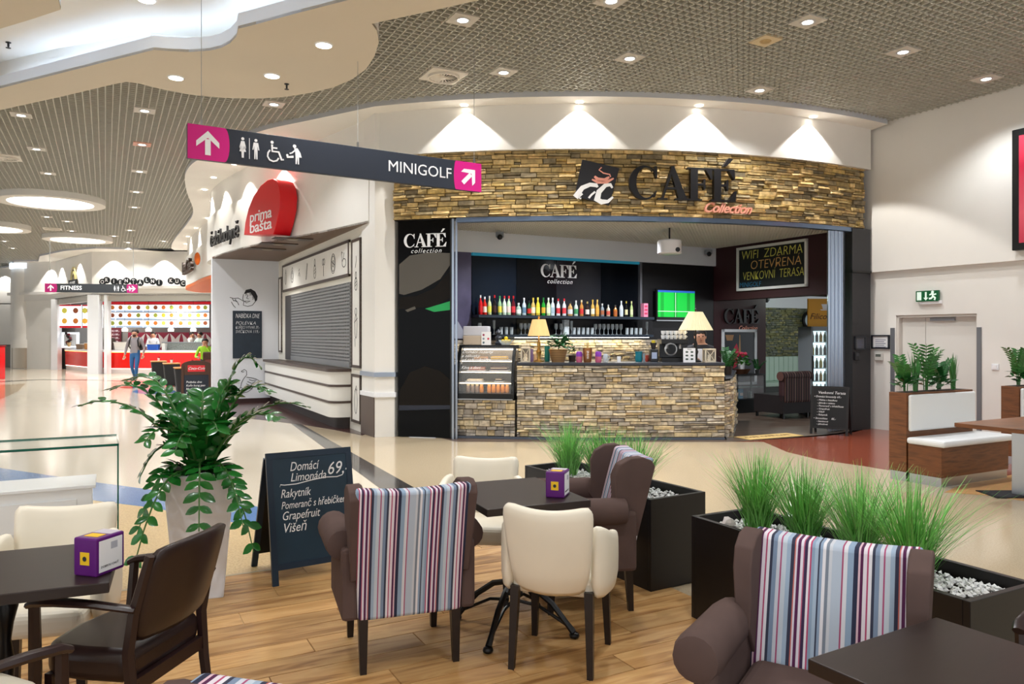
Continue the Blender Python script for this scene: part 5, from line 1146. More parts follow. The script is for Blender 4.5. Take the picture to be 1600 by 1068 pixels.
for s_, px, py, w_ in (('prima',407,336,34),('bašta',407,353,34)):
    c = rpx(px,py); o = text('lettering', s_, .3, signwhite, rsg, T(c[0],c[1],.002), .004, .05, 'CENTER', .002, .95); o.scale.x = abs(rpx(px+w_/2,py)[0]-rpx(px-w_/2,py)[0])/o.dimensions.x
# next shop: orange soffit and brown letters
b2 = [p for p in band if 20.6 < p.y < 30.5]; b2o = offset(b2, 1.3)
struct(MB().prism([(p.x,p.y) for p in b2]+[(p.x,p.y) for p in reversed(b2o)], 3.3, 3.40).build('ceiling_coffee', orange))
t = thing('fascia_lettering', 'brown coffee lettering on the farther curved fascia above the orange soffit', 'sign')
o = text('lettering', 'BestCoffee', .62, cm('#3a2418',.5), t, None, .05, 0, 'LEFT', .01, .9); BP.bend(o, BP.at_px(292.5), 3.95, .13)
q = BP(BP.at_px(318)); flat_o = MB().ell((q[0].x-.15,q[0].y-.1,3.98), (.09,.09,.2), 10, 8).build('flame_mark', orange, t, True)
# ================================================================ hanging signs
def wc_icons(parent, x, y, h, m, z=.003):
    """woman, bar, man, wheelchair user, person changing a baby; h = pictogram height"""
    def disc(cx, cy, r): flat(parent, 'pictogram', [(x+(cx+r*math.cos(a))*h, y+(cy+r*math.sin(a))*h) for a in [k*math.pi/7 for k in range(14)]], m, z)
    def pg(pts): flat(parent, 'pictogram', [(x+a*h, y+b*h) for a, b in pts], m, z)
    def st(pts, w_): stroke(parent, 'pictogram', [(x+a*h, y+b*h) for a, b in pts], w_*h, m, z, .001)
    disc(.2,.93,.075); pg([(.12,.82),(.28,.82),(.36,.5),(.3,.48),(.27,.62),(.36,.3),(.26,.3),(.25,0),(.15,0),(.14,.3),(.04,.3),(.13,.62),(.1,.48),(.04,.5)])
    pg([(.5,-.02),(.53,-.02),(.53,1),(.5,1)])
    disc(.83,.93,.075); pg([(.72,.82),(.94,.82),(1.0,.46),(.95,.45),(.91,.65),(.91,0),(.85,0),(.83,.42),(.81,0),(.75,0),(.75,.65),(.71,.45),(.66,.46)])
    disc(1.62,.95,.08); st([(1.62,.84),(1.63,.5),(1.95,.5),(2.1,.12),(2.2,.16)], .1); st([(1.63,.68),(1.88,.68)], .08)
    st([(1.52,.55),(1.42,.4),(1.4,.22),(1.5,.06),(1.68,0),(1.86,.06),(1.95,.2)], .08)
    disc(2.75,.9,.09); pg([(2.72,.8),(2.9,.82),(3.05,.6),(3.12,.36),(2.98,.36),(2.98,0),(2.92,0),(2.9,.36),(2.86,0),(2.8,0),(2.8,.36),(2.78,.62)]); st([(2.8,.72),(2.62,.55),(2.5,.5)], .07); disc(2.38,.4,.06); pg([(2.34,.34),(2.7,.42),(2.7,.3),(2.36,.26)])
def arrow(parent, cx, cy, s, ang, m, z=.004):
    R = lambda p: (cx+(p[0]*math.cos(ang)-p[1]*math.sin(ang))*s, cy+(p[0]*math.sin(ang)+p[1]*math.cos(ang))*s)
    flat(parent, 'arrow', [R(p) for p in ((-.11,-.5),(.11,-.5),(.11,.16),(-.11,.16))], m, z); flat(parent, 'arrow', [R(p) for p in ((0,.5),(.45,.05),(.45,-.18),(.02,.2),(-.02,.2),(-.45,-.18),(-.45,.05))], m, z)
la = at(293,196,7.75); lb_ = at(293,250.5,7.75); rb = at(752,297,9.6); 
hs = Vector((la.x,la.y,0)); he = Vector((rb.x,rb.y,0)); hz0 = (lb_.z+rb.z)/2; hh = .355; SL = (he-hs).length
sg = thing('hanging_sign', 'large dark hanging direction sign reading MINIGOLF with magenta arrow ends', 'sign', M=WF((hs.x,hs.y,hz0), he-hs))
MB().bx(0,SL,0,hh,-.06,0).build('board', signdark, sg, bevel=.004)
def magend(parent, x0, x1, hh, bulge, left, m=magenta):
    arcp = [(x1+bulge*math.cos(a), hh/2+hh/2*math.sin(a)) for a in [-math.pi/2+k*math.pi/10 for k in range(11)]] if left else [(x0-bulge*math.cos(a), hh/2+hh/2*math.sin(a)) for a in [math.pi/2-k*math.pi/10 for k in range(11)]]
    P = [(x0,0)]+arcp+[(x0,hh)] if left else [(x1,hh)]+arcp[0:0]+[(x1,hh)]+arcp+[(x1,0)]
    P2_ = [];
    for p in P:
        if not P2_ or (abs(P2_[-1][0]-p[0])+abs(P2_[-1][1]-p[1])) > 1e-6: P2_.append(p)
    flat(parent, 'magenta_end', P2_, m, .001, .001)
magend(sg, 0, .36, hh, .05, True); magend(sg, SL-.36, SL, hh, .03, False)
arrow(sg, .195, hh*.5, .25, 0, signwhite); arrow(sg, SL-.18, hh*.5, .25, -math.pi/4, signwhite)
wc_icons(sg, .5, .07, .215, signwhite); text('lettering', 'MINIGOLF', .185, signwhite, sg, T(SL-.42,hh*.5,.003), .001, 0, 'RIGHT', 0)
for f_ in (.04,.53,.975): MB().tube([(SL*f_,hh,-.03),(SL*f_,ZC-hz0+.02,-.03)], .0035, 5).build('wire', cm('#9a9a98',.4), sg); MB().bx(SL*f_-.01,SL*f_+.01,hh,hh+.06,-.04,-.02).build('wire_clip', steel, sg)
y1 = 27.0; la = at(70,442,y1); rb = at(215,459,y1+.6); SL = (Vector((rb.x,rb.y,0))-Vector((la.x,la.y,0))).length; hh = .31; hz0 = at(140,456.8,y1+.3).z
sg = thing('hanging_sign', 'smaller distant hanging sign reading FITNESS before the red counter', 'sign', M=WF((la.x,la.y,hz0), (rb.x-la.x, rb.y-la.y)))
MB().bx(0,SL,0,hh,-.06,0).build('board', cm('#303336',.5), sg); magend(sg, 0, .36, hh, .04, True, mat('sign_magenta2', '#b01a6c', .4)); magend(sg, SL-.34, SL, hh, .03, False, mat('sign_magenta2','#b01a6c'))
arrow(sg, .19, hh*.5, .22, 0, signwhite); arrow(sg, SL-.17, hh*.5, .22, -math.pi/2, signwhite); text('lettering', 'FITNESS', .2, signwhite, sg, T(.5,hh*.5,.003), .001, 0, 'LEFT', .004); wc_icons(sg, 2.25, .06, .19, signwhite)
for f_ in (.05,.95): MB().tube([(SL*f_,hh,-.03),(SL*f_,ZC-hz0,-.03)], .01, 5).build('wire', cm('#9a9a98',.4), sg)
# ================================================================ FAR KITCHEN
FB = Vector((-17.6,31.9,0)); FC = Vector((-11.5,31.5,0)); FA = Vector((-21.6,36,0)); fd1 = (FB-FA).normalized(); fd2 = (FC-FB).normalized()
def fpx(x, y, p0, d): q = onw(x, y, p0, d); return (q-Vector((p0.x,p0.y,0))).dot(d), q.z
m = MB(); m.strip([Vector((-21.6,36)), Vector((-17.6,31.9)), Vector((-11.5,31.5))], 3.05, 3.35, .2); struct(m.build('trim_5', mat('lintel_metal', '#bdb7ab', .35, metal=.4)))
for x, y, w_ in ((-17.45,31.85,.45),(-21.4,35.75,.3),(-16.95,31.9,.12)): struct(MB().bx(x-w_/2,x+w_/2,y-.15,y+.2,0,3.3).build('wall_shop_post', whiteg))
# back wall
kb = struct(MB().strip([Vector((-27,40.5)), Vector((-21,36.6)), Vector((-10,36.2))], 0, 3.4, .2).build('wall_kitchen', cm('#7d7a76',.6)))
struct(MB().prism([(-27,42),(-21.6,36),(-17.6,31.9),(-10,31.5),(-10,42)], 3.3, 3.34).build('ceiling_kitchen', cm('#55504c',.6)))
spot('kitchen_lamp', (-15,33.8,3.2), 220, 2.6, .5, (1,.95,.88), .2); spot('kitchen_lamp', (-19,35.5,3.2), 150, 2.6, .5, (1,.95,.88), .2)
def redcounter(p0, d, a, b, label):
    t = thing('red_counter', label, 'counter', M=WF(p0, d) @ T(0,0,-.35))
    MB().bx(a,b,0,.22,-.6,-.04).build('plinth', cm('#d8d2ce',.3), t); MB().bx(a,b,.22,.9,-.6,0).build('front', mat('counter_red', '#e01f16', .18), t, bevel=.02); MB().bx(a,b,.9,.98,-.65,.03).build('worktop', whiteg, t)
    MB().bx(a,b,.885,.9,0,.02).build('light_strip', mat('counter_led', '#ffb060', emit=3), t); MB().bx(a,b,.2,.215,-.05,-.02).build('light_strip', mat('counter_led2', '#ffe0d8', emit=2.5), t)
redcounter(FB, fd2, .55, 6.2, 'long red counter of the far kitchen behind the walking man'); redcounter(FA, fd1, .3, 5.4, 'angled red counter of the far kitchen at its left end')
plate_cols = ['#d8a23a','#b86a2a','#c8c050','#8a4a2c','#d87a3a','#98a040']
mw = mat('menu_white', '#f2f4f8', emit=.75); mred = mat('menu_red', '#c41a26', .4, emit=.3); mblue = mat('menu_blue', '#9fb6d0', emit=.5)
MP = FB-V*0; mpl = Vector((-17.2,34.6,0)); mdir = Vector((1,-.04,0)).normalized()
seams = [171,181+40,225+48,327]
xs = [162,181,224,275,304,327]
for r in range(3):
    for k in range(5):
        a, zt = fpx(xs[k]+.6, 476+r*12.2, mpl, mdir); b, zb = fpx(xs[k+1]-.6, 476+r*12.2+11, mpl, mdir)
        t = thing('menu_board', f'lit picture menu panel, {ordn(k)} from the left in the {["top","middle","bottom"][r]} row above the kitchen', 'menu board', M=WF(mpl, mdir) @ T(0,0,.01), group='lit menu panels')
        MB().bx(a,b,zb,zt,-.05,0).build('board', mw, t); MB().bx(a,b,zb,zb+.07,0,.004).build('caption_strip', mblue, t)
        n = max(2, int((b-a)/.35))
        for i in range(n): MB().lathe([(0,.004),(.1,.004),(.1,.002)], 10).build('dish_picture', mat('dish_'+plate_cols[(i+r*2+k) % 6][1:], plate_cols[(i+r*2+k) % 6], emit=.35), t).matrix_local = T(a+(b-a)*(i+.5)/n, (zt+zb)/2+.04, 0)
t = thing('menu_border', 'red border strip over the lit menu panels', 'panel', M=WF(mpl, mdir)); a, zt = fpx(160,472,mpl,mdir); b, zb = fpx(332,475,mpl,mdir); MB().bx(a,b,zb,zt+.02,-.06,.02).build('strip', mred, t); [MB().bx(x_,x_+.04,zt,3.32,-.05,-.02).build('hanger', steel, t) for x_ in (a+.2,b-.3)]; MB().bx(b+.02,b+.12,1.95,zb,-.06,.03).build('end_strip', mred, t)
mp2 = Vector((-20.5,35.75,0)); 
for i, (a_, b_, lb) in enumerate(((92,127,'left lit menu board with a plain list'),(129,143,'lit menu board with bowls beside the white post'),(146,160,'narrow lit menu board right of the white post'))):
    a, zt = fpx(a_,476,mp2,mdir); b, zb = fpx(b_,512,mp2,mdir); t = thing('menu_board', lb, 'menu board', M=WF(mp2, mdir)); MB().bx(a,b,zb,zt,-.05,0).build('board', mw, t); MB().bx(a,b,zb,zb+.1,0,.005).build('red_strip', mred, t); MB().bx((a+b)/2-.02,(a+b)/2+.02,zt,3.31,-.05,-.02).build('hanger', steel, t); MB().bx(a,b,zt-.06,zt,0,.005).build('red_strip', mred, t)
    for k in range(4): MB().lathe([(0,.006),(.13,.006),(.13,.002)], 10).build('dish_picture', mat('dish_'+plate_cols[k][1:], plate_cols[k], emit=.35), t).matrix_local = T(a+(b-a)*(.25+.5*(k % 2)), zb+(zt-zb)*(.3+.45*(k//2)), 0)
# petal wall, pendants, ovens
pw = thing('petal_panel', 'maroon wall panel with white petal shapes behind the far counter', 'panel', M=WF(Vector((-17.2,36.42,0)), mdir)); PP = Vector((-17.2,36.42,0))
a, zt = fpx(200,519,PP,mdir); b, zb = fpx(330,548,PP,mdir); MB().bx(a,b,zb,zt,-.03,.0).build('board', cm('#8a1f38',.5), pw)
for k in range(7):
    for s in (-1,1):
        xx = a+(b-a)*(k+.5)/7; MB().prism([(xx+s*(.02+.3*math.sin(u*math.pi)), zb+.05+(zt-zb-.1)*u) for u in [i/8 for i in range(9)]]+[(xx+s*(.02+.08*math.sin(u*math.pi)), zb+.05+(zt-zb-.1)*u) for u in [i/8 for i in range(7,0,-1)]], .001, .01).build('petal', cm('#d8d4d0',.5), pw)
for i, px in enumerate((195,232,267,302)):
    q = at(px,514,33.4); t = thing('pendant_lamp', f'white pendant lamp over the far counter, {ordn(i)} from the left', 'lamp', q, 0, 'pendants over the far counter')
    MB().lathe([(.12,-.1),(.13,0),(.05,.08),(.02,.1)], 16, cap=False).build('lamp_shade', mat('pendant_white', '#fff4e0', emit=1.2), t, True); MB().tube([(0,0,.1),(0,0,3.3-q.z)], .008, 4).build('cord', black, t)
bd = thing('kitchen_blackboard', 'dark red board with white writing behind the far counter', 'board', M=WF(PP, mdir) @ T(0,0,.02)); a, zt = fpx(166,512,PP,mdir); b, zb = fpx(190,538,PP,mdir); MB().bx(a,b,zb,zt,0,.02).build('board', cm('#5a1422',.5), bd)
for k in range(4): text('lettering', 'MENU 89,-', .13, chalk, bd, T(a+.08, zt-.15-k*.17, .021), .001, 0, 'LEFT')
dg = thing('display_niche', 'white lit niche with a dark flower arrangement in the far kitchen', 'niche', M=WF(mp2, mdir)); a, zt = fpx(98,519,mp2,mdir); b, zb = fpx(124,543,mp2,mdir); MB().bx(a,b,zb,zt,0,.06).build('frame', mat('niche_glow', '#eef6ff', emit=1.2), dg); MB().bx(a+.1,b-.1,zb+.08,zt-.08,.06,.07).build('back', cm('#dfe4ea',.4), dg)
for k in range(9): MB().ell((a+.25+.06*random.uniform(-2,2)+.1, zb+.2+k*.06, .12), (.07,.07,.05), 8, 6).build('flower', cm(['#3a2428','#6a1c2a','#241c20'][k % 3],.5), dg, True)
MB().lathe([(.06,0),(.09,.2)], 12).build('vase', cm('#c8a878',.4), dg).matrix_local = T((a+b)/2, zb+.05, .15) @ RX(-math.pi/2)
for k, (px, py, c, lb, w_, h_) in enumerate([(107,548,'#b89a78','tan paper bag on the far angled counter',.25,.3),(126,550,'#8a7460','brown basket on the far angled counter',.35,.25),(137,549,'#c88a4a','amber jar on the far angled counter',.2,.3),(192,548,'#e8e4da','glass food case on the far red counter',.7,.35),(240,550,'#2a5ab8','blue crate on the far red counter',.5,.28),(257,549,'#e0e0dc','white dispenser on the far red counter',.16,.3),(101,549,'#a84038','red pot on the far angled counter',.2,.25)]):
    p0_, d_ = (FB, fd2) if px > 150 else (FA, fd1); n_ = Vector((d_.y,-d_.x,0)); q = onw(px, py, p0_-n_*(.6 if px > 150 else .5), d_); t = thing('counter_item', lb, 'container', (q.x,q.y,.98)); MB().taper(-w_/2,w_/2,-.12,.12,0,h_,.85).build('body', cm(c,.4), t, bevel=.02); MB().bx(-w_/2,w_/2,-.125,.125,h_-.03,h_).build('rim', cm('#d8d4cc',.4), t)
cw_ = thing('tiled_screen', 'grey and white checked screen along the far counter', 'screen', M=WF(FB, fd2) @ T(0,0,-.9)); a, _ = fpx(258,545,FB-Vector((0,-.9,0)),fd2); MB().bx(a-.2,a+1.9,.98,1.3,-.02,0).build('board', cm('#8e948e',.5,noise=.3,nscale=25), cw_); MB().bx(a-.2,a+1.9,1.3,1.33,-.03,.03).build('rail', steel, cw_)
# round letters on the far wall
ol = thing('disc_lettering', 'row of black discs with white letters above the far kitchen', 'sign', M=WF(Vector((-17.6,31.6,0)), fd2)); OP = Vector((-17.6,31.6,0))
dk = cm('#14181c',.5)
for ch, px, dy in zip('ORIENTÁLNÍKUCHYNĚ', (160,167,178,188,198,209,219,230,238,248,267,277,286,295,304,313), (1,-2,0,2,-1,0,2,-2,1,2,-1,0,3,0,0,0)):
    pass
for ch, px, dy in zip(['O','R','I','E','N','T','Á','L','N','Í','K','U','C','H'], (160.5,167,178.5,188.5,198,209,219.5,230,239,249,267.5,277,286.5,297), (1,-2,0,1.5,-1,0,2,-2,0,2,-1,0,3,0)):
    c = fpx(px, 439.5+dy, OP, fd2); d = MB().lathe([(0,.03),(.14,.03),(.14,-.02)], 16).build('letter_disc', dk, ol); d.matrix_local = T(c[0],c[1],0); text('lettering', ch, .2, signwhite, d, T(0,0,.032), .001, 0, 'CENTER', .004)
lo_ = thing('arch_logo', 'yellow arched logo with a black label over the far kitchen', 'sign', M=WF(FA, fd1) @ T(0,0,.1)); c = fpx(117,438,FA,fd1)
for r, cc_ in ((.55,'#e8d890'),(.42,'#5a4a20'),(.36,'#e8d890'),(.22,'#5a4a20')): stroke(lo_, 'arch', [(c[0]+.15+r*.75*math.cos(a), c[1]+r*1.0*math.sin(a)) for a in [k*math.pi/12 for k in range(13)]], .1, cm(cc_,.5), .001+(.6-r)*.01, .004)
MB().bx(c[0]-.5,c[0]+.75,c[1]-.28,c[1]+.02,0,.03).build('label', dk, lo_); text('lettering', 'ASIA WOK', .18, signwhite, lo_, T(c[0]+.1,c[1]-.12,.032), .001)
# bins and red edge at far left
gb = G(13,573); t = thing('grey_bin', 'grey metal bin beside the far column', 'bin', gb); MB().bx(-.35,.35,-.3,.3,0,1.1).build('body', cm('#77726c',.4), t, bevel=.02); MB().bx(-.37,.37,-.32,.32,1.06,1.14).build('lid', cm('#5e5a55',.4), t)
rb_ = G(-4,592); t = thing('red_stand', 'red stand cut by the left edge of the far hall', 'stand', rb_); MB().bx(-.5,.16,-.2,.2,0,1.2).build('body', red, t, bevel=.02); MB().bx(-.5,.18,-.22,.22,1.2,1.24).build('top', cm('#8a1018',.4), t)
# dining tubs, chalk stand
for k, (px, py, lb) in enumerate(((248,597,'black tapered tub table with orange top, farthest left'),(268,603,'black tapered tub table with orange top, second from the left'),(287,615,'black tapered tub table with orange top, nearest the chalk stand'),(300,606,'black tapered tub table with orange top behind the chalk stand'))):
    q = G(px,py); t = thing('tub_table', lb, 'table', q, TH, 'tub tables in the far hall'); MB().taper(-.24,.24,-.24,.24,.02,.7,.72).build('tub', cm('#26272a',.6), t, bevel=.03); MB().bx(-.25,.25,-.25,.25,.7,.735).build('table_top', cm('#d89a5a',.4), t, bevel=.01)
    for s in (-1,1): MB().bx(s*.1-.02,s*.1+.02,-.16,.16,0,.025).build('foot', black, t)
    if k != 2:
        c = thing('paper_cup', ['white paper cup on the farthest tub table','white paper cup on the second tub table','','white cup on the tub table behind the chalk stand'][k], 'cup', (q.x,q.y,.735)); MB().lathe([(.03,0),(.042,.12),(.038,.12),(0,.01)], 12).build('cup', signwhite, c, True); MB().lathe([(.043,.1),(.043,.13),(.036,.13),(.036,.1),(.043,.1)], 12).build('rim', red, c)
q = G(307,624); ck = thing('chalk_stand', 'wood-framed pavement chalkboard with a red drinks header by the menu wall', 'chalkboard', q, .25); wd_ = cm('#4a2c1e',.5)
KW, KH = .32, .98
for s in (-1,1): MB().bx(s*KW-.03,s*KW+.03,-.03,.03,0,KH-.1).build('post', wd_, ck); MB().bx(s*KW-.05,s*KW+.05,-.2,.2,0,.06).build('foot', wd_, ck)
MB().bx(-KW+.03,KW-.03,-.015,.015,.1,.62).build('board', cm('#1c2430',.6), ck); m = MB(); m.M = RX(math.pi/2); m.prism([(-KW-.03,.62),(KW+.03,.62),(KW+.03,.86)]+[((KW+.03)*math.cos(a), .86+.12*math.sin(a)) for a in [k*math.pi/10 for k in range(1,10)]]+[(-KW-.03,.86)], -.02, .02); m.build('header', wd_, ck)
def ctxt(s_, sz, mm, x, z, y=-.022, al='CENTER', sh=.2): return text('lettering', s_, sz, mm, ck, T(x,y,z) @ RX(math.pi/2), .0008, sh, al)
m = MB(); m.M = RX(math.pi/2); m.prism([(-.2,.7),(.2,.7),(.2,.86),(-.2,.86)], .02, .024); m.build('red_panel', red, ck); ctxt('Coca-Cola', .09, signwhite, 0, .78, -.026, sh=.4)
for k, s_ in enumerate(('Polévka dne','Kuře kung pao','Nudle 89,-','dobrou chuť')): ctxt(s_, .075, chalk, -.24, .44-k*.085, -.017, 'LEFT')
q2 = G(312,611); t = thing('chalk_stand', 'second chalkboard stand just behind the first one', 'chalkboard', (q2.x+.15,q2.y+.6,0), .25)
for s in (-1,1): MB().bx(s*.25-.03,s*.25+.03,-.03,.03,0,1.05).build('post', wd_, t); MB().bx(s*.25-.04,s*.25+.04,-.18,.18,0,.06).build('foot', wd_, t)
MB().bx(-.22,.22,-.015,.015,.1,.9).build('board', cm('#7a4038',.6), t); MB().bx(-.28,.28,-.03,.03,.9,1.12).build('header', wd_, t, bevel=.05)
# more people of the far hall
person('person', 'seated diner in a lime green shirt with hand at the face beside the tub tables', Vector((-11.0,27.3,-.27)), .3,
  dict(knL=(.13,-.42,.86), knR=(-.13,-.42,.86), anL=(.13,-.4,.42), anR=(-.13,-.4,.42), toL=(.13,-.52,.36), toR=(-.13,-.52,.36), elL=(.26,-.22,1.12), haL=(.06,-.2,1.5), elR=(-.3,-.2,1.12), haR=(-.2,-.42,1.1)),
  (skin, cm('#a8e03a',.8), cm('#2c3038',.8), shoe), cm('#241a18',.7), hairlen=.14)
st = thing('dining_seat', 'dark round stool under the diner in lime green', 'stool', (-11.0,27.35,0)); MB().lathe([(.2,0),(.2,.02),(.04,.04),(.04,.4),(.18,.42),(.19,.47),(0,.48)], 18).build('stool', cm('#2c2c30',.5), st, True); MB().lathe([(.2,.46),(.2,.5),(0,.51)], 18).build('cushion', cm('#4a2c22',.6), st, True)
for lb, px, Y, tc_, hc, rz in (('cook in a dark shirt bending behind the far counter',171,34.0,'#4a4038','#8a5a38',.8),('kitchen worker in pale shirt looking down behind the far counter',239,34.2,'#d8e0e8','#1c1614',.3),('cook in white seen in profile behind the far counter',300,34.6,'#e0dcd8','#1a1412',1.2),('cook in pale green with dark hair at the right behind the far counter',312,34.0,'#b8d0c8','#1a1412',-.5)):
    person('person', lb, Vector(((px-CX)/F*Y, Y, 0)), rz, dict(elL=(.26,-.15,1.12), haL=(.16,-.36,1.08), elR=(-.26,-.15,1.12), haR=(-.16,-.36,1.08)), (skin, cm(tc_,.8), cm('#26262c',.8), shoe), cm(hc,.7))
bq_ = cpos(1094, 1.12, 0)
bar = person('person', 'dark-haired waitress in black vest and white blouse behind the wide lamp', (bq_.x, bq_.y, 0), -.1, dict(elL=(.24,-.1,1.12), haL=(.14,-.28,1.2), elR=(-.24,-.1,1.12), haR=(-.14,-.28,1.2)), (skin, cm('#1d1c22',.7), cm('#1a1a1e',.8), shoe), cm('#1c1412',.6), scale=.97)
MB().bx(-.06,.06,-.125,-.105,1.15,1.42).build('blouse_front', cm('#dde0ea',.7), bar, bevel=.01)
# ================================================================ RIGHT SIDE
def wallthing(name, label, cat, z=.0): return thing(name, label, cat, M=WF(wl0, -V) @ T(0,0,z))
def wL(px, py): q = onw(px, py, wl0, -V); return (q-wl0).dot(-V), q.z
t = wallthing('exit_sign', 'green emergency exit sign with a running figure above the white door', 'sign'); a, zt = wL(1435,455); b, zb = wL(1470,470)
MB().bx(a,b,zb,zt,.02,.07).build('box', mat('exit_green', '#0a5a32', .4, emit=.05), t, bevel=.004); MB().bx(a+.05,b+.02,zb-.04,zb+.01,0,.05).build('bracket', signwhite, t)
w_ = b-a; h_ = zt-zb; ew = mat('exit_white', '#eafff2', emit=.12)
flat(t, 'door_mark', [(a+w_*.06,zb+h_*.12),(a+w_*.26,zb+h_*.12),(a+w_*.26,zt-h_*.1),(a+w_*.06,zt-h_*.1)], ew, .071)
flat(t, 'arrow', [(a+w_*.42,zt-h_*.12),(a+w_*.5,zt-h_*.12),(a+w_*.5,zb+h_*.35),(a+w_*.57,zb+h_*.35),(a+w_*.46,zb+h_*.08),(a+w_*.35,zb+h_*.35),(a+w_*.42,zb+h_*.35)], ew, .071)
X = lambda u, v: (a+w_*u, zb+h_*v)
stroke(t, 'runner', [X(.74,.72),(X(.78,.45)),(X(.88,.3)),(X(.84,.1))], .03, ew, .071, .001); stroke(t, 'runner', [X(.78,.45),X(.7,.28),X(.6,.24)], .03, ew, .071, .001); stroke(t, 'runner', [X(.62,.58),X(.72,.7),X(.84,.62),X(.92,.66)], .022, ew, .071, .001); flat(t, 'runner', [(X(.76,.84)[0]+.025*math.cos(k*.8), X(.76,.84)[1]+.025*math.sin(k*.8)) for k in range(8)], ew, .071)
def notice(parent, a, b, zb, zt, pal):
    MB().bx(a,b,zb,zt,0,.015).build('backing', pal, parent); framebox(parent, 'frame', a, b, zb, zt, .025, .03, cm('#2e3036',.35))
    for k in range(5): MB().bx(a+.07,b-.07-.03*(k % 2),zt-.09-k*.03,zt-.08-k*.03,.0155,.0165).build('text_line', cm('#5a5f78',.6), parent)
t = wallthing('notice_frame', 'dark-framed white notice on the white wall left of the door', 'notice', .003); a, zt = wL(1363,523); b, zb = wL(1391,545); notice(t, a, b, zb, zt, signwhite)
pe0 = Vector((5.72,12.80,0)); pe1 = Vector((6.12,13.0,0)); ped = (pe1-pe0).normalized()
t = thing('notice_frame', 'dark-framed grey notice on the black pillar', 'notice', M=WF(pe0, ped) @ T(0,0,.003)); a = .04; b = .3; zt = at(1340,525,12.85).z; zb = at(1340,546,12.85).z; notice(t, a, b, zb, zt, cm('#55565c',.4))
t = wallthing('keypad', 'small white keypad with a screen on the white wall under the notice', 'keypad'); a, zt = wL(1369,551); b, zb = wL(1381,563); MB().bx(a,b,zb,zt,0,.04).build('body', cm('#d4d2cc',.4), t, bevel=.006); MB().bx(a+.02,b-.03,(zb+zt)/2,zt-.02,.04,.042).build('screen', cm('#6a7068',.3), t)
t = thing('keypad', 'small dark box on the black pillar under the grey notice', 'keypad', M=WF(pe0, ped)); zz_ = at(1335,556,12.85).z; MB().bx(.03,.13,zz_-.07,zz_+.07,0,.04).build('body', cm('#17171a',.4), t, bevel=.006); MB().bx(.05,.11,zz_,zz_+.05,.04,.042).build('screen', cm('#33363c',.3), t)
t = wallthing('wall_switch', 'small white wall switch right of the door', 'switch'); a, zt = wL(1550,568); b, zb = wL(1561,578); MB().bx(a,b,zb,zt,0,.015).build('plate', whiteg, t, bevel=.003); MB().bx(a+.02,b-.02,zb+.02,zt-.02,.015,.022).build('rocker', signwhite, t)
bpz = Vector((wr0.x,wr0.y,0))
t = thing('lightbox_poster', 'black-framed red poster box high on the right wall', 'poster', M=WF(bpz, -V)); q = onw(1587,205,bpz,-V); a = (q-bpz).dot(-V); zt = q.z; zb = onw(1587,392,bpz,-V).z
MB().bx(a,a+1.3,zb,zt,0,.1).build('frame', black, t, bevel=.01); MB().bx(a+.1,a+1.2,zb+.1,zt-.1,.1,.105).build('print', ramp_mat('poster_red', [(0,'#3a3c4a'),(.25,'#c8304c'),(.5,'#e05a6c'),(.8,'#b81c3c'),(1,'#d84058')], 1, .4, (.3,.45,1), interp='LINEAR'), t)
# benches with planting
walnut = ramp_mat('walnut', [(0,'#4a2c17'),(.4,'#643c20'),(.55,'#7a4a28'),(.7,'#56331b'),(1,'#6b4124')], 0, .4, (1.4,1.4,13), nsc=2, interp='LINEAR')
cush = mat('white_leather', '#e9ebec', .4)
def bench(px, py, L, label, plants):
    o = G(px, py); M = Matrix(((U.x,-V.x,0,o.x),(U.y,-V.y,0,o.y),(0,0,-1,0),(0,0,0,1)))
    M = T(o.x,o.y,0) @ RZ(TH)                       # x = U, y = V ; seat on the -y side
    t = thing('planter_bench', label, 'bench', M=M)
    MB().bx(0,L,-.21,0,.1,.97).build('planter_body', walnut, t, bevel=.003); MB().bx(.01,L-.01,-.2,-.01,0,.1).build('plinth', steel, t)
    MB().bx(.0,L,-.61,-.23,.1,.42).build('seat_box', walnut, t, bevel=.003); MB().bx(.01,L-.01,-.6,-.24,0,.1).build('plinth', steel, t)
    MB().bx(-.02,L+.05,-.65,-.22,.42,.49).build('seat_cushion', cush, t, bevel=.025); MB().bx(.02,L-.0,-.25,-.21,.55,.95).build('back_cushion', cush, t, bevel=.02)
    MB().bx(.03,L-.03,-.18,-.03,.965,.972).build('soil', cm('#2a211a',.9), t)
    return M
bm1 = bench(1389, 747, 1.22, 'walnut planter bench with white cushions nearest the café right wall', 1)
bm2 = bench(1564, 723, 1.22, 'second walnut planter bench cut by the right edge', 1)
def sanse(M, x, n, h, seed, label):
    rnd = random.Random(seed); t = thing('spiky_plant', label, 'plant', M=M @ T(x,-.1,.97)); me = None
    for k in range(n):
        a = rnd.uniform(0,6.28); lean = rnd.uniform(.05,.35); hh = h*rnd.uniform(.6,1.05); m = MB(); dx, dy = math.cos(a), math.sin(a); px_, py_ = -dy, dx; vs = []
        for i in range(5):
            u = i/4; w_ = .014*(1-u**2)+.001; cx, cy = dx*lean*hh*u*u+dx*.02, dy*lean*hh*u*u*.4+dy*.02; vs += [(cx-px_*w_, cy-py_*w_, hh*u), (cx+px_*w_, cy+py_*w_, hh*u)]
        m.add(vs, [(2*i,2*i+1,2*i+3,2*i+2) for i in range(4)]); m.build('leaf', mat('spiky_green', '#3f7a3a', .4, rnd=.2), t)
def fern(M, x, label, n, h, sp, seed, m):
    t = thing('leafy_plant', label, 'plant', M=M @ T(x,-.1,.98)); zz_small(t, n, h, sp, m, seed, .085); bush(t, (0,0,.06), (.13,.14), 30, .085, .055, green2)
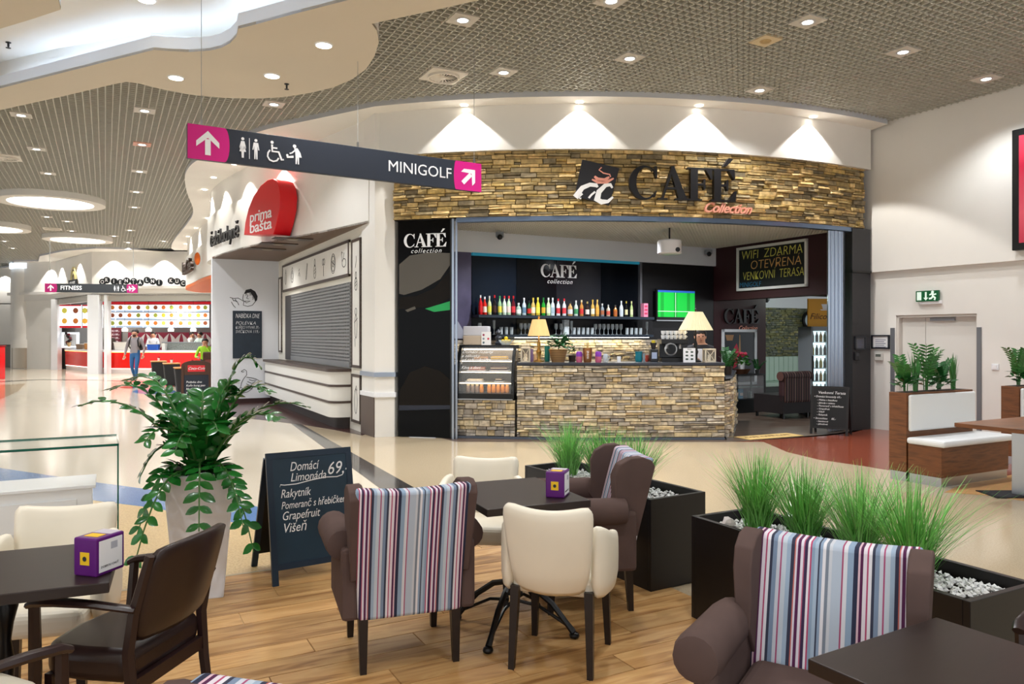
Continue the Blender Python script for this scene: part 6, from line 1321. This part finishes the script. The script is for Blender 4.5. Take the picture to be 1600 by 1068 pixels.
fern(bm1, .14, 'feathery plant at the left end of the nearer bench planter', 6, .5, .2, 21, green1); fern(bm1, .5, 'tall feathery plant in the middle of the nearer bench planter', 7, .6, .34, 22, green1); sanse(bm1, .32, 16, .48, 5, 'spiky narrow-leaved plant in the middle of the nearer bench planter')
fern(bm1, .75, 'round-leaved bush right of the middle in the nearer bench planter', 5, .4, .14, 23, green2); sanse(bm1, 1.02, 18, .42, 6, 'spiky narrow-leaved plant at the right end of the nearer bench planter'); fern(bm2, .2, 'feathery plant in the farther bench planter at the right edge', 6, .55, .18, 24, green1)
o = G(1491,660,.75); Mt = T(o.x,o.y,0) @ RZ(TH); t = thing('walnut_table', 'walnut table with a steel leg slab at the right edge by the bench', 'table', M=Mt)
MB().bx(0,1.3,-.76,0,.71,.75).build('table_top', walnut, t, bevel=.004); MB().bx(.72,.8,-.62,-.14,0,.71).build('leg', steel, t, bevel=.003)
inlay('bench_floor', [(1476,769),(1500,758),(1600,738),(1640,730),(1650,790),(1545,774)], ramp_mat('laminate_plank2', [(0,'#9a6c40'),(.5,'#c0925c'),(1,'#ad8050')], 0, .4, (1,8,1), nsc=2, interp='LINEAR', rot=-TH), .004)
t = thing('floor_mat', 'black floor mat under the walnut table', 'mat', G(1585,772)); MB().bx(-.3,.5,-.2,.15,.004,.012).build('mat', cm('#17161a',.8), t); MB().bx(-.28,.48,-.18,.13,.012,.015).build('pile', cm('#1f1e22',.9), t)
# small sandwich board and door mat at the cafe
def aframe(name, label, loc, rz, W, Ht, top_back, rear, lean, bm_, fm, lines, mm=chalk, flw=.035, legs=.1):
    t = thing(name, label, 'chalkboard', loc, rz)
    ang = math.atan2(top_back, Ht); L = math.hypot(top_back, Ht); M = RX(-ang)
    for s in (-1, 1): m = MB(); m.M = M; m.bx(s*W/2-(flw if s > 0 else 0), s*W/2+(flw if s < 0 else 0), 0, .022, 0, L); m.build('front_leg', fm, t)
    m = MB(); m.M = M; m.bx(-W/2+flw,W/2-flw,0,.02,L-flw,L); m.build('top_rail', fm, t); m = MB(); m.M = M; m.bx(-W/2+flw,W/2-flw,0,.02,legs,legs+flw); m.build('bottom_rail', fm, t)
    m = MB(); m.M = M; m.bx(-W/2+flw,W/2-flw,.004,.014,legs+flw,L-flw); m.build('board', bm_, t)
    ang2 = math.atan2(rear-top_back, Ht); M2 = T(0,top_back+.025,Ht) @ RX(ang2) @ T(0,0,-math.hypot(rear-top_back,Ht))
    for s in (-1, 1): m = MB(); m.M = M2; m.bx(s*W/2-(flw if s > 0 else 0), s*W/2+(flw if s < 0 else 0), 0, .02, 0, L); m.build('rear_leg', fm, t)
    m = MB(); m.M = M2; m.bx(-W/2+flw,W/2-flw,.004,.014,legs,L-.01); m.build('rear_board', black, t)
    for s_, x, z, sz, sh, *k in lines:
        o = text('lettering', s_, sz, mm, t, M @ T(-W/2+x, .003, z) @ RX(math.pi/2), .0006, sh, 'LEFT', k[0] if k else -.0015, 1, 2)
    return t, M
bw = cm('#1b1a1c', .5); ql = G(1263.5,675.5); qr = G(1319,679.5); rzv = math.atan2(qr.y-ql.y, qr.x-ql.x)
small, _ = aframe('sandwich_board', 'black sandwich board with a long chalk list beside the folded shutter', (ql+qr)/2+Vector((-.03,-.16,0)), rzv, .58, .78, .1, .26, 0, cm('#121316',.6), bw,
  [('Venkovní Terasa',.11,.68,.062,.2,0),('• Domácí limonády 69,-',.05,.615,.044,.2,0)]+[(s_, .1, .56-k*.048, .04, .2, 0) for k, s_ in enumerate(('- Malina s bazalkou','- Jahoda s mátou','- Pomeranč s hřebíčkem','- Grapefruit','- Višeň','- Rakytník'))]+[('• Smoothies     85,-',.05,.262,.044,.2,0),('- banánové',.1,.215,.04,.2,0),('- jahodové',.1,.17,.04,.2,0)])
mq = G(1172,687.5); t = thing('door_mat', 'long yellow doormat printed with dark words before the cafe passage', 'mat', mq, math.atan2(G(1256,681).y-mq.y, G(1256,681).x-mq.x)); ML = (G(1256,681)-mq).length
MB().bx(0,ML,0,.36,.004,.012).build('mat', cm('#d0b070',.8), t, bevel=.003)
for k in range(3): text('lettering', 'CAFE', .12, cm('#6a4a24',.8), t, T(.2+k*.32,.18,.0135), .0008, .2)
# ================================================================ FOREGROUND
# big sandwich board
ql = G(429,918)
navy = mat('board_navy', '#1d3445', .45, noise=.1, nscale=3); navyf = mat('board_frame', '#1b2c3e', .4)
rz_ = math.radians(33)
bigb, MBd = aframe('sandwich_board', 'dark blue sandwich board offering homemade lemonade in chalk handwriting', ql+Vector((math.cos(rz_)*.28, math.sin(rz_)*.28, 0)), rz_, .58, .83, .17, .5, 0, navy, navyf, [], flw=.04, legs=.1)
for s_, x, z, sz, wd in (('Domácí',.15,.745,.085,.2),('Limonáda',.15,.675,.078,.24),('69,-',.4,.71,.12,.15),('Rakytník',.08,.575,.078,.2),('Pomeranč s hřebíčkem',.08,.5,.068,.45),('Grapefruit',.08,.432,.078,.25),('Višeň',.08,.355,.085,.15)):
    o = text('lettering', s_, sz, chalk, bigb, MBd @ T(-.29+x, .003, z) @ RX(math.pi/2), .0006, .3, 'LEFT', 0, 1, 3); o.scale.x = wd/o.dimensions.x if o.dimensions.x else 1
    bpy.context.view_layer.update() if False else None
m = MB(); pts = [(-.21,.62),(-.205,.635),(-.18,.63),(-.1,.63),(0,.645),(.1,.655),(.18,.65),(.22,.66)]
m.M = MBd
for a, b in zip(pts[:-1], pts[1:]): m.add([(a[0],.002,a[1]),(b[0],.002,b[1]),(b[0],.002,b[1]+.006),(a[0],.002,a[1]+.006)], [(0,1,2,3)])
m.build('chalk_underline', chalk, bigb)
# wing chairs
SC = [(0,'#c9cdd6'),(.03,'#7d8796'),(.06,'#e2e0e6'),(.09,'#8fa3bd'),(.12,'#3a3e52'),(.135,'#a8bace'),(.17,'#8da2bb'),(.2,'#b9486e'),(.215,'#e6e2ea'),(.24,'#41304f'),(.27,'#b8607c'),(.285,'#ded8e4'),(.31,'#5a2a52'),(.34,'#d8cfdc'),(.36,'#c06a62'),(.375,'#3a3c50'),(.41,'#9fb2c8'),(.45,'#c2ccd8'),
      (.5,'#a85078'),(.515,'#c8ccd8'),(.55,'#7e90aa'),(.59,'#3c3f52'),(.62,'#e0dee6'),(.65,'#b04a70'),(.665,'#dfd6e0'),(.7,'#55264c'),(.73,'#d8b8c4'),(.75,'#30344a'),(.79,'#90a6bf'),(.85,'#d5d6de'),(.89,'#a34a6e'),(.905,'#b4c0d0')]
stripe = ramp_mat('stripe_cloth', SC[:32], 0, .85, (3.05,1,1), spec=.2)
brown = mat('brown_cloth', '#5b4a46', .9, noise=.08, nscale=6, spec=.15); legm = mat('leg_wood', '#1d1412', .35)
def hexa(mb, b, t): return mb.add(b+t, [(0,3,2,1),(4,5,6,7),(0,1,5,4),(1,2,6,5),(2,3,7,6),(3,0,4,7)])
def wing_chair(label, loc, rz):
    t = thing('wing_armchair', label, 'armchair', (loc[0],loc[1],0), rz, 'wing armchairs with striped backs')
    for x, y, k in ((-.225,-.245,-1),(.225,-.245,-1),(-.225,.2,1),(.225,.2,1)):
        m = MB(); hexa(m, [(x-.015,y-.015+k*.015,0),(x+.015,y-.015+k*.015,0),(x+.015,y+.015+k*.015,0),(x-.015,y+.015+k*.015,0)], [(x-.023,y-.023,.27),(x+.023,y-.023,.27),(x+.023,y+.023,.27),(x-.023,y+.023,.27)]); m.build('leg', legm, t)
    MB().bx(-.29,.29,-.25,.24,.25,.4).build('seat_base', brown, t, bevel=.03); MB().bx(-.245,.245,-.2,.27,.38,.49).build('seat_cushion', brown, t, bevel=.045, seg=4)
    m = MB()                                             # curved striped back slab
    def surf(off, a, b):
        w_ = .25+.025*b; x = -w_+2*w_*a; z = .255+(.625+.018*abs(2*a-1)**2)*b; y = -.272-.115*b**1.3+off*(1-.25*b); return (x, y-.02*(1-(2*a-1)**2)*b*(1 if off == 0 else .6), z)
    n1, n2 = 10, 8; vs = []; fs = []
    for off in (0, .13):
        for j in range(n2+1):
            for i in range(n1+1): vs.append(surf(off, i/n1, j/n2))
    N = (n1+1)*(n2+1); id_ = lambda s, i, j: s*N+j*(n1+1)+i
    for s in (0, 1):
        for j in range(n2):
            for i in range(n1): fs.append((id_(s,i,j), id_(s,i+1,j), id_(s,i+1,j+1), id_(s,i,j+1)))
    for i in range(n1): fs += [(id_(0,i,0), id_(0,i+1,0), id_(1,i+1,0), id_(1,i,0)), (id_(0,i,n2), id_(0,i+1,n2), id_(1,i+1,n2), id_(1,i,n2))]
    for j in range(n2): fs += [(id_(0,0,j), id_(0,0,j+1), id_(1,0,j+1), id_(1,0,j)), (id_(0,n1,j), id_(0,n1,j+1), id_(1,n1,j+1), id_(1,n1,j))]
    m.add(vs, fs); m.build('backrest', stripe, t, smooth=True, ang=50, bevel=.018, seg=3)
    for s in (-1, 1):
        m = MB(); P = [(-.385,.85),(-.365,.885),(-.31,.905),(-.24,.9),(-.175,.865),(-.145,.8),(-.15,.68),(-.13,.6),(-.2,.5),(-.27,.45),(-.285,.45)]
        n = len(P); xi, xo = s*.235, s*.305
        m.add([(xi,y+.012,z) for y, z in P]+[(xo-.0*s-(.9-z)*s*.04,y,z) for y, z in P], [tuple(range(n)), tuple(range(n,2*n))]+[(i,(i+1) % n,n+(i+1) % n,n+i) for i in range(n)]); m.build('wing', brown, t, smooth=True, ang=30, bevel=.03, seg=3)
        m = MB(); m.bx(min(s*.25,s*.325),max(s*.25,s*.325),-.27,.22,.26,.6); m.build('side_panel', brown, t, bevel=.02)
        m = MB(); m.M = T(s*.315,-.2,.605) @ RX(-math.pi/2); m.lathe([(.05,-.01),(.07,0),(.076,.06),(.078,.3),(.08,.39),(.072,.42),(.05,.43)], 16); m.build('armrest', brown, t, True)
    return t
wing_chair('wing armchair with striped back turned to the camera, beside the lemonade board', (-.575,3.91), .335)
wing_chair('wing armchair seen from its brown side between the café table and planter', (.40,4.61), 1.71)
wing_chair('wing armchair facing the camera before the nearer grass planter', (.945,2.36), 2.59)
wing_chair('wing armchair of which only the striped top shows at the bottom edge', (-.47,1.17), 2.92)
# cream tub chairs
creaml = mat('cream_leather', '#ece4d2', .42, noise=.03, nscale=4)
def slab(path, zlo, ztop, th, rnd_=.03):
    """upholstered slab along a plan path; th inward (to the left of the path)"""
    P = [Vector(p) for p in path]; off = offset(P, th); n = len(P); mb = MB(); vs = []; fs = []
    for i in range(n):
        o, q = P[i], off[i]; md = (Vector(o[:2])+Vector(q[:2]))/2; a, b = zlo[i], ztop[i]
        vs += [(o[0],o[1],a),(o[0],o[1],(a+b)/2),(o[0],o[1],b-rnd_),(o[0]*.7+md.x*.3,o[1]*.7+md.y*.3,b-rnd_*.2),(md.x,md.y,b),(q[0]*.7+md.x*.3,q[1]*.7+md.y*.3,b-rnd_*.2),(q[0],q[1],b-rnd_),(q[0],q[1],(a+b)/2),(q[0],q[1],a)]
    k = 9
    for i in range(n-1):
        for j in range(k): fs.append((i*k+j, i*k+(j+1) % k, (i+1)*k+(j+1) % k, (i+1)*k+j))
    fs.append(tuple(range(k))); fs.append(tuple((n-1)*k+j for j in range(k)))
    mb.add(vs, fs); return mb
def tub_chair(label, loc, rz):
    t = thing('tub_chair', label, 'chair', (loc[0],loc[1],0), rz, 'cream leather tub chairs')
    for x, y, k in ((-.18,-.2,-1),(.18,-.2,-1),(-.185,.17,1),(.185,.17,1)):
        m = MB(); dx = .012*(1 if x > 0 else -1); hexa(m, [(x-.014+dx,y-.014+k*.03,0),(x+.014+dx,y-.014+k*.03,0),(x+.014+dx,y+.014+k*.03,0),(x-.014+dx,y+.014+k*.03,0)], [(x-.021,y-.021,.4),(x+.021,y-.021,.4),(x+.021,y+.021,.4),(x-.021,y+.021,.4)]); m.build('leg', legm, t)
    m = MB(); m.bx(-.205,.205,-.2,.22,.36,.47); m.build('seat', creaml, t, bevel=.04, seg=4)
    n = 9; path = []; lo_ = []; hi_ = []
    for i in range(n):
        a = -1+2*i/(n-1); path.append((.2*a+.01*a, -.285+.055*a*a)); lo_.append(.37+.02*a*a); hi_.append(.795+.03*a*a)
    path = [(x*(1), y) for x, y in path]
    b = slab(path, lo_, hi_, .075)
    for v in b.v:                                     # lean back and widen to the top
        k = (v.z-.37)/.43; v.y -= .07*k; v.x *= 1+.14*k-.06*(1-k)
    b.build('backrest', creaml, t, sub=1)
    for s in (-1, 1):
        n = 8; pts = [(s*.205,-.235),(s*.24,-.215),(s*.268,-.17),(s*.278,-.11),(s*.28,-.04),(s*.276,.04),(s*.268,.1),(s*.258,.15)]; hi2 = [.70,.715,.70,.675,.655,.64,.63,.615]; lo2 = [.37,.365,.36,.36,.36,.36,.365,.38]
        if s < 0: pts = pts[::-1]; hi2 = hi2[::-1]; lo2 = lo2[::-1]
        slab(pts, lo2, hi2, .06, .025).build('armrest', creaml, t, sub=1)
    return t
tub_chair('cream leather tub chair with its back to the camera beside the middle table', (.25,3.81), -.305)
tub_chair('cream leather tub chair facing the camera behind the table with the striped chair', (-.205,4.70), math.pi-.12)
tub_chair('cream leather tub chair behind the left table before the glass case', (-2.02,3.30), math.pi+.25)
# tables
def cafe_table(label, loc, rz, sx, sy, br_=45, re=1.0):
    t = thing('cafe_table', label, 'table', (loc[0],loc[1],0), rz, 'dark wooden cafe tables')
    MB().bx(-sx/2,sx/2,-sy/2,sy/2,.712,.75).build('table_top', espresso, t, bevel=.004)
    ci = mat('cast_iron', '#0d0d10', .35)
    MB().lathe([(.05,.2),(.03,.26),(.045,.3),(.03,.34),(.035,.42),(.022,.5),(.03,.56),(.045,.62),(.03,.66),(.06,.7),(.06,.712)], 14).build('column', ci, t, True)
    for k in range(4):
        a = math.radians(br_)+k*math.pi/2; d = Vector((math.cos(a), math.sin(a), 0))*re; m = MB()
        m.tube([d*.03+Vector((0,0,.26)), d*.12+Vector((0,0,.24)), d*.22+Vector((0,0,.17)), d*.3+Vector((0,0,.08)), d*.34+Vector((0,0,.035))], [.016,.017,.016,.015,.018], 7); m.tube([d*.03+Vector((0,0,.16)), d*.14+Vector((0,0,.15)), d*.24+Vector((0,0,.1)), d*.3+Vector((0,0,.07))], .009, 6)
        f_ = m.build('base_leg', ci, t, True); MB().ell(tuple(d*.345+Vector((0,0,.02))), (.028,.028,.02), 10, 6).build('foot', ci, f_, True)
        m = MB(); m.tube([d*.03+Vector((0,0,.64)), d*.06+Vector((0,0,.68)), d*.09+Vector((0,0,.705))], .01, 6); m.build('top_bracket', ci, t, True)
    return t
cafe_table('dark square café table with a purple napkin box, among striped and cream chairs', (.01,4.15), math.radians(22.7), .575, .69)
cafe_table('dark café table at the left edge carrying a purple box', (-1.84,2.76), math.radians(23.5), .72, .6, 10, .65)
cafe_table('empty dark café table in the lower right corner', (1.213,1.845), math.radians(30.4), .585, .72)
# napkin boxes
purple = mat('box_purple', '#5c1572', .3)
def napkin_box(label, loc, rz):
    t = thing('napkin_box', label, 'napkin box', loc, rz, 'purple napkin boxes'); W, D, Hh = .1, .13, .135
    MB().bx(-W/2,W/2,-D/2,D/2,.0,Hh).build('box', purple, t, bevel=.006)
    m = MB(); m.bx(W/2,W/2+.001,-D/2+.012,D/2-.012,.012,Hh-.012); m.build('white_card', signwhite, t); yl = mat('sticker_yellow', '#f0c21c', .5)
    MB().bx(-.02,.02,-D/2-.001,-D/2,.04,.085).build('yellow_sticker', yl, t); MB().bx(-.03,.03,-.04,.0,Hh,Hh+.001).build('yellow_sticker', yl, t); MB().bx(-.04,.04,.01,.06,Hh,Hh+.001).build('napkin_slot', cm('#c9c2cc',.5), t)
    MB().bx(W/2+.001,W/2+.0015,.0,.03,.085,.11).build('cup_mark', cm('#b8bac4',.5), t); text('lettering', 'DOBROU CHUŤ', .011, dark, t, T(W/2+.0015,-.005,.03) @ RZ(math.pi/2) @ RX(math.pi/2), .0003)
    m = MB(); m.M = T(0,-D/2-.0012,.062) @ RX(math.pi/2); m.lathe([(0,.0005),(.009,.0005)], 10); m.build('cup_mark', dark, t)
    return t
q = G(141,900,.75); napkin_box('purple napkin box with white card on the left table', (q.x+.0,q.y+.06,.75), math.radians(-16))
q = G(872,776,.75); napkin_box('purple napkin box near the corner of the middle table', (q.x,q.y+.04,.75), math.radians(-17))
# wooden armchairs
dbl = mat('dark_leather', '#2b1c1a', .35, noise=.06, nscale=5); redw = mat('dark_red_wood', '#2a1a1a', .3)
def wood_chair(label, loc, rz, lm):
    t = thing('wood_armchair', label, 'armchair', (loc[0],loc[1],0), rz, 'wooden armchairs')
    m = MB(); P = [(-.22,-.2),(.22,-.2),(.23,.0),(.22,.12),(.16,.18),(0,.2),(-.16,.18),(-.22,.12),(-.23,0)]; m.prism(P, .36, .48); m.build('seat', lm, t, smooth=True, bevel=.04, seg=4)
    n = 9; path = [(-.235+.47*i/8, -.215-.06*(1-((i-4)/4)**2)) for i in range(9)]; b = slab(path, [.5]*9, [.845+.02*(1-((i-4)/4)**2) for i in range(9)], .05, .02)
    for v in b.v: v.y -= .1*(v.z-.5)/.35
    b.build('backrest', lm, t, sub=1)
    for s in (-1, 1):
        m = MB(); m.tube([(s*.215,-.255,0),(s*.215,-.215,.3),(s*.22,-.2,.48),(s*.225,-.225,.62),(s*.225,-.29,.83)], [.02,.023,.024,.022,.018], 6, .9); m.build('leg', redw, t, True)
        m = MB(); m.tube([(s*.25,.16,0),(s*.25,.15,.4),(s*.265,.14,.645)], [.017,.023,.02], 6); m.build('leg', redw, t, True)
        m = MB(); m.tube([(s*.235,-.24,.64),(s*.275,-.1,.665),(s*.285,.03,.668),(s*.27,.13,.655),(s*.262,.165,.64)], [.02,.022,.026,.026,.02], 8, .65); m.build('armrest', redw, t, True)
    MB().bx(-.21,.21,-.22,-.19,.33,.38).build('rear_rail', redw, t); MB().bx(-.22,.22,.11,.14,.33,.38).build('front_rail', redw, t)
    return t
wood_chair('dark leather armchair with wooden frame pulled up to the left table', (-1.51,2.94), 1.385, dbl)
wood_chair('wooden armchair with cream seat in the lower left corner', (-1.665,2.33), -.55, creaml)
wood_chair('wooden armchair behind the empty table at the right edge', (1.92,2.33), 2.095, dbl)
# planters, pebbles, grass
plm = ramp_mat('planter_wood', [(0,'#0e0b0b'),(.5,'#161110'),(1,'#110d0d')], 0, .4, (1,1,9), nsc=3, interp='LINEAR'); peb = mat('pebble_white', '#dcdcdc', .6, noise=.1, nscale=30)
grass_m = []
for k, c in enumerate(('#76b85a','#68ad50','#84c46a')): grass_m.append(mat('grass_%d' % k, c, .5, noise=.12, nscale=5)); nt_ = grass_m[-1].node_tree; ge_ = nt_.nodes.new('ShaderNodeNewGeometry'); mr_ = nt_.nodes.new('ShaderNodeMapRange'); mr_.inputs[3].default_value = .55; mr_.inputs[4].default_value = 1.5; hs_ = [n for n in nt_.nodes if n.type == 'HUE_SAT'][0]; nt_.links.new(ge_.outputs['Random Per Island'], mr_.inputs[0]); nt_.links.new(mr_.outputs[0], hs_.inputs['Value'])
ico = None
def planter(o, ang, Wd, L, label):
    M = T(o[0],o[1],0) @ RZ(ang); t = thing('long_planter', label, 'planter', M=M); Hh = .58; th = .03
    for nm, a in (('front_panel',(0,Wd,0,th)),('back_panel',(0,Wd,L-th,L)),('side_panel',(0,th,th,L-th)),('side_panel',(Wd-th,Wd,th,L-th))): MB().bx(a[0],a[1],a[2],a[3],0.006,Hh).build(nm, plm, t, bevel=.003)
    MB().bx(th,Wd-th,th,L-th,.3,.5).build('soil', cm('#2a221c',.9), t)
    m = MB(); rnd = random.Random(int(o[0]*100)); F8 = [(0,2,4),(2,1,4),(1,3,4),(3,0,4),(2,0,5),(1,2,5),(3,1,5),(0,3,5)]
    for k in range(int(1500*Wd*L/.68)):
        x, y = rnd.uniform(th+.022,Wd-th-.022), rnd.uniform(th+.022,L-th-.022); r = rnd.uniform(.008,.017); z = .516+rnd.uniform(0,.02); m.M = T(x,y,z) @ RZ(rnd.uniform(0,6)) @ RX(rnd.uniform(0,3))
        m.add([(-r,0,0),(r*1.2,0,0),(0,-r*.9,0),(0,r,0),(0,0,r*.8),(0,0,-r*.7)], F8)
    pe = stuff(m.build('pebbles', peb, None, smooth=True, ang=60)); pe.matrix_world = M; tag(pe, 'white pebbles filling the '+label.split(' with ')[0].split(' before ')[0], 'pebbles')
    return M
def tuft(M, x, y, h, n, seed, label):
    rnd = random.Random(seed); m = MB()
    for k in range(n):
        a = rnd.uniform(0,6.283); lean = rnd.random()**.75*.85; hh = h*rnd.uniform(.62,1.12); r0 = rnd.uniform(0,.06); b = rnd.uniform(0,6.28); p = Vector((math.cos(b)*r0, math.sin(b)*r0, 0)); d = Vector((math.cos(a), math.sin(a), 0)); sd = Vector((-d.y,d.x,0)); vs = []; w0 = rnd.uniform(.0022,.004); curl = rnd.uniform(.3,1.1)
        for i in range(5):
            u = i/4; q = p+d*(lean*hh*(u*.55+u*u*curl*.6))+Vector((0,0,hh*(u-.16*lean*u*u*curl*1.4))); w_ = w0*(1-u**2*.9); vs += [q-sd*w_, q+sd*w_]
        m.add(vs, [(2*i,2*i+1,2*i+3,2*i+2) for i in range(4)])
    o = m.build('grass_tuft', grass_m[seed % 3], None, True, ang=180); o.matrix_world = M @ T(x,y,.505); return tag(o, label, 'grass', 'grass tufts in the planters')
PM1 = planter((.864,4.736), math.radians(31.3), .47, 1.47, 'farther black planter with grass, behind the middle table')
PM2 = planter((1.756,2.918), math.radians(27.8), .47, 1.585, 'nearer black planter with grass, at the right')
tuft(PM1, .23, .42, .43, 420, 3, 'grass tuft nearest the camera in the farther planter'); tuft(PM1, .25, .82, .42, 420, 4, 'grass tuft in the middle of the farther planter'); tuft(PM1, .22, 1.18, .43, 420, 5, 'grass tuft at the far end of the farther planter')
tuft(PM2, .24, 1.32, .45, 420, 6, 'grass tuft farthest left in the nearer planter'); tuft(PM2, .22, .98, .45, 420, 7, 'second grass tuft from the left in the nearer planter'); tuft(PM2, .25, .68, .46, 440, 8, 'third grass tuft from the left in the nearer planter'); tuft(PM2, .2, .38, .47, 460, 9, 'grass tuft nearest the camera in the nearer planter')
rk = MB(); rk.ell((0,0,0), (.045,.035,.032), 7, 5); rk.v = [v*(1+.25*math.sin(v.x*90+v.z*70)) for v in rk.v]; rk = rk.build('rock', mat('rock_pink', '#d9cfcd', .8, noise=.15, nscale=20), None, True, ang=30); rk.matrix_world = PM2 @ T(.16,1.46,.545); tag(rk, 'pale pinkish rock among the pebbles at the left end of the nearer planter', 'rock')
# white pot and ZZ plant
q = Vector((-1.93,4.72,0)); pot = thing('zz_plant', 'large glossy zamioculcas plant in a tall white square pot', 'plant', q, math.radians(20))
m = MB(); hw = .2; hb = .135; hexa(m, [(-hb,-hb,0),(hb,-hb,0),(hb,hb,0),(-hb,hb,0)], [(-hw,-hw,.77),(hw,-hw,.77),(hw,hw,.77),(-hw,hw,.77)]); m.build('pot', mat('pot_white', '#e3e6ee', .35), pot, bevel=.012)
MB().bx(-.18,.18,-.18,.18,.765,.775).build('soil', cm('#2a211a',.9), pot)
zzm = mat('zz_leaf', '#1f6a26', .22, noise=.2, nscale=4, rnd=.3, coat=.2); zst = mat('zz_stem', '#3f6a2c', .45); zl = leafmesh('leaf', .105, .05, zzm, 4, .25, .12)
rnd = random.Random(4)
stems = [(2.75,.55,.55),(3.25,.42,.68),(2.95,.5,.6),(2.4,.42,.36),(-.1,.5,.4),(.3,.66,.3),(.12,.4,.6),(-.35,.36,.55),(1.2,.45,.25),(1.9,.45,.3),(-1.2,.16,.45),(-1.9,.1,.48),(-.75,.16,.5),(-2.3,.14,.34),(3.6,.24,.3),(0.9,.5,.2),(-1.55,.3,.34),(-.5,.1,.42),(2.1,.34,.45),(-2.05,.32,.35),(-.95,.34,.36),(-2.8,.34,.22),(.6,.34,.42)]
cnt_l = 0; extra = MB(); lv = [tuple(v.co) for v in zl.vertices]; lf = [tuple(f.vertices) for f in zl.polygons]
for a, hh, sp in stems:
    a -= math.radians(20); pts = []
    for i in range(9):
        u = i/8; r = .04+sp*(u**1.15); z = .74+hh*math.sin(u*math.pi*.62)*1.1-max(0,.36-hh)*2.0*u*u*u
        pts.append(Vector((math.cos(a)*r, math.sin(a)*r, z)))
    st = MB().tube(pts, [.011*(1-.7*i/8) for i in range(9)], 6).build('stem', zst, pot, True)
    for i in range(11):
        u = .18+.82*i/10.4; k = min(int(u*8),7); f_ = u*8-k; p = pts[k].lerp(pts[k+1], f_); dr = (pts[k+1]-pts[k]).normalized(); sd = dr.cross(Vector((0,0,1))); sd = sd.normalized() if sd.length > .05 else Vector((1,0,0)); upv = sd.cross(dr).normalized()
        for s in (-1, 1):
            x = (sd*s+dr*rnd.uniform(.4,.8)+upv*rnd.uniform(-.1,.45)).normalized(); z = (upv-x*upv.dot(x)).normalized(); y = z.cross(x); sc_ = rnd.uniform(.85,1.2)*(1.1-.35*u)
            Ml = Matrix(((x.x,y.x,z.x,p.x),(x.y,y.y,z.y,p.y),(x.z,y.z,z.z,p.z),(0,0,0,1))) @ Matrix.Diagonal((sc_,sc_*1.15,sc_,1))
            if (cnt_l*7) % 5 < 3 and len(st.children) < 14: o = bpy.data.objects.new('leaf', zl); C.objects.link(o); o.parent = st; o.matrix_local = Ml
            else: extra.M = Ml; extra.add(lv, lf)
            cnt_l += 1
stuff(extra.build('more_leaves', zzm, pot, True, ang=80))
# glass case with the white unit
o = G(185,940); gc = thing('glass_case', 'frameless glass display case with green edges at the left edge', 'display case', M=T(o.x,o.y,0) @ RZ(TH))
gpane = mat('case_glass', '#e6f2ee', .02, alpha=.07, spec=.7); gedge = mat('glass_edge', '#0f5a48', .15, coat=.3)
MB().bx(-2.2,0,.0,.012,.02,.94).build('front_pane', gpane, gc); MB().bx(-.012,0,.012,.5,.02,.94).build('side_pane', gpane, gc); MB().bx(-2.2,.0,0,.5,.94,.95).build('top_pane', mat('case_top', '#cfe6de', .03, alpha=.13, spec=.9), gc)
for nm, a in (('edge',(-2.2,.002,-.002,.004,.938,.952)),('edge',(-.004,.003,0,.5,.938,.952)),('edge',(-.006,.002,-.002,.008,.02,.95)),('edge',(-2.2,0,.498,.502,.938,.952))): MB().bx(*a).build(nm, gedge, gc)
MB().bx(-2.2,0,0,.5,0,.02).build('base', cm('#c9cdd0',.4), gc)
wu = thing('white_drawer_unit', 'white drawer unit standing inside the glass case', 'drawer unit', M=T(o.x,o.y,0) @ RZ(TH) @ T(0,0,.023))
MB().bx(-2.15,-.14,.1,.46,.38,.66).build('body', whiteg, wu, bevel=.004); MB().bx(-1.9,-.22,.09,.1,.42,.6).build('drawer_front', whiteg, wu, bevel=.003); MB().bx(-2.1,-.18,.14,.42,0,.38).build('plinth', cm('#6a7f84',.4), wu); MB().bx(-2.17,-.12,.08,.48,.66,.68).build('top', whiteg, wu, bevel=.004)
